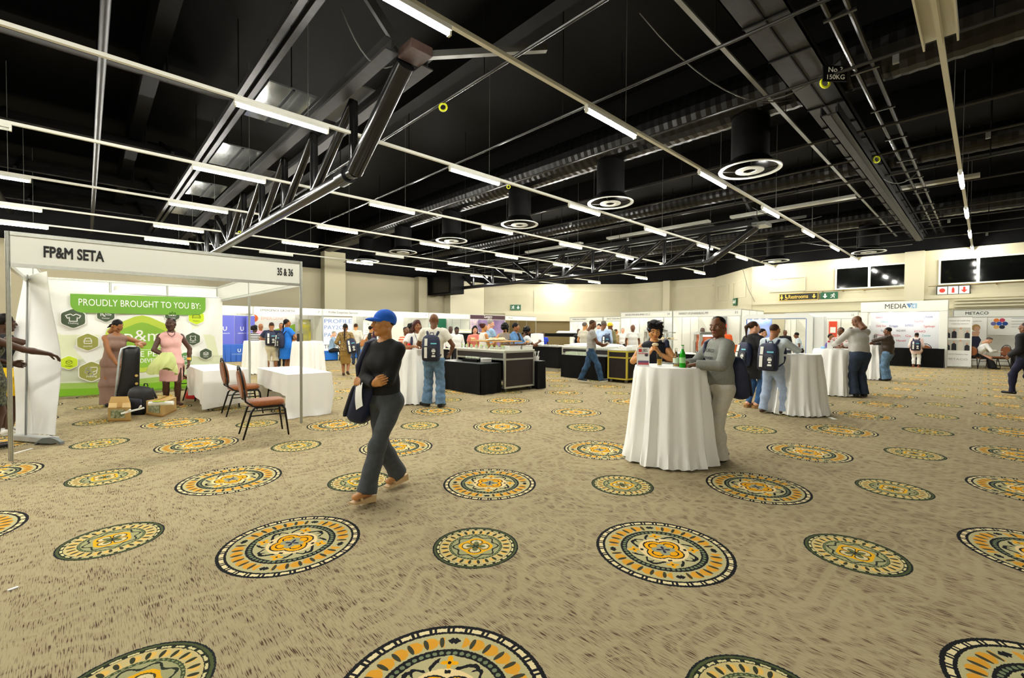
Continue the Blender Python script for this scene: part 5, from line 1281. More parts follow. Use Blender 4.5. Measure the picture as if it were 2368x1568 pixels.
MB().cyl(mid0 - Vector((cos(TH), sin(TH), 0)) * .05, mid1 - Vector((cos(TH), sin(TH), 0)) * .05, .011, n=8).build('pole', M('banner_pole', (128, 128, 124), .4, metal=.4), t)
bb_ = MB(); A_, B_ = at(34, 1010, .05) - o_, at(128, 1018, .05) - o_; bb_.bar(A_, B_, .1, .08); bb_.build('base', M('banner_base_grey', (178, 180, 176), .45), t, bevel=.015)
ft = MB(); ctr = at(122, 1019, .04) - o_; ax_ = Vector((sin(TH), -cos(TH), 0))
ft.prism([(-.16, -.035), (-.13, .0), (-.06, .045), (.03, .055), (.1, .035), (.16, .0), (.165, -.03), (.145, -.03), (.12, -.005), (.05, -.015), (-.05, -.02), (-.12, -.01), (-.15, -.04)], ctr - Vector((cos(TH), sin(TH), 0)) * .07, ax_, (0, 0, 1), Vector((cos(TH), sin(TH), 0)) * .05)
ft.build('foot', M('banner_foot_grey', (110, 116, 112), .5), t)

# ================================================================== on the cocktail tables
GLASS = M('clear_glass', (240, 244, 240), .05, trans=1.0, ior=1.3); BEER = M('beer', (224, 172, 52), .2); GGLASS = M('green_bottle_glass', (36, 176, 26), .08, trans=.3, ior=1.3); LABELW = M('bottle_label', (214, 226, 206), .5)
ZT1 = TZ + .001
p = at(1487, 846, ZT1)
t = thing('table_card', 'white tabletop card with red JBS logo on the cocktail table', 'sign', (p.x, p.y, ZT1), TH - pi / 2 + radians(-12))
MB().box(-.068, .068, -.003, .003, 0, .205).build('card', PR_W, t)
patch(t, rect(-.05, -.015, .155, .19), M('print_jbs_red', (216, 62, 60), .5), y=-.004); txt(t, 'JBS', .05, INK, -.005, .158, y=-.004, w_=.055)
patch(t, rect(-.055, .055, .135, .142), LR, y=-.004); patch(t, [(.035 + .02 * cos(k * pi / 6), .122 + .017 * sin(k * pi / 6)) for k in range(12)], M('print_badge', (70, 70, 78), .5), y=-.005)
patch(t, rect(-.055, .06, .012, .036), M('print_card_red', (196, 80, 90), .5), y=-.004); patch(t, rect(-.055, .06, .036, .058), M('print_card_purple', (104, 84, 122), .5), y=-.004)
MB().box(-.068, .068, .0, .05, 0, .004).build('card_foot', PR_W, t)
p = at(1525, 846, ZT1)
t = thing('beer_glass', 'half-full beer glass on the cocktail table', 'glass', (p.x, p.y, ZT1))
MB().lathe([(.026, 0), (.026, .004), (.034, .138), (.0325, .138), (.0245, .008), (.001, .008)], 20, cap0=True, cap1=False).build('glass', GLASS, t, smooth=40)
MB().lathe([(.0235, .009), (.0275, .075)], 20).build('beer', BEER, t, smooth=40)
p = at(1563, 848, ZT1)
t = thing('clear_bottle', 'almost empty clear glass bottle beside the green one', 'bottle', (p.x, p.y, ZT1))
MB().lathe([(.03, 0), (.031, .01), (.031, .1), (.024, .13), (.0135, .155), (.0125, .2), (.014, .205), (.012, .205), (.011, .155), (.029, .1), (.028, .006), (.001, .006)], 18, cap1=False).build('glass', GLASS, t, smooth=40)
MB().lathe([(.0315, .04), (.0315, .095)], 18, cap0=False, cap1=False).build('label', LABELW, t, smooth=40); MB().lathe([(.027, .007), (.027, .02)], 16).build('drink', BEER, t)
p = at(1578, 850, ZT1)
t = thing('green_bottle', 'green glass beer bottle on the cocktail table', 'bottle', (p.x, p.y, ZT1))
MB().lathe([(.031, 0), (.0325, .01), (.0325, .125), (.026, .16), (.0145, .185), (.013, .23), (.0145, .235), (.0145, .245), (.011, .245)], 20).build('glass', GGLASS, t, smooth=40)
MB().lathe([(.033, .05), (.033, .11)], 20, cap0=False, cap1=False).build('label', M('green_label', (150, 206, 140), .5), t, smooth=40)
MB().lathe([(.0152, .2), (.0142, .245)], 16, cap0=False).build('neck_foil', LABELW, t, smooth=40)
CHINA = M('china_white', (240, 240, 234), .25)
p = at(1545, 840, ZT1)
t = thing('dinner_plate', 'white plate of food between the card and the clear bottle', 'plate', (p.x, p.y, ZT1))
MB().lathe([(.07, 0), (.115, .012), (.118, .015), (.11, .014), (.07, .005), (.001, .005)], 28, cap1=False).build('plate', CHINA, t, smooth=40)
MB().lathe([(.05, .006), (.045, .018), (.02, .024)], 12, (.03, .01, 0)).build('food', M('food_dark', (70, 44, 30), .6), t, smooth=40)
p = at(1604, 848, ZT1)
b = MB(); b.lathe([(.05, 0), (.055, .012), (.035, .03), (.01, .034)], 9); tag(b.build('crumpled_napkin', M('napkin', (238, 238, 226), .8), loc=(p.x, p.y, ZT1), smooth=False), 'crumpled white napkin beside the green bottle', 'napkin')
# other tables
ZT2 = TZ + .001
c = Vector((C2[0], C2[1], 0)); tw = -Vector((c.x, c.y, 0)).normalized(); sd = Vector((tw.y, -tw.x, 0))
p = c + sd * .12
t = thing('table_card', 'white tabletop card with small red print on the table of the pale shirt person', 'sign', (p.x, p.y, ZT2), TH - pi / 2)
MB().box(-.06, .06, -.003, .003, 0, .2).build('card', PR_W, t); patch(t, rect(-.05, -.01, .15, .19), LR, y=-.004); patch(t, rect(-.05, .05, .01, .06), LG, y=-.004); MB().box(-.06, .06, 0, .05, 0, .004).build('card_foot', PR_W, t)
p = c + sd * .22
t = thing('dinner_plate', 'white plate with food on the table of the pale shirt person', 'plate', (p.x, p.y, ZT2)); MB().lathe([(.07, 0), (.11, .012), (.11, .015), (.07, .005), (.001, .005)], 24, cap1=False).build('plate', CHINA, t, smooth=40); MB().lathe([(.05, .006), (.04, .02), (.01, .026)], 10).build('food', M('food_tan', (180, 140, 80), .7), t, smooth=40)
c = Vector((C3[0], C3[1], 0)); ZT3 = TZ + .001
for k, (q, r_) in enumerate(((.05, .1), (-.2, .0))):
    p = c + sd * q * -1 + tw * r_
    t = thing('dinner_plate', ('white plate in front of the person in grey shirt and dark jeans', 'white plate beside the napkin holder on the dark jeans person table')[k], 'plate', (p.x, p.y, ZT3)); MB().lathe([(.07, 0), (.115, .014), (.115, .017), (.07, .005), (.001, .005)], 24, cap1=False).build('plate', CHINA, t, smooth=40); MB().lathe([(.05, .006), (.04, .02), (.01, .026)], 10).build('food', M('food_tan'), t, smooth=40)
p = c + sd * .25 + tw * .05
t = thing('paper_cup', 'pale blue napkin holder on the dark jeans person table', 'holder', (p.x, p.y, ZT3)); MB().box(-.06, .06, -.04, .04, 0, .05).build('holder', M('pale_blue_paper', (150, 196, 236), .6), t, bevel=.01)
p = c + sd * .12 + tw * .12
t = thing('table_card', 'white tabletop card on the dark jeans person table', 'sign', (p.x, p.y, ZT3), TH - pi / 2 - .3); MB().box(-.06, .06, -.003, .003, 0, .2).build('card', PR_W, t); patch(t, rect(-.05, .0, .15, .19), LR, y=-.004); MB().box(-.06, .06, 0, .05, 0, .004).build('card_foot', PR_W, t)
c = Vector((CA[0], CA[1], 0)); 
REDC = M('can_red', (206, 22, 22), .3, metal=.2)
p = c + sd * -.05 + tw * .2
t = thing('drinks_can', 'red drinks can on the table in front of the lanyard person', 'can', (p.x, p.y, TZ + .001)); MB().lathe([(.026, 0), (.033, .008), (.033, .105), (.027, .12)], 18).build('can', REDC, t, smooth=40); MB().lathe([(.0333, .055), (.0333, .07)], 18, cap0=False, cap1=False).build('label', LABELW, t)
c = Vector((CB[0], CB[1], 0))
p = c + sd * .02 + tw * .25
t = thing('gift_bag', 'black paper bag standing on the table of the blue dress person', 'bag', (p.x, p.y, TZ + .001), TH); b = MB(); b.box(-.1, .1, -.05, .05, 0, .24); b.build('bag_body', BAGBLK, t)
for s in (-.05, .05): MB().tube([(-.05, s, .24), (-.03, s, .32), (.03, s, .32), (.05, s, .24)], .005, n=5).build('handle', BAGBLK, t)
p = c + sd * .14 + tw * .2
t = thing('drink_glass', 'glass of dark cola on the table of the blue dress person', 'glass', (p.x, p.y, TZ + .001)); MB().lathe([(.028, 0), (.033, .11)], 14).build('drink', M('cola', (70, 24, 16), .2), t, smooth=40); MB().lathe([(.033, .11), (.034, .13), (.0335, .13), (.032, .11)], 14, cap0=False, cap1=False).build('rim', GLASS, t)
# litter on the carpet
tag(MB().box(-.09, .09, -.03, .03, 0, .006).build('paper_scrap', PR_W, loc=(*at(1925, 968)[:2], .001), rz=.6), 'white paper scrap lying on the carpet by a draped table', 'paper')
tag(MB().box(-.02, .02, -.008, .008, 0, .006).build('paper_scrap', PR_W, loc=(*at(30, 1363)[:2], .001), rz=.3), 'tiny grey scrap lying alone on the near carpet', 'paper')
tag(MB().box(-.11, .11, -.012, .012, 0, .004).build('paper_scrap', PR_W, loc=(*at(54, 1043)[:2], .001), rz=.9), 'thin white strip on the carpet at the stand post', 'paper')

# ================================================================== buffet island 1
DKPANEL = M('cart_dark_panel', (30, 20, 18), .5, var=.2, scale=12); CARTTOP = M('cart_top', (222, 222, 206), .35); BRASSY = M('cart_gold_trim', (206, 190, 70), .4, metal=.25); WOODB = M('serving_board', (196, 150, 84), .6, var=.12, scale=8, stretch=(1, 6, 1))
def cart(label, loc, W, L, h, trim, skirt_left=False, open_left=True):
    """local x 0..W (u), y 0..L (v)"""
    t = thing('buffet_cart', label, 'cart', loc)
    MB().box(0, W, 0, L, h - .03, h).build('worktop', CARTTOP, t, bevel=.005)
    s = .045
    for x in (0, W - s):
        for y in (0, L - s): MB().box(x, x + s, y, y + s, .09, h - .03).build('post', trim, t)
    for z in (h - .07, h - .24):
        for y in (0, L - s): MB().box(s, W - s, y, y + s, z, z + .04).build('rail', trim, t)
        for x in (0, W - s): MB().box(x, x + s, s, L - s, z, z + .04).build('rail', trim, t)
    for y in (0, L - s): MB().box(s, W - s, y, y + s, .09, .13).build('rail', trim, t)
    for x in (0, W - s): MB().box(x, x + s, s, L - s, .09, .13).build('rail', trim, t)
    for z0, z1 in ((h - .2, h - .07), (.13, h - .24)):
        for y in (.015, L - .03): MB().box(s, W - s, y, y + .015, z0, z1).build('panel', DKPANEL, t)
        if z0 > .3 or not open_left: MB().box(.015, .03, s, L - s, z0, z1).build('panel', DKPANEL, t)
        MB().box(W - .03, W - .015, s, L - s, z0, z1).build('panel', DKPANEL, t)
    MB().box(s, W - s, s, L - s, h * .55, h * .55 + .02).build('shelf', DKPANEL, t)
    for x in (.08, W - .08):
        for y in (.08, L - .08): MB().cyl((x - .015, y, .045), (x + .015, y, .045), .045, n=12).build('castor', GREYSTEEL, t)
    return t
CT1 = (6.98, 7.6)
cart('silver-framed buffet cart with dark panels and rows of green cups', (6.98, 7.6, 0), 1.0, 1.85, .985, ALU)
skirted('black draped low table in front of the silver-framed cart', (6.33, 7.68, 0), 0, .62, 1.7, .69, BLKCLOTH, M('black_glossy_top', (34, 42, 44), .3), folds=.022)
skirted('black draped low table at the far side of the silver-framed cart', (8.0, 7.52, 0), 0, .28, .5, .69, BLKCLOTH, M('black_glossy_top'), folds=.02)
# boards, cups, boxes on the cart
zc = .986
t = thing('serving_board', 'long wooden serving board raised over the green cups', 'board', (7.5, 8.55, zc))
MB().box(-.28, .28, -.72, .62, .17, .2).build('board', WOODB, t, bevel=.006)
for y in (-.5, .45):
    for x in (-.2, .2): MB().cyl((x, y, 0), (x, y, .17), .02, n=8).build('leg', WOODB, t)
for k in range(2): MB().bar((-.25 + .1 * k, .6, .215), (.05, .9 + .12 * k, .25), .07, .015).build('paddle', WOODB, t)
t = thing('food_platter', 'white platter heaped with pastries on the serving board', 'platter', (7.45, 8.4, zc + .2))
MB().lathe([(.2, 0), (.27, .02), (.27, .028), (.2, .01), (.001, .01)], 28, cap1=False).build('platter', CHINA, t, smooth=40)
rn_ = random.Random(5); PASTRY = M('pastry', (226, 206, 160), .7, var=.2, scale=30)
for k in range(16):
    a, r_ = rn_.random() * 6.28, .2 * sqrt(rn_.random())
    MB().lathe([(.03, 0), (.045, .015), (.035, .04), (.01, .05)], 8, (r_ * cos(a), r_ * sin(a), .01 + .015 * (k % 2))).build('pastry', PASTRY, t, smooth=True)
t = thing('serving_board', 'dark wooden tray lying beside the pastry platter', 'board', (7.55, 7.75, zc + .0))
MB().box(-.35, .3, -.1, .22, .11, .13).build('board', M('serving_board_dark', (92, 58, 30), .6), t); 
for x in (-.25, .2): MB().box(x - .02, x + .02, -.08, .2, 0, .11).build('stand', WOODB, t)
CUPG = M('cup_green_filling', (150, 178, 70), .6); CUPW = M('cup_glass', (222, 230, 206), .15, trans=.35, ior=1.2)
def cup(loc):
    t = thing('dessert_cup', 'small dessert cup with green garnish along the cart edge', 'cup', loc, 0, 'dessert cups on the silver-framed cart')
    MB().lathe([(.022, 0), (.032, .075), (.03, .075), (.021, .006), (.001, .006)], 12, cap1=False).build('cup', CUPW, t, smooth=40)
    MB().lathe([(.0215, .008), (.028, .06), (.02, .085), (.004, .1)], 10).build('garnish', CUPG, t, smooth=40)
    return t
cp = cup((7.08, 7.75, zc)); cpk = list(cp.children)
for k in range(1, 17): dup(cp, (7.07 + .06 * (k % 2), 7.75 + .098 * k, zc), .5 * k, None, None, cpk)
for k in range(2):
    t = thing('food_box', ('white lidded food box at the front corner of the silver cart', 'white lidded food box behind the corner food box')[k], 'box', (7.2 + .42 * k, 7.66, zc))
    MB().box(0, .36, 0, .2, 0, .075).build('tub', WP, t, bevel=.008); MB().box(-.008, .368, -.008, .208, .075, .095).build('lid', WP, t, bevel=.006)
t = thing('plate_stack', 'stack of white plates on the shelf of the silver-framed cart', 'plates', (6.72, 7.95, .691))
for k in range(7): MB().lathe([(.08, 0), (.13, .014), (.13, .018), (.08, .006)], 20, (0, 0, k * .014)).build('plate', CHINA, t, smooth=40)
t = thing('wine_rack', 'black crate of upturned glasses on the low draped table', 'crate', (6.72, 8.5, .691))
MB().box(-.08, .1, -.3, .25, 0, .06).build('crate', BLACK, t)
for k in range(7): MB().lathe([(.02, 0), (.026, .06)], 8, (.0, -.26 + .075 * k, .06)).build('glass', CUPW, t, smooth=True)
# tap-like white scoop and shaker at right
t = thing('cutlery_caddy', 'white cutlery caddy on the far draped table', 'caddy', (8.14, 7.68, .691))
MB().lathe([(.05, 0), (.07, .1), (.065, .1), (.045, .01)], 14, cap1=False).build('pot', CHINA, t, smooth=40)
for k in range(4): MB().bar((.02 * cos(k), .02 * sin(k), .05), (.07 * cos(k * 1.7), .07 * sin(k * 1.7), .24), .02, .008).build('spoon', CHINA, t)
# tall black unit behind the man with jeans
t = thing('display_unit', 'tall black unit with a lit pink food picture on its side', 'display', (9.6, 12.4, 0))
MB().box(0, .7, 0, 1.6, 0, 1.33).build('carcass', BLKCLOTH, t); MB().box(-.02, .72, -.02, 1.62, 1.33, 1.36).build('worktop', CARTTOP, t)
MB().box(-.012, 0, .9, 1.5, .55, 1.2).build('picture', M('food_picture', (226, 186, 186), .4, rgb2=(196, 90, 90), scale=6, emit=.15), t)
t = thing('low_counter', 'black low counter with white top beside the tall black unit', 'counter', (8.9, 12.3, 0))
MB().box(0, .6, 0, 1.6, .05, .78).build('carcass', BLKCLOTH, t); MB().box(-.03, .62, -.02, 1.62, .78, .81).build('worktop', CARTTOP, t)
for y in (.02, 1.55): MB().box(-.02, .02, y, y + .04, 0, .78).build('post', ALU, t)
for k in range(3):
    t = thing('serving_tray', ('white serving tray with bread', 'white serving tray of rolls beside the bread', 'empty white serving tray beside the rolls')[k] + ' on the tall black unit', 'tray', (9.95, 12.7 + .5 * k, 1.361)); MB().box(-.25, .25, -.2, .2, 0, .05).build('tray', CHINA, t, bevel=.01)
    if k < 2: 
        for j in range(4): MB().lathe([(.04, 0), (.05, .02), (.02, .05)], 8, (-.15 + .1 * j, 0, .05)).build('roll', PASTRY, t, smooth=True)
# ================================================================== buffet island 2
skirted('black draped table with rows of glasses before the long buffet', (10.72, 7.42, 0), 0, .5, 1.65, .7, BLKCLOTH, M('table_glass_top', (96, 106, 104), .2), folds=.02)
t = thing('glass_rows', 'rows of upturned water glasses on the draped table', 'glasses', (10.97, 8.6, .701))
gm = MB()
for i in range(5):
    for j in range(9): gm.lathe([(.032, 0), (.026, .09)], 8, (-.16 + .075 * i, -.3 + .08 * j, 0))
o = gm.build('water_glasses', CUPW, t, smooth=40); o['kind'] = 'stuff'
MB().box(-.2, .2, -.37, .42, -.0005, .003).build('mat', CARTTOP, t)
cart('long buffet cart with white quilted cover behind the draped table', (11.2, 7.45, 0), .85, 2.0, .93, ALU)
t = thing('quilted_cover', 'white puffy cover lying along the long buffet cart', 'cover', (11.6, 8.4, .931))
loft([selip(.36, .9, 0, 4, 40), selip(.38, .93, .04, 4, 40), selip(.33, .86, .09, 4, 40), selip(.2, .7, .11, 4, 40)]).build('cover', CLOTHW, t, smooth=60)
cart('dark brown buffet cart with yellow-gold edging', (10.72, 6.72, 0), 1.25, .64, .92, BRASSY, open_left=False)
for k, (x, y, lab) in enumerate(((10.95, 6.9, 'lower white food tub on the gold-edged cart'), (11.35, 6.95, 'taller white food tub on the gold-edged cart'))):
    t = thing('food_tub', lab, 'tub', (x, y, .921)); MB().box(-.15, .15, -.1, .1, 0, .08 + .03 * k).build('tub', CHINA, t, bevel=.01)
t = thing('salad_bowl', 'white bowl with dark red food on the gold-edged cart', 'bowl', (11.15, 7.2, .921)); MB().lathe([(.06, 0), (.12, .07), (.115, .07), (.055, .01)], 20, cap1=False).build('bowl', CHINA, t, smooth=40); MB().lathe([(.1, .05), (.05, .075)], 14).build('food', M('food_red', (120, 30, 26), .6), t)
def hot_unit(label, loc, rz, pic):
    t = thing('heated_display', label, 'food display', loc, rz)
    G_ = M('display_grey', (176, 180, 172), .4)
    P = [(0, 0), (.06, 0), (.06, .28), (.1, .36), (.1, .5), (.5, .5), (.56, .44), (.56, .0), (.62, 0), (.62, .46), (.53, .57), (.06, .57), (.02, .52), (.02, .38), (.0, .3)]
    for y in (0, .5): b = MB(); b.prism(P, (0, y, 0), (1, 0, 0), (0, 0, 1), (0, .04, 0)); b.build('side_frame', G_, t)
    MB().box(.02, .6, .0, .54, .5, .56).build('hood', G_, t)
    MB().box(.08, .55, .5, .52, .05, .5).build('picture_panel', pic, t)
    MB().box(.06, .56, .02, .5, 0, .03).build('hot_plate', GREYSTEEL, t)
    MB().box(.1, .5, .1, .16, .45, .49).build('heat_lamp', M('heat_lamp', (255, 196, 170), .4, emit=7.0), t)
    return t
hot_unit('heated display with dark picture and glowing lamp on the gold-edged cart', (11.95, 6.85, .921), radians(-50), M('pic_dark', (52, 44, 42), .4, rgb2=(22, 20, 22), scale=6))
t = skirted('black skirted table under the copper-picture heated display', (11.2, 4.35, 0), 0, .9, 1.9, .86, BLKCLOTH, CARTTOP)
hot_unit('heated display with copper-coloured picture on the black skirted table', (11.5, 5.1, .861), radians(-50), M('pic_copper', (150, 70, 40), .4, rgb2=(226, 150, 110), scale=5))
t = thing('sneeze_guard', 'glass and chrome sneeze guard on the black skirted table', 'guard', (11.4, 5.75, .861))
for y in (0, .45): MB().bar((0, y, 0), (0, y, .55), .02, .02).build('post', ALU, t)
MB().box(-.005, .005, 0, .45, .1, .5).build('pane', GLASS, t); MB().box(-.1, .1, -.02, .47, .53, .56).build('hood', ALU, t)
t = thing('tiered_platter', 'raised platter of bread behind the person in the dark sleeveless top', 'platter', (11.6, 6.1, .861)); MB().cyl((0, 0, 0), (0, 0, .34), .02, n=8).build('stem', ALU, t); MB().lathe([(.32, .34), (.36, .36), (.3, .36)], 28).build('platter', CHINA, t, smooth=40)
for k in range(9): MB().lathe([(.04, 0), (.055, .02), (.02, .05)], 8, (.22 * cos(k * .7), .22 * sin(k * .7), .36)).build('roll', PASTRY, t, smooth=True)
# rear black bar with pass-through opening
t = thing('bar_counter', 'black bar wall with a wide pass-through opening', 'bar', (14.6, 11.0, 0))
bw = MB(); bw.box(0, .25, -.9, 3.4, 1.18, 1.32); bw.build('lintel', BLKCLOTH, t)
for y0, y1 in ((-.9, -.2), (2.6, 3.4)): MB().box(0, .25, y0, y1, 0, 1.18).build('pier', BLKCLOTH, t)
MB().box(0, .25, -.2, 2.6, 0, .8).build('front', BLKCLOTH, t)
for k, y in enumerate((.3, .8)):
    tt = thing('towel_roll', ('rolled white towel lying on the black bar wall', 'second rolled white towel beside the first on the bar wall')[k], 'towel', (14.72, 11.6 + y, 1.321)); loft([selip(.09, .3, 0, 3), selip(.1, .32, .05, 3), selip(.05, .22, .1, 2.5)]).build('towel', CLOTHW, tt, smooth=True)
t = thing('service_counter', 'black service counter with metal socket plate and steel top', 'counter', (11.9, 10.2, 0))
MB().box(0, .7, 0, 2.4, .12, .86).build('carcass', BLKCLOTH, t); MB().box(-.03, .73, -.03, 2.43, .86, .9).build('worktop', M('steel_top', (196, 196, 186), .25, metal=.5), t)
MB().box(.03, .67, .03, 2.37, 0.0, .12).build('plinth', ALU, t); MB().box(-.015, 0, .9, 1.15, .42, .68).build('socket_plate', GREYSTEEL, t); MB().box(-.022, -.015, .95, 1.1, .5, .62).build('socket_recess', BLACK, t)
t = thing('white_ruffled_stand', 'white pleated cloth stand on the service counter', 'stand', (12.2, 11.5, .901))
b = MB(); b.grid(lambda s, q: ((.2 + .012 * sin(s * 150) + .03 * (1 - q)) * cos(2 * pi * s), (.24 + .012 * sin(s * 150) + .03 * (1 - q)) * sin(2 * pi * s), .42 * q), 120, 3); b.build('pleated_cloth', CLOTHW, t, smooth=True); MB().lathe([(.2, .42), (.1, .43)], 20).build('cap', CLOTHW, t)
for k in range(5):
    t = thing('counter_dish', 'small white dish on the steel counter top', 'dish', (12.05 + .06 * (k % 2), 10.4 + .2 * k, .901), 0, 'dishes on the steel counter'); MB().lathe([(.05, 0), (.08, .03), (.075, .03), (.045, .006)], 14, cap1=False).build('dish', CHINA, t, smooth=40); MB().lathe([(.06, .015), (.02, .03)], 10).build('food', M('food_tan'), t)
t = thing('side_table', 'white serving table seen through the bar opening', 'table', (16.5, 12.2, 0)); MB().box(0, .7, 0, 1.6, .74, .78).build('tabletop', CHINA, t)
for x in (.05, .65):
    for y in (.05, 1.55): MB().cyl((x, y, 0), (x, y, .74), .02, n=8).build('leg', ALU, t)
# orange tub chair and white side table in the university stand
t = thing('tub_chair', 'orange slatted tub chair inside the university stand', 'chair', (23.2, 8.55, 0), .4)
ORG_ = M('orange_shell', (214, 96, 24), .5)
b = MB(); b.grid(lambda s, q: ((.3 + .05 * q + .006 * sin(s * 90)) * cos(pi * 1.4 * s + .8), (.3 + .05 * q + .006 * sin(s * 90)) * sin(pi * 1.4 * s + .8), .3 + .5 * q), 60, 3); b.build('shell', ORG_, t, smooth=True)
MB().lathe([(.28, .36), (.3, .42), (.2, .45)], 24).build('seat', ORG_, t, smooth=40)
for k in range(4): MB().cyl((.2 * cos(k * pi / 2), .2 * sin(k * pi / 2), .36), (.26 * cos(k * pi / 2), .26 * sin(k * pi / 2), 0), .015, n=6).build('leg', ALU, t)
# ================================================================== people: implicit bodies turned into one continuous surface
def V3(*a): return np.array(a, dtype=np.float64)
def unit(v): v = np.asarray(v, float); return v / max(1e-9, np.linalg.norm(v))
class Field:
    def __init__(s, lo, hi, h):
        s.h = h; s.lo = np.asarray(lo, float); n = np.ceil((np.asarray(hi, float) - s.lo) / h).astype(int) + 1
        s.n = n; s.d = np.full(n, .12, np.float32)
        s.ax = [s.lo[i] + h * np.arange(n[i]) for i in range(3)]
    def sub(s, lo, hi):
        i0 = np.maximum(0, np.floor((lo - s.lo) / s.h).astype(int)); i1 = np.minimum(s.n, np.ceil((hi - s.lo) / s.h).astype(int) + 1)
        if np.any(i1 <= i0): return None, None
        sl = tuple(slice(a, b) for a, b in zip(i0, i1))
        P = np.stack(np.meshgrid(*(s.ax[k][sl[k]] for k in range(3)), indexing='ij'), -1)
        return sl, P
    def put(s, fn, lo, hi, k=.02, op='u'):
        m = .05 + k
        sl, P = s.sub(np.asarray(lo, float) - m, np.asarray(hi, float) + m)
        if sl is None: return
        v = fn(P).astype(np.float32); a = s.d[sl]
        if op == 'u':
            if k > 0: hh = np.maximum(k - np.abs(a - v), 0) / k; s.d[sl] = np.minimum(a, v) - hh * hh * k * .25
            else: s.d[sl] = np.minimum(a, v)
        elif op == 's':
            v = -v
            if k > 0: hh = np.maximum(k - np.abs(a - v), 0) / k; s.d[sl] = np.maximum(a, v) + hh * hh * k * .25
            else: s.d[sl] = np.maximum(a, v)
    def cone(s, a, b, ra, rb, k=.02, flat=None, right=None, capb=False, capa=False, op='u'):
        a, b = np.asarray(a, float), np.asarray(b, float); ba = b - a; L2 = max(1e-9, ba @ ba); L = sqrt(L2)
        f0, f1 = flat if flat else (1, 1); R = max(ra, rb) * max(1, f0, f1)
        def fn(P):
            pa = P - a; tu = (pa @ ba) / L2; t = np.clip(tu, 0, 1); q = pa - t[..., None] * ba
            if flat is not None:
                f = f0 + (f1 - f0) * t; c = q @ right; q = q - (c * (1 - 1 / f))[..., None] * right
            d = np.sqrt((q * q).sum(-1)) - (ra + (rb - ra) * t)
            if capb: d = np.maximum(d, (tu - 1) * L)
            if capa: d = np.maximum(d, -tu * L)
            return d
        s.put(fn, np.minimum(a, b) - R, np.maximum(a, b) + R, k, op)
    def ell(s, c, r, k=.02, rot=None, op='u'):
        c, r = np.asarray(c, float), np.asarray(r, float); R = r.max()
        def fn(P):
            q = P - c
            if rot is not None: q = q @ rot
            l = np.sqrt(((q / r) ** 2).sum(-1)); return (l - 1) * r.min() * .6 + (l - 1) * r.mean() * .4
        s.put(fn, c - R, c + R, k, op)
    def plane(s, o, n):   # keep the side where (p-o).n < 0
        P = np.stack(np.meshgrid(*s.ax, indexing='ij'), -1); s.d = np.maximum(s.d, ((P - np.asarray(o, float)) @ np.asarray(n, float)).astype(np.float32))
    def folds(s, amp, fr=30., seed=0, dirn=(0.3, .2, 1)):
        if amp <= 0: return
        P = np.stack(np.meshgrid(*s.ax, indexing='ij'), -1).astype(np.float32); r = np.random.RandomState(seed); d = np.zeros(P.shape[:-1], np.float32)
        for i in range(4):
            k = r.randn(3) * np.asarray(dirn) + r.randn(3) * .35; k = k / np.linalg.norm(k) * fr * (.6 + .7 * r.rand())
            d += np.sin(P @ k.astype(np.float32) + r.rand() * 6 + 1.5 * np.sin(P @ (r.randn(3) * 6).astype(np.float32)))
        s.d += d * amp * .5
    def mesh(s):
        d = s.d; n = np.array(d.shape); sg = d < 0
        sg[0], sg[-1] = False, False; sg[:, 0] = False; sg[:, -1] = False; sg[:, :, 0] = False; sg[:, :, -1] = False
        c = np.zeros(n - 1, np.int8)
        offs = [(i, j, k) for i in (0, 1) for j in (0, 1) for k in (0, 1)]
        for o in offs: c += sg[o[0]:n[0] - 1 + o[0], o[1]:n[1] - 1 + o[1], o[2]:n[2] - 1 + o[2]]
        act = np.argwhere((c > 0) & (c < 8))
        if len(act) == 0: return np.zeros((0, 3)), np.zeros((0, 4), int)
        acc = np.zeros((len(act), 3)); cnt = np.zeros(len(act))
        for o in offs:
            for ax in range(3):
                if o[ax]: continue
                e = list(o); e[ax] = 1
                i0 = act + np.array(o); i1 = act + np.array(e)
                a = d[i0[:, 0], i0[:, 1], i0[:, 2]]; b = d[i1[:, 0], i1[:, 1], i1[:, 2]]
                sa = sg[i0[:, 0], i0[:, 1], i0[:, 2]]; sb = sg[i1[:, 0], i1[:, 1], i1[:, 2]]
                m = sa != sb; t = np.where(m, a / np.where(np.abs(a - b) < 1e-9, 1e-9, a - b), 0); t = np.clip(t, 0.02, .98)
                p = np.tile(np.array(o, float), (len(act), 1)); p[:, ax] += t
                acc[m] += p[m]; cnt[m] += 1
        v = s.lo + s.h * (act + acc / np.maximum(cnt, 1)[:, None])
        idx = np.full(n - 1, -1, np.int64); idx[act[:, 0], act[:, 1], act[:, 2]] = np.arange(len(act))
        F = []
        for ax in range(3):
            a1, a2 = (ax + 1) % 3, (ax + 2) % 3
            sl0 = [slice(1, -1)] * 3; sl1 = [slice(1, -1)] * 3; sl0[ax] = slice(0, -1); sl1[ax] = slice(1, None)
            A, B = sg[tuple(sl0)], sg[tuple(sl1)]; q = np.argwhere(A != B)
            off = np.ones(3, int); off[ax] = 0; q0 = q + off
            e1 = np.zeros(3, int); e1[a1] = 1; e2 = np.zeros(3, int); e2[a2] = 1
            cs = [q0 - e1 - e2, q0 - e2, q0, q0 - e1]
            f = np.stack([idx[x[:, 0], x[:, 1], x[:, 2]] for x in cs], 1)
            flip = ~A[q[:, 0], q[:, 1], q[:, 2]]; f[flip] = f[flip][:, ::-1]
            F.append(f)
        F = np.concatenate(F); F = F[(F >= 0).all(1)]
        return v, F
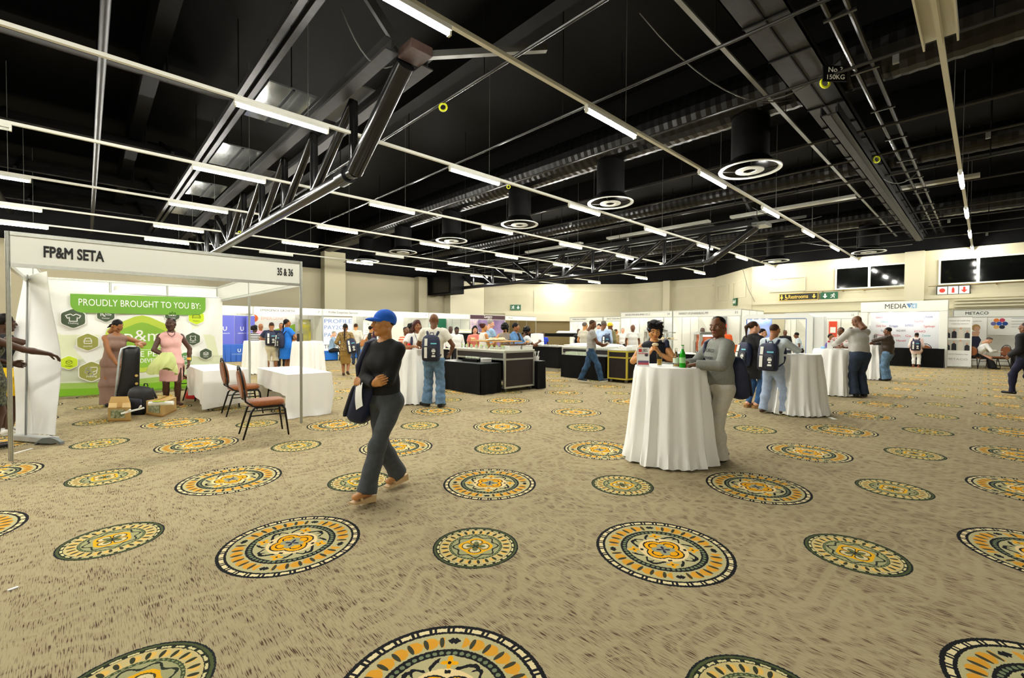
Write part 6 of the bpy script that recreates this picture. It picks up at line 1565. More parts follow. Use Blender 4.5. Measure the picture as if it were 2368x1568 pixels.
def np_object(name, V, F, mats, mi, parent, smooth=True):
    me = bpy.data.meshes.new(name)
    me.vertices.add(len(V)); me.vertices.foreach_set('co', np.ascontiguousarray(V, np.float32).ravel())
    me.loops.add(len(F) * 4); me.loops.foreach_set('vertex_index', F.ravel().astype(np.int32))
    me.polygons.add(len(F)); me.polygons.foreach_set('loop_start', np.arange(0, len(F) * 4, 4, dtype=np.int32))
    try: me.polygons.foreach_set('loop_total', np.full(len(F), 4, np.int32))
    except Exception: pass
    for m in mats: me.materials.append(m)
    if mi is not None: me.polygons.foreach_set('material_index', np.asarray(mi, np.int32))
    me.polygons.foreach_set('use_smooth', np.ones(len(F), bool)); me.update(calc_edges=True); me.validate()
    o = bpy.data.objects.new(name, me); COL.objects.link(o); o.parent = parent
    return o
# ---------------------------------------------------------------- head and hand prototypes
def make_head(fem=False, h=.0042):
    f = Field((-.105, -.13, -.215), (.105, .14, .14), h)
    f.ell((0, -.012, .032), (.076, .096, .086), 0)
    f.ell((0, .026, -.03), (.060, .066, .078), .03)
    f.cone((-.052, .0, -.055), (0, .062, -.095), .026, .020 if fem else .026, .02); f.cone((.052, .0, -.055), (0, .062, -.095), .026, .020 if fem else .026, .02)
    for s in (-1, 1):
        f.ell((s * .038, .066, -.018), (.026, .022, .024), .02)
        f.cone((s * .012, .088, .026), (s * .05, .072, .026), .011, .009, .014)
        f.cone((s * .031, .13, .004), (s * .031, .096, .004), .018, .013, .012, op='s')
        f.ell((s * .031, .078, .004), (.0145, .0135, .0115), .004)
        f.ell((s * .078, -.010, -.004), (.010, .022, .034), .006)
    f.cone((0, .090, .016), (0, .112, -.022), .009, .013, .010)
    for s in (-1, 1): f.ell((s * .014, .098, -.026), (.011, .012, .009), .008)
    f.cone((-.022, .087, -.054), (0, .098, -.050), .006, .008, .007); f.cone((.022, .087, -.054), (0, .098, -.050), .006, .008, .007)
    f.cone((-.018, .086, -.063), (.018, .086, -.063), .008, .008, .007); f.cone((0, .092, -.064), (0, .092, -.064), .009, .009, .008)
    f.cone((0, -.018, -.05), (0, -.034, -.215), .050 if fem else .058, .054 if fem else .064, .03)
    V, F = f.mesh(); c = V[F].mean(1); mi = np.zeros(len(F), int)
    ex = np.abs(c[:, 0])
    de = np.sqrt((ex - .031) ** 2 + (c[:, 1] - .078) ** 2 + ((c[:, 2] - .004) * 1.15) ** 2)
    eye = (de < .0146) & (c[:, 1] > .082) & (np.abs(c[:, 2] - .004) < .006)
    mi[eye] = 1; mi[eye & (np.abs(ex - .031) < .0058)] = 2
    mi[(np.abs(c[:, 0]) < .022) & (np.abs(c[:, 2] + .057) < .0100) & (c[:, 1] > .085)] = 3
    bz = .029 + .006 * (1 - ((ex - .034) / .022) ** 2)
    mi[(ex > .013) & (ex < .054) & (np.abs(c[:, 2] - bz) < .0032) & (c[:, 1] > .06)] = 4
    return V, F, mi
HEAD = {False: make_head(False), True: make_head(True)}
def make_hand(curl, spread=.0, h=.0036):
    f = Field((-.075, -.04, -.11), (.075, .21, .04), h)
    f.cone((0, -.03, 0), (0, .015, 0), .024, .026, .01, flat=(1.15, 1.2), right=V3(1, 0, 0))
    xs = (-.030, -.010, .011, .031); Ls = (.060, .078, .084, .076)       # little ... index
    for x, L in zip(xs, Ls):
        base = V3(x, .078 + .006 * (abs(x) < .02), 0); f.cone((x * .55, .015, 0), base, .016, .0125, .012)
        a = 0.12; p = base; d0 = V3(x * spread * 8, 1, 0)
        for k, (fr, cu) in enumerate(((.48, .8), (.30, 1.0), (.22, .7))):
            a += radians(curl) * cu; q = p + L * fr * (V3(0, cos(a), -sin(a)) + V3(x * spread * 6, 0, 0)); r = .0098 - .0011 * k
            f.cone(p, q, r, r - .0008, .003); p = q
    p0, p1, p2, p3 = V3(.018, .02, -.004), V3(.044, .045, -.014), V3(.058 - .012 * curl / 60, .072, -.024 - .012 * curl / 60), V3(.062 - .022 * curl / 60, .095, -.034 - .018 * curl / 60)
    f.cone(p0, p1, .018, .014, .012); f.cone(p1, p2, .0125, .011, .004); f.cone(p2, p3, .011, .009, .003)
    return f.mesh()
HAND = {'relax': make_hand(22), 'flat': make_hand(6, .02), 'grip': make_hand(58), 'pinch': make_hand(42)}

def hair_field(style, h, seed=0):
    f = Field((-.2, -.22, -.52), (.2, .17, .26), h)
    r = np.random.RandomState(seed); C = V3(0, -.012, .032)
    def cap(t, hy=.086, hz=.056, ny=-.095, nz=-.075, side=True):
        f.ell(C + V3(0, -.004, .003), (.076 + t, .096 + t, .086 + t), 0)
        n = unit(V3(0, (hz - nz), -(hy - ny))) if False else None
        o = V3(0, hy, hz); dv = unit(V3(0, ny - hy, nz - hz)); nn = unit(np.cross(V3(1, 0, 0), dv)); 
        if nn[2] > 0: nn = -nn
        f.plane(o, nn)
    def soft(): f.ell((0, -.025, .042), (.0805, .095, .087), 0); f.plane((0, -.1, -.06), unit(V3(0, .5, -1)))
    if style in ('short', 'buzz', 'shortf'):
        cc, rr = {'short': ((0, -.025, .041), (.0795, .094, .086)), 'buzz': ((0, -.021, .037), (.0772, .092, .0852)), 'shortf': ((0, -.021, .048), (.088, .100, .092))}[style]
        f.ell(cc, rr, 0); nn = unit(V3(0, .46, -1)); f.plane((0, -.1, -.05), nn)
        f.folds(.003 if style != 'buzz' else .0008, 90, seed)
    elif style == 'afro':
        cap(.04, .085, .075, -.13, -.05); f.folds(.012, 70, seed)
    elif style == 'bun':
        soft(); f.ell((0, -.105, .08), (.052, .05, .048), .02); f.folds(.004, 90, seed)
    elif style == 'braids':
        soft()
        for i in range(7):
            a = -1.2 + i * .4; f.cone((.07 * sin(a), -.085 + .02 * abs(sin(a)), -.02), (.06 * sin(a) , -.10, -.14), .011, .008, .008)
        f.folds(.003, 120, seed)
    elif style == 'ponytail':
        soft(); f.cone((0, -.10, .06), (0, -.145, .0), .03, .034, .02); f.cone((0, -.145, .0), (.01, -.135, -.2), .034, .016, .02); f.folds(.004, 60, seed, (1, 1, .2))
    elif style == 'longtail':
        soft(); f.cone((0, -.10, .0), (0, -.135, -.1), .024, .026, .02); f.cone((0, -.135, -.1), (0, -.15, -.42), .026, .014, .02); f.folds(.003, 60, seed, (1, 1, .2))
    elif style == 'bob':
        f.ell(C + V3(0, -.006, .004), (.092, .112, .1), 0)
        for s in (-1, 1): f.cone((s * .07, -.01, .02), (s * .078, .015, -.10), .034, .026, .02)
        f.cone((0, -.075, .0), (0, -.085, -.1), .05, .045, .03, flat=(1.4, 1.5), right=V3(1, 0, 0))
        f.ell((0, .088, -.045), (.062, .07, .098), .01, op='s'); f.folds(.004, 70, seed, (1, 1, .2))
    elif style == 'curly':
        f.ell(C + V3(0, -.012, .01), (.105, .118, .108), 0)
        for i in range(26):
            a = r.rand() * 6.28; z = -.12 + .2 * r.rand(); q = V3(.085 * cos(a), -.03 + .09 * sin(a), z)
            if q[1] < .03: f.ell(q, (.034, .034, .034), .012)
        f.ell((0, .095, -.05), (.062, .062, .098), .01, op='s'); f.folds(.008, 95, seed)
    elif style == 'curlyfront':
        f.ell(C + V3(0, -.012, .012), (.1, .112, .104), 0)
        for i in range(22):
            a = -2.6 + 5.2 * r.rand(); f.ell(V3(.078 * sin(a), .05 * cos(a) - .02 + .035, .085 + .03 * r.rand()), (.026, .026, .024), .008)
        for i in range(12):
            q = V3(-.085 + .01 * r.randn(), -.03 + .05 * r.randn(), -.1 + .15 * r.rand()); f.ell(q, (.03, .03, .03), .01)
        f.ell((0.012, .1, -.055), (.062, .066, .095), .01, op='s'); f.folds(.006, 110, seed)
    elif style == 'long':
        f.ell(C + V3(0, -.006, .004), (.09, .11, .098), 0)
        for s in (-1, 1): f.cone((s * .068, -.02, .02), (s * .082, -.02, -.2), .034, .026, .02)
        f.cone((0, -.08, .0), (0, -.1, -.22), .05, .04, .03, flat=(1.5, 1.6), right=V3(1, 0, 0))
        f.ell((0, .09, -.045), (.06, .075, .1), .01, op='s'); f.folds(.004, 60, seed, (1, 1, .2))
    elif style == 'thin':      # receding / grey short
        cap(.006, .05, .1, -.1, -.05); f.folds(.003, 80, seed)
    return f.mesh()
_hair_cache = {}

SKIN = {'dark': M('skin_dark', (72, 44, 28), .5), 'brown': M('skin_brown', (108, 68, 40), .48), 'mid': M('skin_mid', (150, 98, 58), .48), 'tan': M('skin_tan', (192, 134, 76), .5), 'light': M('skin_light', (222, 168, 136), .5)}
EYEW = M('eye_white', (178, 168, 152), .4); IRIS = M('iris_dark', (26, 16, 12), .2); LIP = {'dark': M('lip_dark', (92, 44, 38), .4), 'brown': M('lip_brown', (126, 64, 52), .4), 'mid': M('lip_mid', (156, 78, 60), .4), 'tan': M('lip_tan', (178, 92, 72), .4), 'light': M('lip_light', (206, 120, 110), .4), 'plum': M('lip_plum', (70, 14, 44), .3), 'red': M('lip_red', (176, 44, 44), .35)}
HAIRM = {'black': M('hair_black', (16, 13, 12), .55, var=.3, scale=60, spec=.2), 'brown': M('hair_brown', (58, 38, 24), .55, var=.3, scale=60, spec=.2), 'grey': M('hair_grey', (150, 146, 136), .6, var=.2, scale=60, spec=.2), 'auburn': M('hair_auburn', (70, 36, 30), .5, var=.3, scale=50, spec=.2), 'pepper': M('hair_pepper', (96, 88, 80), .6, var=.3, scale=80, spec=.2)}
def cloth(name, rgb=(128, 128, 128), var=.1, rough=.85, scale=26): return M('cloth_' + name, rgb, rough, var=var, scale=scale)
def stripes_mat(name, c1, c2, per, duty=.5):
    nm = 'cloth_' + name
    if nm in _M: return _M[nm]
    m = bpy.data.materials.new(nm); _M[nm] = m; m.use_nodes = True; nt = m.node_tree; g = NG(nt); b = nt.nodes['Principled BSDF']
    tc = nt.nodes.new('ShaderNodeTexCoord'); sp = nt.nodes.new('ShaderNodeSeparateXYZ'); nt.links.new(tc.outputs['Object'], sp.inputs[0])
    z = X(g, sp.outputs[2]); c = g.mix((z / per).fract() < duty, c1, c2); nt.links.new(c.k, b.inputs['Base Color']); b.inputs['Roughness'].default_value = .85
    return m
def ik(a, t, l1, l2, pole):
    a, t, pole = (np.asarray(x, float) for x in (a, t, pole)); d = t - a; D = np.linalg.norm(d)
    if D > (l1 + l2) * .995: t = a + d / D * (l1 + l2) * .995; d = t - a; D = np.linalg.norm(d)
    D = max(D, abs(l1 - l2) + .01)
    x = (l1 * l1 - l2 * l2 + D * D) / (2 * D); hgt = sqrt(max(0, l1 * l1 - x * x)); e = d / max(1e-9, np.linalg.norm(d)); p = pole - e * (pole @ e); p = unit(p)
    return a + e * x + p * hgt, t
def rotm(yaw, pitch, roll=0):
    cy, sy, cp, sp_, cr, sr = cos(yaw), sin(yaw), cos(pitch), sin(pitch), cos(roll), sin(roll)
    Rz = np.array([[cy, -sy, 0], [sy, cy, 0], [0, 0, 1]]); Rx = np.array([[1, 0, 0], [0, cp, -sp_], [0, sp_, cp]]); Ry = np.array([[cr, 0, sr], [0, 1, 0], [-sr, 0, cr]])
    return Rz @ Rx @ Ry
def basis_y(dirn, up):   # matrix whose local y = dirn, local z ~ up
    y = unit(dirn); z = np.asarray(up, float); z = unit(z - y * (z @ y)); x = np.cross(y, z); return np.stack([x, y, z], 1)

def person(label, pos, face, h=1.68, skin='brown', fem=False, build=1.0, lean=0., side=0., twist=0., head=(0, 0), hands=None, poles=None, palms=None, grips=None, feet=None, toes=None, hip=None,
           top=None, bottom=None, shoes=None, hair=('short', 'black'), lip=None, res=.016, cap_=None, seed=0, belly=0., bust=None, knees=None, group=None, headdir=None):
    """pos: (x, y) on the floor. face: degrees clockwise from 'back to the camera' along the line of sight; local x = right, y = forward."""
    phi = atan2(pos[1], pos[0]); rz = phi - radians(face) - pi / 2
    t = thing('person', label, 'person', (pos[0], pos[1], 0), rz, group)
    q = h / 1.7; bw = build; hw = (.98 if fem else 1.0)
    Pv = V3(0, 0, .53 * h) if hip is None else V3(*hip)
    U = unit(V3(sin(side), sin(lean), cos(lean)))
    R0 = V3(1, 0, 0); Rt = unit(V3(cos(twist), -sin(twist), 0)); Rt = unit(Rt - U * (Rt @ U)); Fw = np.cross(U, Rt)
    W = lambda k: Pv + U * (k * h)
    Sc = W(.272 if fem else .28); Nb = W(.30); shw = (.094 if fem else .108) * h * (.85 + .15 * bw)
    hpw = .052 * h
    SH = {s: Sc + Rt * (s * shw) for s in (-1, 1)}; HP = {s: Pv + R0 * (s * hpw) - V3(0, 0, .02 * h) for s in (-1, 1)}
    ua, fa, th_, sh_ = .172 * h, .15 * h, .238 * h, .234 * h
    hands = hands or {}; poles = poles or {}; palms = palms or {}; grips = grips or {}; feet = feet or {}; toes = toes or {}; knees = knees or {}
    EL, WR, KN, AN = {}, {}, {}, {}
    for s in (-1, 1):
        k = 'R' if s == 1 else 'L'
        tg = hands.get(k); tg = SH[s] + V3(s * .055, .05, -.305 * h) if tg is None else V3(*tg)
        EL[s], WR[s] = ik(SH[s], tg, ua, fa, poles.get(k, (s * .5, -1, -.3)))
        an = feet.get(k); an = V3(s * .058 * h, 0.0, .047 * h) if an is None else V3(*an)
        KN[s], AN[s] = ik(HP[s], an, th_, sh_, knees.get(k, (s * .05, 1, 0)))
    allp = np.array([Pv, Sc, Nb, *SH.values(), *EL.values(), *WR.values(), *KN.values(), *AN.values()])
    lo, hi = allp.min(0) - .24, allp.max(0) + .24; lo[2] = -.02
    # ---- skin
    f = Field(lo, hi, res)
    def torso(f, t=0., k=.04, upto=.30, pel=True):
        rx, ry = (.148, .104) if not fem else (.155, .106)
        P4 = [(W(-.02), rx * bw, ry * bw), (W(.09), (.142 if not fem else .126) * bw, (.102 if not fem else .092) * bw + belly * .5), (W(.20), (.165 if not fem else .142) * (.6 + .4 * bw), (.112 if not fem else .1) * (.6 + .4 * bw)), (W(.272), (.150 if not fem else .128), .085)]
        for (a, ax, ay), (b, bx, by) in zip(P4[:-1], P4[1:]):
            f.cone(a, b, (ay * q + t), (by * q + t), k, flat=((ax * q + t) / (ay * q + t), (bx * q + t) / (by * q + t)), right=Rt)
        [f.cone(W(.283), SH[s] - U * .012, .058 * q + t, .046 * q + t, k) for s in (-1, 1)]
        if belly: f.ell(W(.06) + Fw * (.05 + belly * .5), np.array([.13, .10, .12]) * q * bw + t, .05, rot=np.stack([Rt, Fw, U], 1))
        if fem or bust:
            bs = bust or .034
            for s in (-1, 1): f.ell(W(.195) + Rt * (s * .066 * q) + Fw * (.078 * q), np.array([.064, bs + .012, .062]) * q + t, .05, rot=np.stack([Rt, Fw, U], 1))
        if pel:
            for s in (-1, 1): f.ell(Pv + V3(s * .062 * q, -.038 * q, -.03 * h), np.array([.078, .078 if fem else .066, .088]) * q * bw + t, .05)
    torso(f)
    f.cone(W(.27), Nb + U * .05 * q, .062 * q, .050 * q, .03)
    for s in (-1, 1):
        f.cone(SH[s], EL[s], .050 * q * (.7 + .3 * bw), .039 * q, .02); f.cone(EL[s], EL[s] * .65 + WR[s] * .35, .039 * q, .041 * q, .012); f.cone(EL[s] * .65 + WR[s] * .35, WR[s], .041 * q, .026 * q, .012)
        f.cone(HP[s], KN[s], .084 * q * bw, .055 * q, .03); f.cone(KN[s], KN[s] * .66 + AN[s] * .34 + V3(0, -.012, 0), .053 * q, .056 * q, .015); f.cone(KN[s] * .66 + AN[s] * .34 + V3(0, -.012, 0), AN[s], .056 * q, .037 * q, .015)
        k = 'R' if s == 1 else 'L'; td = unit(V3(*toes.get(k, (s * .12, 1, 0)))); heel = AN[s] + V3(0, 0, -.02 * q) - td * .03 * q; toe = heel + td * .16 * q; dz = (AN[s][2] - .047 * h) * 0; toe[2] = max(.022, toe[2] - .004)
        f.cone(AN[s], heel, .036 * q, .036 * q, .015); f.cone(heel, toe, .034 * q, .026 * q, .02, flat=(1.05, 1.5), right=unit(np.cross(td, V3(0, 0, 1))))
    Vb, Fb = f.mesh(); mats = [SKIN[skin], EYEW, IRIS, LIP[lip or skin], HAIRM[hair[1] if hair[1] in HAIRM else 'black']]
    mi = [np.zeros(len(Fb), int)]; VV = [Vb]; FF = [Fb]; n0 = len(Vb)
    # ---- head
    hy, hp = radians(-head[0]), radians(head[1])
    bl = atan2(-0.0, 1); R = np.stack([Rt, Fw, U], 1)
    up2 = unit(U * .45 + V3(0, 0, .55)); fx = unit(np.cross(Fw, up2)); fy = np.cross(up2, fx); HR = np.stack([fx, fy, up2], 1) @ rotm(hy, hp, 0)
    Hc = Nb + up2 * (.108 * h) + fy * .012; hs = q * 1.0
    hv, hf, hm = HEAD[fem]; VV.append((hv * hs) @ HR.T + Hc); FF.append(hf + n0); mi.append(hm); n0 += len(hv)
    # ---- hands
    for s in (-1, 1):
        k = 'R' if s == 1 else 'L'; g = grips.get(k, 'relax'); pv, pf = HAND[g]
        dr = WR[s] - EL[s]; hd_ = palms.get(k)
        if hd_ is not None and len(hd_) == 2: dr = np.asarray(hd_[1], float); pn = V3(*hd_[0])
        else: pn = V3(*hd_) if hd_ is not None else V3(-s, .0, -.1)
        Bm = basis_y(dr, -pn)                               # local -z = palm side
        hv2 = pv.copy() * q * .97
        tx = Bm[:, 0]
        want = np.cross(unit(dr), -unit(pn)); 
        # thumb on +x for a right hand seen with palm down, mirrored for the left
        if s == -1: hv2[:, 0] *= -1; pf2 = pf[:, ::-1]
        else: pf2 = pf
        Bx = np.stack([Bm[:, 0], Bm[:, 1], Bm[:, 2]], 1)
        if s == 1: Bx = np.stack([-Bm[:, 0], Bm[:, 1], Bm[:, 2]], 1); pf2 = pf[:, ::-1]
        else: Bx = np.stack([-Bm[:, 0], Bm[:, 1], Bm[:, 2]], 1); pf2 = pf
        VV.append(hv2 @ Bx.T + WR[s]); FF.append(pf2 + n0); mi.append(np.zeros(len(pf2), int)); n0 += len(pv)
    np_object('body', np.concatenate(VV), np.concatenate(FF), mats, np.concatenate(mi), t)
    info = dict(t=t, Pv=Pv, U=U, Rt=Rt, Fw=Fw, SH=SH, EL=EL, WR=WR, W=W, Hc=Hc, HR=HR, q=q, h=h, AN=AN, KN=KN, hs=hs)
    # ---- garments
    def sleeves(f, kind, t_, cuff=1.0):
        for s in (-1, 1):
            if kind == 'none': continue
            if kind == 'short':
                e = SH[s] * .42 + EL[s] * .58; f.cone(SH[s], e, .056 * q * (.75 + .25 * bw) + t_, .060 * q + t_, .025, capb=True)
            else:
                f.cone(SH[s], EL[s], .052 * q * (.75 + .25 * bw) + t_, .043 * q + t_, .025); e = EL[s] * (1 - cuff) + WR[s] * cuff; f.cone(EL[s], e, .043 * q + t_, .034 * q + t_ * .9, .015, capb=True)
    def legsdf(f, t_, cut, wide):
        for s in (-1, 1):
            f.cone(HP[s], KN[s], .086 * q * bw + t_, .060 * q + t_, .03)
            a, b = KN[s], AN[s] + V3(0, 0, -.015)
            if cut < 1: b = a * (1 - cut) + b * cut
            else: m_ = KN[s] * .66 + AN[s] * .34 + V3(0, -.012, 0); f.cone(KN[s], m_, .060 * q + t_, .060 * q + t_, .03)
            f.cone(a, b, .060 * q + t_, (.046 + wide) * q + t_, .03, capb=True)
    if top:
        cm = top['m']; tt = top.get('t', .012); f = Field(lo, hi, res); torso(f, tt, .045, pel=top.get('hem', -.03) < -.02)
        if top.get('skirt'):      # dress
            for (k0, r0, k1, r1) in top['skirt']: f.cone(W(k0) if k0 > -.04 else Pv + V3(0, 0, k0 * h), Pv + V3(0, 0, k1 * h) , r0 * q, r1 * q, .05, flat=(1.25, 1.2), right=R0, capb=True)
            f.plane(Pv + V3(0, 0, top['skirt'][-1][2] * h + .012), (0, 0, -1))
        else: f.plane(W(top.get('hem', -.03)), -U)
        if top.get('strap') == 'one':
            f.plane(SH[1] + Rt * .03 + U * .02, unit(U * .75 + Rt * .65) if False else unit(U * .72 - Rt * -.69))
        f.folds(top.get('f', .005), top.get('ff', 26), seed)
        if top.get('neck', 1): f.cone(Nb + U * .10 + Fw * .01, W(top.get('neckz', .302)) + Fw * top.get('necky', .008), .05, .056 * q * top.get('neckr', 1.0), .012, op='s')
        if top.get('s', 'short') == 'none':
            for s in (-1, 1): f.cone(SH[s] + Rt * s * .035 + U * .1, SH[s] + Rt * s * .045 - U * .06, .05 * q, .045 * q, .008, op='s')
        sleeves(f, top.get('s', 'short'), tt, top.get('cuff', 1.0))
        Vg, Fg = f.mesh(); np_object(top.get('name', 'shirt'), Vg, Fg, [cm], None, t)
        if top.get('layer'):      # open jacket / cardigan over the shirt
            l = top['layer']; f = Field(lo, hi, res); torso(f, tt + l.get('t', .018), .045, pel=l.get('hem', -.05) < -.02)
            if l.get('hem', -.05) < -.09: f.cone(Pv, Pv + V3(0, 0, l['hem'] * h), .135 * q * bw, .14 * q * bw, .05, flat=(1.25, 1.2), right=R0, capb=True)
            f.plane(Pv + U * (l.get('hem', -.05) * h), -U); 
            if l.get('open', 1): f.cone(W(.30) + Fw * .2, W(-.3) + Fw * .2, .05, .09, .01, op='s', flat=(1, 1), right=Rt); f.put(lambda P: (np.abs((P - Pv) @ Rt) - l.get('gap', .05)) + np.where((P - Pv) @ Fw > .03, 0, 1.), lo, hi, 0, 's')
            f.cone(Nb + U * .09, W(.28), .06, .066, .006, op='s'); f.folds(l.get('f', .006), 24, seed + 3); sleeves(f, l.get('s', 'long'), tt + .012, l.get('cuff', 1.0))
            Vg, Fg = f.mesh(); np_object(l.get('name', 'jacket'), Vg, Fg, [l['m']], None, t)
    if bottom:
        f = Field(lo, hi, res); tt = bottom.get('t', .010); kd = bottom['k']
        if kd in ('trousers', 'shorts'):
            f.cone(W(-.02), W(.045), .106 * q * bw + tt, .100 * q * bw + tt, .04, flat=(1.44, 1.36), right=R0)
            for s in (-1, 1): f.ell(Pv + V3(s * .062 * q, -.038 * q, -.03 * h), np.array([.078, .078 if fem else .066, .088]) * q * bw + tt, .05)
            if belly: f.ell(W(.02) + Fw * .05, np.array([.13, .09, .09]) * q * bw + tt, .04)
            legsdf(f, tt, bottom.get('cut', 1.0), bottom.get('wide', .012)); f.plane(W(.055), U)
        else:
            for (k0, r0, k1, r1) in bottom['skirt']: f.cone(Pv + V3(0, 0, k0 * h), Pv + V3(0, 0, k1 * h), r0 * q, r1 * q, .04, flat=(1.25, 1.2), right=R0, capb=True, capa=True)
        f.folds(bottom.get('f', .005), bottom.get('ff', 28), seed + 1)
        Vg, Fg = f.mesh(); np_object(bottom.get('name', 'trousers' if kd == 'trousers' else kd), Vg, Fg, [bottom['m']], None, t)
    if shoes:
        for s in (-1, 1):
            k = 'R' if s == 1 else 'L'; td = unit(V3(*toes.get(k, (s * .12, 1, 0)))); A = AN[s]; rt = unit(np.cross(td, V3(0, 0, 1)))
            f = Field(A - .26, A + .26, min(res, .010)); heel = A + V3(0, 0, -.028 * q) - td * .035 * q; toe = heel + td * .185 * q; base = heel[2] - .032 * q
            if td[2] == 0: toe[2] = heel[2] - .004
            kd = shoes.get('k', 'shoe')
            if kd in ('shoe', 'sneaker', 'boot'):
                f.cone(heel, toe, .040 * q, .034 * q, .02, flat=(1.0, 1.25), right=rt); f.cone(A + V3(0, 0, .0), heel, .043 * q, .042 * q, .02)
                if kd == 'boot': f.cone(A + (KN[s] - A) * .3, A, .05 * q, .045 * q, .02)
                nrm = unit(np.cross(rt, td)); nrm = nrm if nrm[2] > 0 else -nrm
                f.plane(heel - nrm * .034 * q, -nrm); f.plane(A + V3(0, 0, .035 * q if kd != 'boot' else .2), (0, 0, 1))
                Vg, Fg = f.mesh(); np_object('shoe', Vg, Fg, [shoes['m']], None, t)
                if kd == 'sneaker':
                    b = MB(); c_ = (heel + toe) / 2 - nrm * .03 * q; b.obox(c_, .115 * q, .042 * q, .010 * q, td, nrm); b.build('sole', shoes['sole'], t, bevel=.006)
            else:      # open wedge sandal
                nrm = unit(np.cross(rt, td)); nrm = nrm if nrm[2] > 0 else -nrm
                b = MB(); hh = shoes.get('wedge', .05); o_ = heel - nrm * .034 * q
                P = [(-.05, -hh), (.20, -.012), (.205, .004), (.12, .006), (.0, .008), (-.055, .012)]
                b.prism([(x * q, z * q) for x, z in P], o_ - rt * .036 * q, td, nrm, rt * .072 * q); b.build('sole', shoes['m'], t)
                MB().tube([o_ - rt * .045 * q + td * .12 * q, o_ + td * .13 * q + nrm * .052 * q, o_ + rt * .045 * q + td * .12 * q], .014 * q, n=6).build('strap', shoes['m'], t, smooth=True)
    # ---- hair
    if hair[0] != 'none':
        key = (hair[0], .006 if res < .013 else .011, seed % 3)
        if key not in _hair_cache: _hair_cache[key] = hair_field(*key)
        hv, hf = _hair_cache[key]
        np_object('hair', (hv * hs) @ HR.T + Hc, hf, [HAIRM[hair[1]]], None, t)
    if cap_:
        f = Field((-.15, -.17, -.08), (.15, .24, .18), .005)
        f.ell((0, -.012, .038), (.088, .108, .096), 0); f.plane((0, .09, .045), unit(V3(0, .30, -1.0))); Vg, Fg = f.mesh()
        Mx = lambda v: (v * hs) @ HR.T + Hc
        np_object('cap', Mx(Vg), Fg, [cap_], None, t)
        b = MB(); n_ = 14; ol, ul = [], []
        for (yo, dz, sc_) in ((0, 0, 1), (.055, .002, .96), (.085, -.006, .72)):
            for i in range(n_ + 1):
                a = -1.25 + 2.5 * i / n_; x = .086 * sin(a) * sc_; y = -.012 + .104 * cos(a) * (1 if yo == 0 else 1) + yo * cos(a * .9); z = .052 + dz - .02 * (sin(a) ** 2) - yo * .12
                ol.append(tuple(Mx(V3(x, y, z)))); ul.append(tuple(Mx(V3(x, y, z - .006))))
        fs = [(r_ * (n_ + 1) + i, r_ * (n_ + 1) + i + 1, (r_ + 1) * (n_ + 1) + i + 1, (r_ + 1) * (n_ + 1) + i) for r_ in range(2) for i in range(n_)]
        b.add(ol, [f_[::-1] for f_ in fs]); b.add(ul, fs); b.build('cap_visor', cap_, t, smooth=True)
    return info
def on_back(info, label, off=.115, drop=.0, W_=.16, D_=.09, Ht=.46, dx=0., tilt=0., roll=0., **kw):
    """backpack worn on both shoulders of a person"""
    t = info['t']; mw = Matrix.Translation(t.location) @ Matrix.Rotation(t.rotation_euler.z, 4, 'Z')
    U, Rt, Fw = info['U'], info['Rt'], info['Fw']; q = info['q']
    o = info['W'](.27) - U * (Ht + drop) - Fw * (off * q) + Rt * dx
    Mx = Matrix(((Rt[0], -Fw[0], U[0], o[0]), (Rt[1], -Fw[1], U[1], o[1]), (Rt[2], -Fw[2], U[2], o[2]), (0, 0, 0, 1)))
    # local x right, y outward(back), z up  -> left-handed guard
    if Mx.to_3x3().determinant() < 0: Mx = Mx @ Matrix.Scale(-1, 4, (1, 0, 0))
    return backpack(label, mw @ Mx @ Matrix.Rotation(tilt, 4, 'X') @ Matrix.Rotation(roll, 4, 'Y'), W_, D_, Ht, **kw)
def world_of(info, p):
    t = info['t']; return (Matrix.Translation(t.location) @ Matrix.Rotation(t.rotation_euler.z, 4, 'Z')) @ Vector(p)
BLK = cloth('black', (18, 18, 20)); CHAR = cloth('charcoal', (66, 71, 74), .12); WHT = cloth('white', (232, 232, 226), .03); JEAN = cloth('denim', (92, 122, 150), .22, scale=16); JEAND = cloth('denim_dark', (36, 48, 66), .25, scale=10); JEANB = cloth('denim_blue', (50, 88, 132), .3, scale=12)
SHOEB = M('shoe_black', (16, 15, 15), .4); SHOEBR = M('shoe_brown', (64, 40, 26), .45); BEIGE = M('shoe_beige', (206, 176, 128), .6); CORK = M('shoe_cork', (150, 112, 60), .7)
# ---- walking woman
p = at(893, 1141)
A = person('person in blue cap and black sweater striding with folded arms', (p.x, p.y), -137, 1.60, 'tan', True, .94, lean=.03, head=(24, 2), res=.0095,
    hands={'R': (-.07, .215, 1.00), 'L': (.12, .165, .985)}, poles={'R': (1, -.2, -.7), 'L': (-1, -.2, -.7)}, palms={'R': ((0, -1, 0.2), (-1, .1, .25)), 'L': ((0, -1, -.2), (1, .05, .2))}, grips={'R': 'pinch', 'L': 'pinch'},
    feet={'L': (-.03, .27, .095), 'R': (.035, -.20, .125)}, toes={'L': (-.02, 1, .05), 'R': (.1, .95, -.22)},
    top=dict(m=BLK, s='long', hem=.02, t=.010, f=.003, neckr=1.15, neckz=.296, name='sweater'), bottom=dict(k='trousers', m=CHAR, wide=.03, f=.004, t=.010), shoes=dict(k='sandal', m=BEIGE, wedge=.055), hair=('buzz', 'black'), cap_=M('cap_blue', (24, 96, 206), .8, var=.05, scale=40))
mw = Matrix.Translation(A['t'].location) @ Matrix.Rotation(A['t'].rotation_euler.z, 4, 'Z')
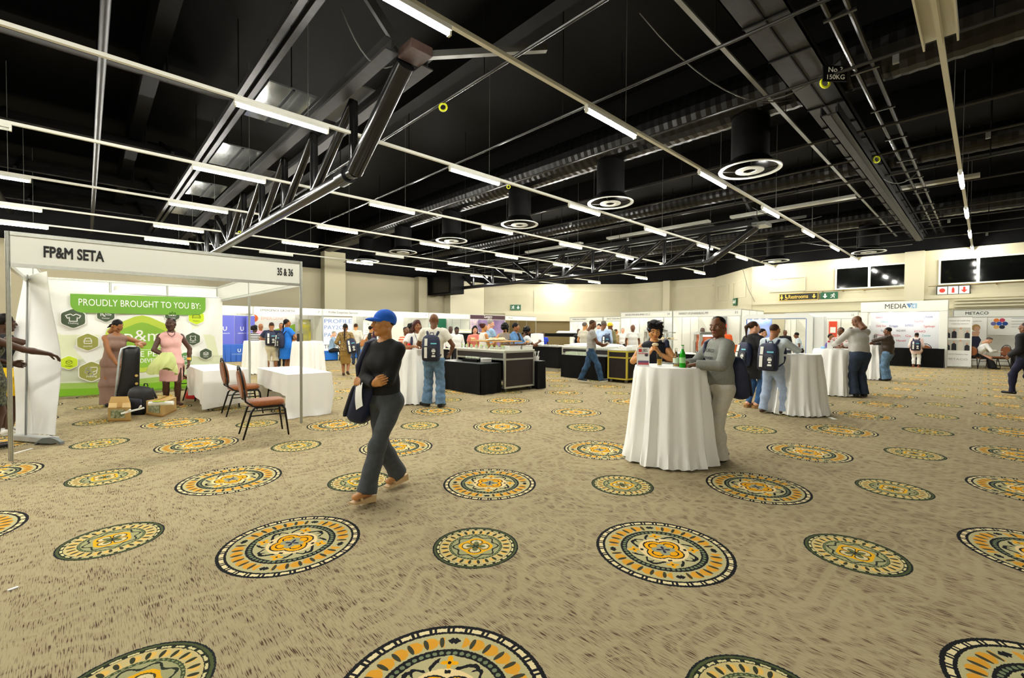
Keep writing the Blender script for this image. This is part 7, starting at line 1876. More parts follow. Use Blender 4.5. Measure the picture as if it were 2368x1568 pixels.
t = backpack('navy backpack slung from one shoulder of the striding person', mw @ Matrix.Translation((.21, -.03, .60)) @ Matrix.Rotation(radians(-62), 4, 'Z') @ Matrix.Rotation(radians(18), 4, 'X'), .19, .11, .52, NAVY, strip=False, straps=False)
sh_ = A['SH'][1]
b = MB(); pts = [(sh_[0] + .11, sh_[1] - .06, 1.06), (sh_[0] + .06, sh_[1] - .03, 1.2), (sh_[0] - .0, sh_[1] - .01, sh_[2] + .075), (sh_[0] + .0, sh_[1] + .06, sh_[2] + .04), (sh_[0] + .08, sh_[1] + .09, 1.12), (sh_[0] + .11, sh_[1] + .05, 1.02)]
inv = t.matrix_world.inverted() @ mw
b.tube([inv @ Vector(x) for x in pts], .026, n=8); b.build('shoulder_strap', NAVY, t, smooth=True)
b = MB(); b.grid(lambda s, q_: tuple(mw @ Vector((.075 + .11 * s, .20 + .012 * sin(q_ * 3) - .03 * s, .80 + .2 * q_ - .05 * s))), 4, 6); tag(b.build('folded_paper', PR_W), 'white folded papers hanging below the striding person arms', 'paper')
# ---- grey sweatshirt man
p = at(1664, 1066)
GREYS = cloth('grey_marl', (128, 130, 122), .08, scale=60)
A = person('person in grey sweatshirt leaning at the cocktail table', (p.x, p.y), -118, 1.60, 'brown', False, 1.08, lean=.06, head=(-36, -3), res=.0095, belly=.03,
    hands={'R': (.05, .37, 1.09), 'L': (-.17, .36, 1.09)}, poles={'R': (1, -.6, -.6), 'L': (-1, -.6, -.6)}, palms={'R': ((0, 0, -1), (-.5, 1, -.05)), 'L': ((0, 0, -1), (.35, 1, -.05))}, grips={'R': 'relax', 'L': 'relax'},
    feet={'R': (.1, -.05, .075), 'L': (-.1, .05, .075)}, top=dict(m=GREYS, s='long', hem=-.035, t=.020, f=.008, name='sweatshirt', neckr=.95), bottom=dict(k='trousers', m=cloth('stone', (194, 190, 176), .05), wide=.035, t=.016, f=.006), shoes=dict(k='shoe', m=SHOEB), hair=('short', 'black'))
mw = Matrix.Translation(A['t'].location) @ Matrix.Rotation(A['t'].rotation_euler.z, 4, 'Z')
for s_, z_, sz in (('WORLD', 1.22, .055), ('TRIBE', 1.14, .045)):
    o = text_mesh(s_, sz, M('print_charcoal', (62, 66, 66), .8), A['t'], 'shirt_lettering', 'CENTER', .0015, frame_mtx((-.01, .155 + (1.22 - z_) * .12, z_), (-1, -.1, 0), (0, -.15, 1)), width=.2)
bk = on_back(A, 'navy backpack hanging low behind the grey sweatshirt person', .10, .12, .15, .085, .46, dx=-.05, tilt=.1, strip=False, straps=False)
b = MB(); inv = bk.matrix_world.inverted() @ mw; s1 = A['SH'][1]
b.tube([inv @ Vector(tuple(A['W'](.24) - A['Fw'] * .14 + A['Rt'] * .08)), inv @ Vector((s1[0] - .06, s1[1] - .03, s1[2] + .085)), inv @ Vector((s1[0] - .05, s1[1] + .09, s1[2] + .02)), inv @ Vector((s1[0] - .02, s1[1] + .1, 1.12)), inv @ Vector((s1[0] + .04, s1[1] - .02, 1.0))], .022, n=8); b.build('shoulder_strap', NAVY, bk, smooth=True)
# ---- curly haired woman eating
p = atd(1513, 800, 5.75)
A = person('person in dark sleeveless top eating behind the cocktail table', (p.x, p.y), 178, 1.55, 'tan', True, 1.05, lean=.06, head=(-6, -16), res=.0095,
    hands={'R': (.065, .25, 1.18), 'L': (-.055, .25, 1.17)}, poles={'R': (1, .1, -.8), 'L': (-1, .1, -.8)}, palms={'R': ((-1, -.3, -.2), (-.45, .35, .75)), 'L': ((1, -.3, -.2), (.45, .35, .75))}, grips={'R': 'pinch', 'L': 'pinch'},
    top=dict(m=cloth('ink', (20, 24, 34)), s='none', hem=-.04, t=.010, f=.004, neckr=1.1), bottom=dict(k='skirt', m=BLK, skirt=[(.05, .12, -.03, .15), (-.03, .15, -.2, .15)]), shoes=dict(m=SHOEB), hair=('curlyfront', 'black'), seed=1)
w_ = world_of(A, (0.0, .325, 1.27))
t = thing('sandwich', 'bitten sandwich held by the dark top person', 'food', w_); MB().lathe([(.03, 0), (.04, .012), (.03, .03), (.01, .035)], 12).build('bread', PASTRY, t, smooth=True); MB().lathe([(.036, .008), (.036, .014)], 12).build('filling', M('food_red'), t)
w_ = world_of(A, (-.17, .1, 1.3)); tag(MB().tube([world_of(A, (-.155, .08, 1.24)), world_of(A, (-.15, .06, 1.31)), world_of(A, (-.14, -.02, 1.33)), world_of(A, (-.14, -.1, 1.25))], .028, n=8).build('bag_strap', NAVY, smooth=True), 'navy bag strap over the dark top person shoulder', 'bag')
# ---- ponytail woman in black coat
p = at(1740, 943)
A = person('person in long black coat and skinny jeans', (p.x, p.y), 42, 1.62, 'light', True, .96, head=(28, -6), res=.012, hands={'R': (.2, .2, .95), 'L': (-.17, .12, .9)},
    top=dict(m=BLK, s='long', t=.014, hem=-.02, layer=dict(m=BLK, hem=-.19, t=.014, open=0, name='coat')), bottom=dict(k='trousers', m=JEANB, wide=.0, t=.006, f=.003), shoes=dict(k='sandal', m=CORK, wedge=.06), hair=('ponytail', 'brown'), feet={'R': (.07, .03, .10), 'L': (-.07, -.03, .10)})
on_back(A, 'navy backpack on the long black coat person', .135, .06, .15, .085, .45, dx=-.06, tilt=.16)
# ---- man with pale shirt and backpack
p = at(1786, 957); PSH = cloth('pale_blue_shirt', (196, 208, 214), .04); PTR = cloth('pale_blue_trousers', (156, 172, 196), .08)
A = person('person in pale blue shirt and trousers wearing a navy backpack', (p.x, p.y), 24, 1.57, 'mid', False, 1.0, lean=.05, head=(12, -6), res=.011, hands={'R': (.20, .42, 1.14), 'L': (-.12, .36, 1.1)}, poles={'R': (1, -.4, -.6), 'L': (-1, -.2, -.6)}, palms={'R': ((-.4, 0, -1), (.3, 1, .1))},
    top=dict(m=PSH, s='long', t=.016, f=.006, hem=-.01), bottom=dict(k='trousers', m=PTR, wide=.018, t=.013), shoes=dict(m=SHOEBR), hair=('buzz', 'brown'), feet={'R': (.13, .06, .075), 'L': (-.14, -.06, .075)})
on_back(A, 'navy backpack with white stripes on the pale blue shirt person', .115, .015, .165, .09, .48)
# person beyond, white with navy straps
p = atd(1762, 800, 10.6)
A = person('person in white long sleeves beyond the pale blue shirt person', (p.x, p.y), 100, 1.5, 'light', True, 1.0, head=(0, -18), res=.017, hands={'R': (.08, .3, 1.05), 'L': (-.1, .3, 1.05)}, top=dict(m=WHT, s='long', hem=-.03), bottom=dict(k='trousers', m=JEANB), shoes=dict(m=SHOEB), hair=('short', 'black'))
p = atd(1852, 800, 17.5)
person('person in pale blue bending inside the kiosk opening', (p.x, p.y), -100, 1.42, 'brown', False, 1.0, lean=.3, res=.018, top=dict(m=PSH, s='short', hem=-.03), bottom=dict(k='trousers', m=BLK), shoes=dict(m=SHOEB), hair=('shortf', 'black'))
p = atd(1815, 800, 18.4)
person('person in dark top standing behind the kiosk opening', (p.x, p.y), 180, 1.5, 'brown', False, 1.0, res=.02, top=dict(m=BLK, s='long', hem=-.03), bottom=dict(k='trousers', m=BLK), shoes=dict(m=SHOEB), hair=('short', 'black'))
# ---- tall man in dark jeans
p = at(1987, 919); GSH = cloth('grey_check_shirt', (182, 180, 172), .05)
A = person('person in grey shirt and dark jeans bending to a plate', (p.x, p.y), -42, 1.80, 'brown', False, 1.14, lean=.14, head=(-8, -34), res=.013, belly=.02, hands={'L': (-.22, .48, 1.15), 'R': (.05, .5, 1.14)}, poles={'R': (1, -.3, -.7), 'L': (-1, -.3, -.7)}, palms={'L': (0, 0, -1), 'R': (0, 0, -1)},
    top=dict(m=GSH, s='long', t=.020, f=.007, hem=-.015), bottom=dict(k='trousers', m=JEAND, wide=.035, t=.016), shoes=dict(m=SHOEB), hair=('none', 'black'))
p = atd(1944, 800, 11.9)
person('person in red and white print facing the dark jeans person across the table', (p.x, p.y), 200, 1.55, 'brown', True, 1.05, head=(0, -10), res=.016, hands={'R': (.1, .35, 1.1), 'L': (-.1, .35, 1.1)}, top=dict(m=M('cloth_red_print', (214, 206, 196), .8, rgb2=(150, 40, 36), scale=18), s='short', hem=-.03), bottom=dict(k='trousers', m=BLK), shoes=dict(m=SHOEB), hair=('braids', 'black'))
p = atd(1969, 800, 14.0)
person('person in teal top behind the dark jeans person', (p.x, p.y), 150, 1.58, 'mid', True, 1.0, res=.018, top=dict(m=cloth('teal', (20, 120, 130)), s='short', hem=-.03), bottom=dict(k='trousers', m=BLK), shoes=dict(m=SHOEB), hair=('short', 'brown'))
p = atd(1921, 800, 12.8)
person('person in violet top at the far side of the dark jeans person table', (p.x, p.y), 120, 1.38, 'mid', True, 1.0, res=.018, top=dict(m=cloth('violet', (84, 74, 150)), s='short', hem=-.03), bottom=dict(k='trousers', m=BLK), shoes=dict(m=SHOEB), hair=('short', 'black'))
# ---- leather jacket man
p = at(2051, 881)
person('person in dark brown leather jacket lifting food to the mouth', (p.x, p.y), -72, 1.58, 'brown', False, 1.08, head=(0, -6), res=.014, hands={'L': (-.05, .3, 1.34), 'R': (.05, .38, 1.1)}, poles={'R': (1, -.4, -.6), 'L': (-1, -.2, -.8)}, grips={'L': 'grip', 'R': 'grip'},
    top=dict(m=BLK, s='short', hem=.0, layer=dict(m=M('leather_brown', (52, 40, 30), .4, var=.25, scale=20), hem=-.03, open=0, t=.022, f=.008)), bottom=dict(k='trousers', m=JEAN, wide=.035, t=.018), shoes=dict(m=SHOEB), hair=('short', 'black'))
# ---- pale pink coat woman
p = at(2118, 849.5)
A = person('person in pale pink coat and white trousers with a backpack', (p.x, p.y), 6, 1.42, 'brown', True, 1.1, head=(-14, -8), res=.016, top=dict(m=cloth('pale_pink', (226, 200, 190), .04), s='long', cuff=.3, hem=-.16, t=.02, layer=dict(m=cloth('pale_pink'), hem=-.14, t=.02, open=0, cuff=.35, name='coat')), bottom=dict(k='trousers', m=WHT, cut=.8, wide=.02), shoes=dict(k='sandal', m=M('shoe_coral', (214, 120, 90), .6), wedge=.03), hair=('short', 'black'), feet={'R': (.08, 0, .07), 'L': (-.08, 0, .07)})
on_back(A, 'navy backpack on the pale pink coat person', .155, .0, .155, .085, .43)
# ---- seated man bent over a paper
A = person('person in white shirt seated bent over a paper', (26.25, .22), 84, 1.7, 'light', False, 1.05, lean=.62, head=(0, -30), res=.016, hip=(0, -.04, .56), hands={'R': (.12, .52, .72), 'L': (-.12, .52, .72)}, poles={'R': (1, -.2, -.6), 'L': (-1, -.2, -.6)}, feet={'R': (.16, .46, .075), 'L': (-.14, .40, .075)}, top=dict(m=WHT, s='long', t=.016, hem=-.0), bottom=dict(k='trousers', m=BLK, wide=.03, t=.016), shoes=dict(m=SHOEB), hair=('thin', 'pepper'))
tag(MB().box(-.16, .16, -.11, .11, 0, .01).build('newspaper', PR_W, loc=world_of(A, (0, .56, .70)), rz=.3), 'paper held by the seated bent person', 'paper')
# ---- figure at the picture edge
p = at(2368, 917)
person('person in black jacket and navy trousers walking past the METACO table', (p.x, p.y), -64, 1.68, 'brown', False, 1.0, res=.014, hands={'L': (-.2, .16, .92), 'R': (.1, .2, 1.0)}, feet={'L': (-.06, .18, .10), 'R': (.06, -.22, .12)}, top=dict(m=BLK, s='long', t=.018, hem=-.02, layer=dict(m=BLK, hem=-.03, open=0, t=.014)), bottom=dict(k='trousers', m=cloth('navy', (24, 26, 52)), wide=.0, t=.008), shoes=dict(k='boot', m=SHOEB), hair=('short', 'black'))
# ---- striped tee man walking
p = at(1366, 886)
A = person('person in striped grey tee and washed jeans walking with a bowl', (p.x, p.y), 88, 1.72, 'brown', False, 1.0, head=(0, -22), res=.012, lean=.04, hands={'R': (.02, .34, 1.06), 'L': (-.1, .32, 1.02)}, poles={'R': (1, -.6, -.5), 'L': (-1, -.6, -.5)}, palms={'R': ((0, -.2, 1), (-.3, 1, .1)), 'L': ((0, -.2, 1), (.3, 1, .1))},
    feet={'R': (.06, .30, .085), 'L': (-.06, -.28, .11)}, toes={'R': (.1, 1, .12), 'L': (-.1, 1, -.12)}, top=dict(m=stripes_mat('grey_stripe', (222, 218, 208), (120, 118, 112), .034, .72), s='short', t=.016, f=.006, hem=-.05), bottom=dict(k='trousers', m=cloth('denim_washed', (44, 74, 104), .45, scale=8), wide=.014, t=.014, f=.006), shoes=dict(k='sneaker', m=M('sneaker_grey', (58, 60, 62), .6), sole=WHT), hair=('buzz', 'brown'))
w_ = world_of(A, (-.03, .44, 1.06)); t = thing('paper_bowl', 'pale bowl carried by the striped tee person', 'bowl', w_); MB().lathe([(.05, 0), (.07, .06), (.065, .06), (.045, .008)], 16, cap1=False).build('bowl', CHINA, t, smooth=40)
# ---- people behind island 2
def crowd(lab, px, dist, face, h, skin, fem, topm, s='short', hair=('short', 'black'), bm=None, **kw):
    p = atd(px, 800, dist); kw.setdefault('res', .017)
    tk = dict(m=topm, s=s, hem=kw.pop('hem', -.03)); tk.update(kw.pop('tk', {}))
    return person(lab, (p.x, p.y), face, h, skin, fem, kw.pop('build', 1.0), top=tk, bottom=kw.pop('bottom', dict(k='trousers', m=bm or BLK)), shoes=dict(m=SHOEB), hair=hair, **kw)
SHB = cloth('sky_shirt', (150, 186, 216), .05)
crowd('person in pale grey shirt choosing food by the white cover', 1352, 15.4, 38, 1.72, 'tan', False, cloth('putty', (190, 184, 164), .04), hair=('short', 'pepper'))
crowd('person in white long sleeves with one hand raised behind the buffet', 1385, 17.0, 195, 1.68, 'light', False, WHT, 'long', ('shortf', 'black'), hands={'R': (.1, .3, 1.1)})
A = crowd('person in light blue shirt with a backpack strap at the buffet', 1396, 14.9, 14, 1.76, 'brown', False, cloth('light_blue_shirt', (176, 196, 222), .04), 'long', ('short', 'pepper'), head=(20, -8), build=1.12); on_back(A, 'navy backpack hanging at the light blue shirt person side', .10, .1, .14, .08, .42, dx=.12)
crowd('person in yellow cap beyond the light blue shirt person', 1410, 16.2, 40, 1.72, 'brown', False, cloth('olive', (120, 116, 80)), 'long', ('none', 'black'), cap_=M('cap_yellow', (214, 190, 40), .8))
crowd('person in white tee behind the heated display', 1463, 16.6, 170, 1.66, 'brown', False, WHT, 'short', ('none', 'black'))
crowd('waiter in black waistcoat and white shirt at the back of the buffet', 1338, 17.5, 160, 1.5, 'dark', False, WHT, 'long', ('none', 'black'), tk=dict(layer=dict(m=BLK, hem=-.02, s='none', name='waistcoat')))
crowd('person in tan jacket among the far buffet crowd', 1424, 19.0, 60, 1.5, 'tan', False, cloth('tan', (150, 126, 84)), 'long', ('short', 'brown'))
crowd('person in rose top far behind the buffet', 1413, 20.5, 180, 1.55, 'tan', True, cloth('rose', (190, 110, 110)), 'short', ('bob', 'brown'))
crowd('person in white tee at the back of the buffet near the fascia post', 1440, 20.5, 180, 1.55, 'light', False, WHT, 'short', ('short', 'brown'))
crowd('person in orange shirt seen behind the grey sweatshirt person', 1673, 13.6, 20, 1.60, 'brown', False, cloth('orange', (226, 92, 26)), 'short', ('short', 'black'), build=1.1)
crowd('person in grey tee behind the copper heated display', 1624, 15.4, 180, 1.55, 'dark', False, cloth('grey_tee', (120, 120, 118)), 'short', ('short', 'black'))
# ---- group behind island 1
crowd('person in a coral pink top behind the cart', 1098, 13.2, 172, 1.55, 'light', True, cloth('coral', (226, 130, 116)), 'short', ('long', 'black'))
crowd('person in an off-white sleeveless top at the cart', 1118, 12.8, 62, 1.62, 'tan', True, cloth('off_white', (222, 216, 204), .05), 'none', ('bun', 'auburn'), build=1.15, hands={'R': (.1, .3, 1.0), 'L': (-.15, .3, 1.02)}, bm=JEANB)
crowd('person in sky blue shirt looking down behind the cart', 1134, 13.8, 72, 1.74, 'light', False, SHB, 'short', ('short', 'grey'), head=(0, -16), build=1.15, hands={'R': (.1, .34, 1.1), 'L': (-.1, .34, 1.12)})
crowd('person in a taupe sleeveless top seen from behind', 1167, 12.6, -8, 1.62, 'tan', True, cloth('taupe', (150, 138, 122)), 'none', ('curly', 'black'), build=1.05, hands={'L': (-.25, .2, 1.06), 'R': (.2, .2, 1.06)})
A = crowd('person in denim jacket and black top holding a plate', 1192, 12.3, 122, 1.62, 'mid', True, BLK, 'short', ('shortf', 'black'), head=(-14, 0), res=.014, hands={'R': (.06, .28, 1.08), 'L': (-.14, .26, 1.04)}, poles={'R': (1, -.4, -.6), 'L': (-1, -.4, -.6)}, palms={'R': ((0, 0, 1), (0, 1, 0)), 'L': ((0, 0, 1), (.2, 1, 0))}, tk=dict(layer=dict(m=cloth('denim_jacket', (84, 126, 170), .2, scale=12), hem=.0, gap=.07, t=.02)))
w_ = world_of(A, (-.03, .36, 1.10)); t = thing('dinner_plate', 'plate of food held by the denim jacket person', 'plate', w_); MB().lathe([(.06, 0), (.11, .014), (.11, .018), (.06, .006)], 20).build('plate', CHINA, t, smooth=40); MB().lathe([(.05, .016), (.05, .04), (.02, .06)], 10).build('food', M('food_orange', (224, 160, 80), .7), t, smooth=True)
A = crowd('person in white tee looking at a phone beside the cart', 1218, 12.6, 78, 1.52, 'brown', True, WHT, 'short', ('curly', 'black'), head=(0, -14), hands={'R': (.05, .34, 1.12), 'L': (-.12, .25, 1.0)}, build=1.05)
w_ = world_of(A, (.05, .44, 1.13)); tag(MB().box(-.035, .035, -.07, .07, 0, .008).build('mobile_phone', M('phone_black', (20, 20, 22), .2), loc=w_, rz=.4), 'black phone held beside the silver-framed cart', 'phone')
crowd('cook in white behind the tall black unit', 1042, 15.6, 180, 1.55, 'dark', False, WHT, 'long', ('short', 'black'))
crowd('cook in white beside another cook behind the tall black unit', 1056, 15.2, 180, 1.52, 'dark', False, WHT, 'long', ('shortf', 'black'))
crowd('person in royal blue seen through the bar opening', 1256, 18.6, 178, 1.36, 'dark', False, cloth('royal_blue', (36, 66, 190)), 'short', ('short', 'black'))
# ---- man with white shirt, jeans, backpack
p = at(1003, 941); CRS = cloth('cream_shirt', (226, 222, 206), .04)
A = person('person in cream shirt and blue jeans with a striped navy backpack', (p.x, p.y), 14, 1.73, 'brown', False, 1.06, head=(-4, -4), res=.011, hands={'R': (.27, .22, 1.0), 'L': (-.2, .34, 1.1)}, poles={'R': (1, -.5, -.5), 'L': (-1, -.3, -.6)}, top=dict(m=CRS, s='short', t=.022, f=.006, hem=-.005), bottom=dict(k='trousers', m=JEAN, wide=.035, t=.018, f=.005, ff=42), shoes=dict(m=SHOEB), hair=('none', 'black'), feet={'L': (-.14, .03, .075), 'R': (.14, -.04, .075)}, toes={'L': (-.9, .6, 0), 'R': (.2, 1, 0)})
on_back(A, 'navy backpack with white stripes on the cream shirt person', .125, .03, .165, .09, .48)
# ---- lanyard woman
p = atd(964, 800, 9.05)
A = person('person in white tee with lanyard and backpack straps at the table', (p.x, p.y), 172, 1.62, 'mid', True, 1.14, head=(-12, -2), res=.012, hands={'R': (.1, .3, 1.12), 'L': (-.1, .3, 1.12)}, poles={'R': (1, -.4, -.6), 'L': (-1, -.4, -.6)}, palms={'R': ((0, 0, -1), (-.6, 1, 0)), 'L': ((0, 0, -1), (.6, 1, 0))}, top=dict(m=WHT, s='short', t=.014, hem=-.05), bottom=dict(k='trousers', m=JEAND), shoes=dict(m=SHOEB), hair=('bob', 'auburn'))
on_back(A, 'navy backpack worn by the lanyard person', .115, .02, .16, .085, .46)
MB().tube([(-.065, .09, 1.40), (-.04, .155, 1.3), (0, .175, 1.16), (.04, .155, 1.3), (.065, .09, 1.40)], .005, n=5).build('lanyard', BLK, A['t']); MB().box(-.03, .03, .17, .176, 1.06, 1.15).build('badge', PR_W, A['t'])
crowd('person in orange striped top behind the striding person', 939, 11.6, 150, 1.5, 'brown', True, stripes_mat('orange_stripe', (222, 90, 40), (236, 210, 190), .06), 'short', ('short', 'black'))
crowd('person in maroon behind the lanyard person', 951, 12.6, 120, 1.58, 'dark', False, cloth('maroon', (70, 24, 30)), 'short', ('afro', 'black'))
# ---- leopard top woman
p = at(799, 869)
A = person('person in gold patterned top and olive skirt walking away', (p.x, p.y), 4, 1.60, 'mid', True, 1.06, head=(6, -4), res=.013, hands={'L': (-.2, .16, .95), 'R': (.19, .15, .98)}, top=dict(m=M('cloth_gold_print', (170, 138, 72), .7, rgb2=(74, 58, 34), scale=34), s='long', cuff=.55, t=.02, hem=-.05, name='blouse'), bottom=dict(k='skirt', m=cloth('olive_skirt', (134, 104, 44), .08), skirt=[(.06, .105, -.03, .145), (-.03, .145, -.13, .14), (-.13, .14, -.30, .125)]), shoes=dict(k='shoe', m=SHOEBR), hair=('longtail', 'black'), feet={'L': (-.06, .0, .08), 'R': (.07, -.10, .13)}, toes={'R': (.1, .9, -.35)})
on_back(A, 'navy backpack slung at the gold top person shoulder', .06, .12, .14, .10, .46, dx=.22, tilt=.05, roll=.15, straps=False)
# ---- Profile stand people
A = person('person in blue shirt seated on the blue cube', (*at(768, 834)[:2],), 98, 1.72, 'light', False, 1.05, lean=.16, head=(0, -22), res=.017, hip=(0, -.02, .53), hands={'R': (.06, .34, .9), 'L': (-.06, .34, .9)}, feet={'R': (.1, .42, .075), 'L': (-.1, .36, .075)}, top=dict(m=cloth('office_blue', (140, 168, 196), .05), s='long', t=.018), bottom=dict(k='trousers', m=BLK), shoes=dict(m=SHOEB), hair=('thin', 'grey'))
crowd('person in cream jacket standing in the Profile stand', 823, 18.2, 8, 1.66, 'tan', False, cloth('cream_jacket', (206, 202, 188), .04), 'long', ('short', 'brown'), bm=JEAND)
A = crowd('person in black strappy top and white trousers with a tan handbag', 858, 16.4, 68, 1.55, 'tan', True, BLK, 'none', ('shortf', 'black'), bm=WHT, hands={'R': (.1, .25, 1.0), 'L': (-.2, .1, .95)})
w_ = world_of(A, (-.28, -.08, .82)); t = thing('handbag', 'tan handbag on the arm of the strappy top person', 'bag', w_, A['t'].rotation_euler.z); TANB = M('bag_tan', (176, 116, 58), .5); loft([selip(.1, .2, 0, 3), selip(.11, .22, .1, 3), selip(.05, .17, .24, 2.6)]).build('bag_body', TANB, t, smooth=60); MB().tube([(0, -.12, .22), (.05, -.08, .42), (.05, .08, .42), (0, .12, .22)], .01, n=6).build('handle', TANB, t, smooth=True)
A = crowd('person in dark purple jacket with a navy backpack near stand 4', 880, 15.2, 6, 1.66, 'dark', False, cloth('plum', (58, 28, 46)), 'long', ('thin', 'pepper'), build=1.1); on_back(A, 'navy backpack on the purple jacket person', .12, .05, .15, .085, .45)
crowd('person in white tee beyond the purple jacket person', 870, 16.6, 40, 1.62, 'mid', True, WHT, 'short', ('long', 'black'))
# ---- group at the white table near EMERGENCE GROWTH
p = at(664, 864); BLUE = cloth('cobalt', (28, 112, 206), .07)
A = person('person in bright blue dress with a navy backpack', (p.x, p.y), 62, 1.74, 'mid', True, 1.22, head=(4, 4), res=.012, hands={'R': (.12, .36, 1.12), 'L': (-.1, .36, 1.1)}, poles={'R': (1, -.4, -.6), 'L': (-1, -.4, -.6)}, top=dict(m=BLUE, s='short', t=.02, name='dress', skirt=[(.05, .14, -.05, .19), (-.05, .19, -.26, .215)], f=.006), shoes=dict(m=SHOEB), hair=('longtail', 'black'))
on_back(A, 'navy backpack on the bright blue dress person', .125, .08, .165, .095, .48)
p = at(628, 864)
A = person('person in navy tee and cream shorts with a backpack at the table', (p.x, p.y), 4, 1.64, 'mid', False, 1.08, lean=.1, head=(-4, -14), res=.013, hands={'R': (.18, .36, 1.08), 'L': (-.18, .36, 1.08)}, poles={'R': (1, -.3, -.5), 'L': (-1, -.3, -.5)}, top=dict(m=cloth('navy_tee', (34, 42, 66)), s='short', t=.018, hem=-.0), bottom=dict(k='shorts', m=cloth('cream_shorts', (212, 202, 170), .04), cut=.12, t=.022, wide=.045), shoes=dict(m=SHOEBR), hair=('buzz', 'brown'), feet={'R': (.13, 0, .075), 'L': (-.11, 0, .075)})
on_back(A, 'navy backpack on the cream shorts person', .115, -.02, .16, .085, .44)
p = at(589, 861)
A = person('person in black and white striped top reaching across the table', (p.x, p.y), 34, 1.52, 'dark', True, .96, head=(6, 4), res=.013, hands={'R': (.16, .42, 1.12), 'L': (-.05, .40, 1.14)}, poles={'R': (1, -.4, -.6), 'L': (-1, -.4, -.6)}, top=dict(m=stripes_mat('bw_stripe', (228, 226, 216), (24, 24, 24), .07), s='long', t=.014, hem=-.06), bottom=dict(k='trousers', m=cloth('dark_olive', (40, 38, 28)), wide=.012), shoes=dict(m=SHOEB), hair=('afro', 'black'))
on_back(A, 'dark backpack behind the striped top person', .08, .22, .1, .08, .34, dx=-.1, mat=NAVYD, strip=False, straps=False)
crowd('person in pink long sleeves behind the striped top person', 603, 16.6, 160, 1.62, 'mid', False, cloth('pink_shirt', (206, 150, 170)), 'long', ('none', 'black'), hands={'R': (.15, .35, 1.2)})
crowd('person in black behind the bright blue dress person', 651, 16.8, 175, 1.64, 'mid', False, BLK, 'long', ('thin', 'brown'))
# ---- women in the near stand
p = at(396, 940); PINK = cloth('blush_pink', (222, 172, 164), .04)
A = person('person in sleeveless blush pink dress holding a green cloth', (p.x, p.y), 172, 1.62, 'dark', True, 1.1, head=(24, 0), res=.0105, lip='plum', hands={'R': (.13, .28, .96), 'L': (-.27, .02, .82)}, poles={'R': (1, -.5, -.4), 'L': (-1, -.4, 0)}, palms={'L': ((1, 0, 0), (0, .1, -1)), 'R': ((-.4, 0, -1), (-.8, .6, 0))}, grips={'R': 'grip'},
    top=dict(m=PINK, s='none', t=.010, name='dress', skirt=[(.06, .115, -.03, .152), (-.03, .152, -.245, .152)], f=.004, ff=30, neckr=1.2, neckz=.276), shoes=dict(k='sandal', m=BEIGE, wedge=.02), hair=('short', 'black'), feet={'R': (.07, -.02, .075), 'L': (-.09, .05, .075)}, toes={'R': (.35, 1, 0), 'L': (-.3, 1, 0)})
MB().tube([(-.06 + .0, .06, 1.395), (-.045, .105, 1.33), (0, .125, 1.29), (.045, .105, 1.33), (.06, .06, 1.395)], .007, n=6).build('necklace', M('necklace_mauve', (110, 76, 80), .4), A['t'], smooth=True)
wl = A['WR'][-1]; el_ = A['EL'][-1]; MB().cyl(tuple(wl + (el_ - wl) * .12), tuple(wl + (el_ - wl) * .30), .034, n=16, caps=False).build('bangle', M('bangle_gold', (226, 180, 70), .3, metal=.6), A['t'], smooth=True)
GRN = M('cloth_lime_satin', (196, 206, 132), .5, var=.08, scale=6)
wr = A['WR'][1]
def cl_(s, q_):
    a = 2 * pi * s; r_ = (.05 + .13 * sin(min(1, q_ * 1.15) * 1.6) * (1 - .25 * q_) + .05 * q_ * sin(3 * a + 1 + 2 * q_) + .03 * q_ * sin(7 * a + 5 * q_) + .012 * sin(13 * a + 9 * q_))
    return (wr[0] - .03 + r_ * 1.15 * cos(a) + .05 * q_, wr[1] + .05 + r_ * .55 * sin(a), wr[2] + .06 - .34 * q_ - .06 * sin(2 * a + 1) * q_ + .02 * sin(5 * a) * q_)
b = MB(); b.grid(cl_, 48, 14); b.add([cl_(i / 48, 0) for i in range(48)], [tuple(range(48))]); b.v = [tuple(mw_) for mw_ in [world_of(A, v) for v in b.v]]
tag(b.build('green_cloth', GRN, smooth=True), 'crumpled lime green satin cloth held by the pink dress person', 'cloth')
p = at(262, 939); TAUPE = cloth('brown_taupe', (140, 112, 98), .05)
A = person('person in long brown dress bending over a black bag', (p.x, p.y), 168, 1.60, 'mid', True, 1.0, lean=.30, side=-.05, head=(-20, -40), res=.0105, hands={'R': (.01, .32, .78), 'L': (-.27, .36, 1.15)}, poles={'R': (1, -.3, -.2), 'L': (-1, -.3, -.3)}, palms={'L': ((0, 0, -1), (-.4, .9, -.2)), 'R': ((-1, 0, 0), (-.5, .6, -.8))}, grips={'L': 'relax', 'R': 'relax'},
    top=dict(m=TAUPE, s='none', t=.010, name='dress', skirt=[(.05, .11, -.05, .15), (-.05, .15, -.28, .16), (-.28, .16, -.505, .18)], f=.005, ff=22, strap='one', neckr=1.1), hair=('braids', 'black'), shoes=dict(m=SHOEB))
p2 = at(299, 951)
t = thing('carry_bag', 'tall black carry bag held upright by the person in brown', 'bag', (p2.x, p2.y, 0), atan2(p2.y, p2.x) - pi / 2)
def ring(w_, d_, z, cx, cy=0): return selip(w_, d_, z, 3.4, 28, cx, cy)
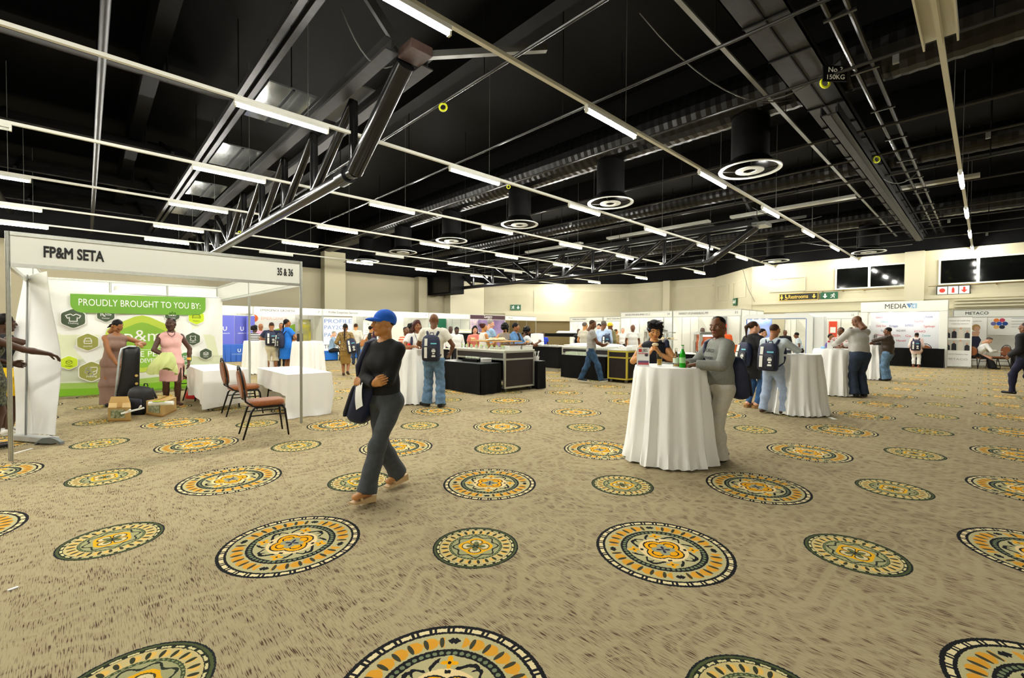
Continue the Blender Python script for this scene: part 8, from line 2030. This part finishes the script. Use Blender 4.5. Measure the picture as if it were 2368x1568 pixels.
loft([ring(.155, .075, .0, -.03), ring(.165, .08, .04, -.03), ring(.15, .08, .35, -.01), ring(.125, .075, .75, .02), ring(.12, .07, 1.0, .035), ring(.118, .06, 1.08, .04), ring(.1, .035, 1.12, .04)]).build('bag_body', M('bag_black_shiny', (13, 13, 15), .32, var=.3, scale=6), t, smooth=60)
b = MB(); b.tube([(-.18, -.03, .25), (-.15, -.06, .6), (-.12, -.07, .95), (-.09, -.06, 1.09), (0, -.05, 1.13), (.1, -.04, 1.12)], .016, n=8); b.build('silver_edge', M('bag_silver', (190, 200, 204), .3, metal=.5), t, smooth=True)
for z, x in ((.62, .1), (.48, .1)): MB().cyl((x, -.085, z), (x, -.065, z), .022, n=12).build('buckle', M('gold_stud'), t)
# ---- two women raising the pull-up banner
p = at(14, 1006)
A = person('person in black top and yellow skirt holding the pull-up banner pole', (p.x, p.y), 74, 1.60, 'dark', True, .98, head=(0, 0), res=.0115, hands={'R': (.07, .36, 1.30), 'L': (-.04, .37, 1.18)}, poles={'R': (1, -.3, -.6), 'L': (-1, -.3, -.6)}, grips={'R': 'grip', 'L': 'grip'}, palms={'R': ((-1, .2, 0), (0, .8, .5)), 'L': ((1, .2, 0), (.1, .9, .2))}, top=dict(m=BLK, s='none', hem=-.0, t=.010), bottom=dict(k='skirt', m=cloth('yellow', (236, 196, 20), .05), skirt=[(.06, .11, -.04, .16), (-.04, .16, -.2, .18)]), shoes=dict(k='sneaker', m=WHT, sole=WHT), hair=('shortf', 'black'))
p = atd(-34, 900, 5.25)
A = person('person in dark patterned dress stretching an arm to the banner', (p.x, p.y), 62, 1.62, 'dark', True, 1.05, head=(0, -6), res=.0115, hands={'R': (.24, .62, 1.06), 'L': (-.1, .3, 1.0)}, poles={'R': (.3, -.5, -1), 'L': (-1, -.3, -.6)}, palms={'R': ((0, 0, -1), (.25, 1, -.5))}, top=dict(m=M('cloth_black_print', (20, 20, 18), .8, rgb2=(92, 96, 70), scale=40), s='none', t=.012, name='dress', skirt=[(.05, .12, -.05, .16), (-.05, .16, -.22, .17)]), shoes=dict(m=SHOEB), hair=('bun', 'black'))
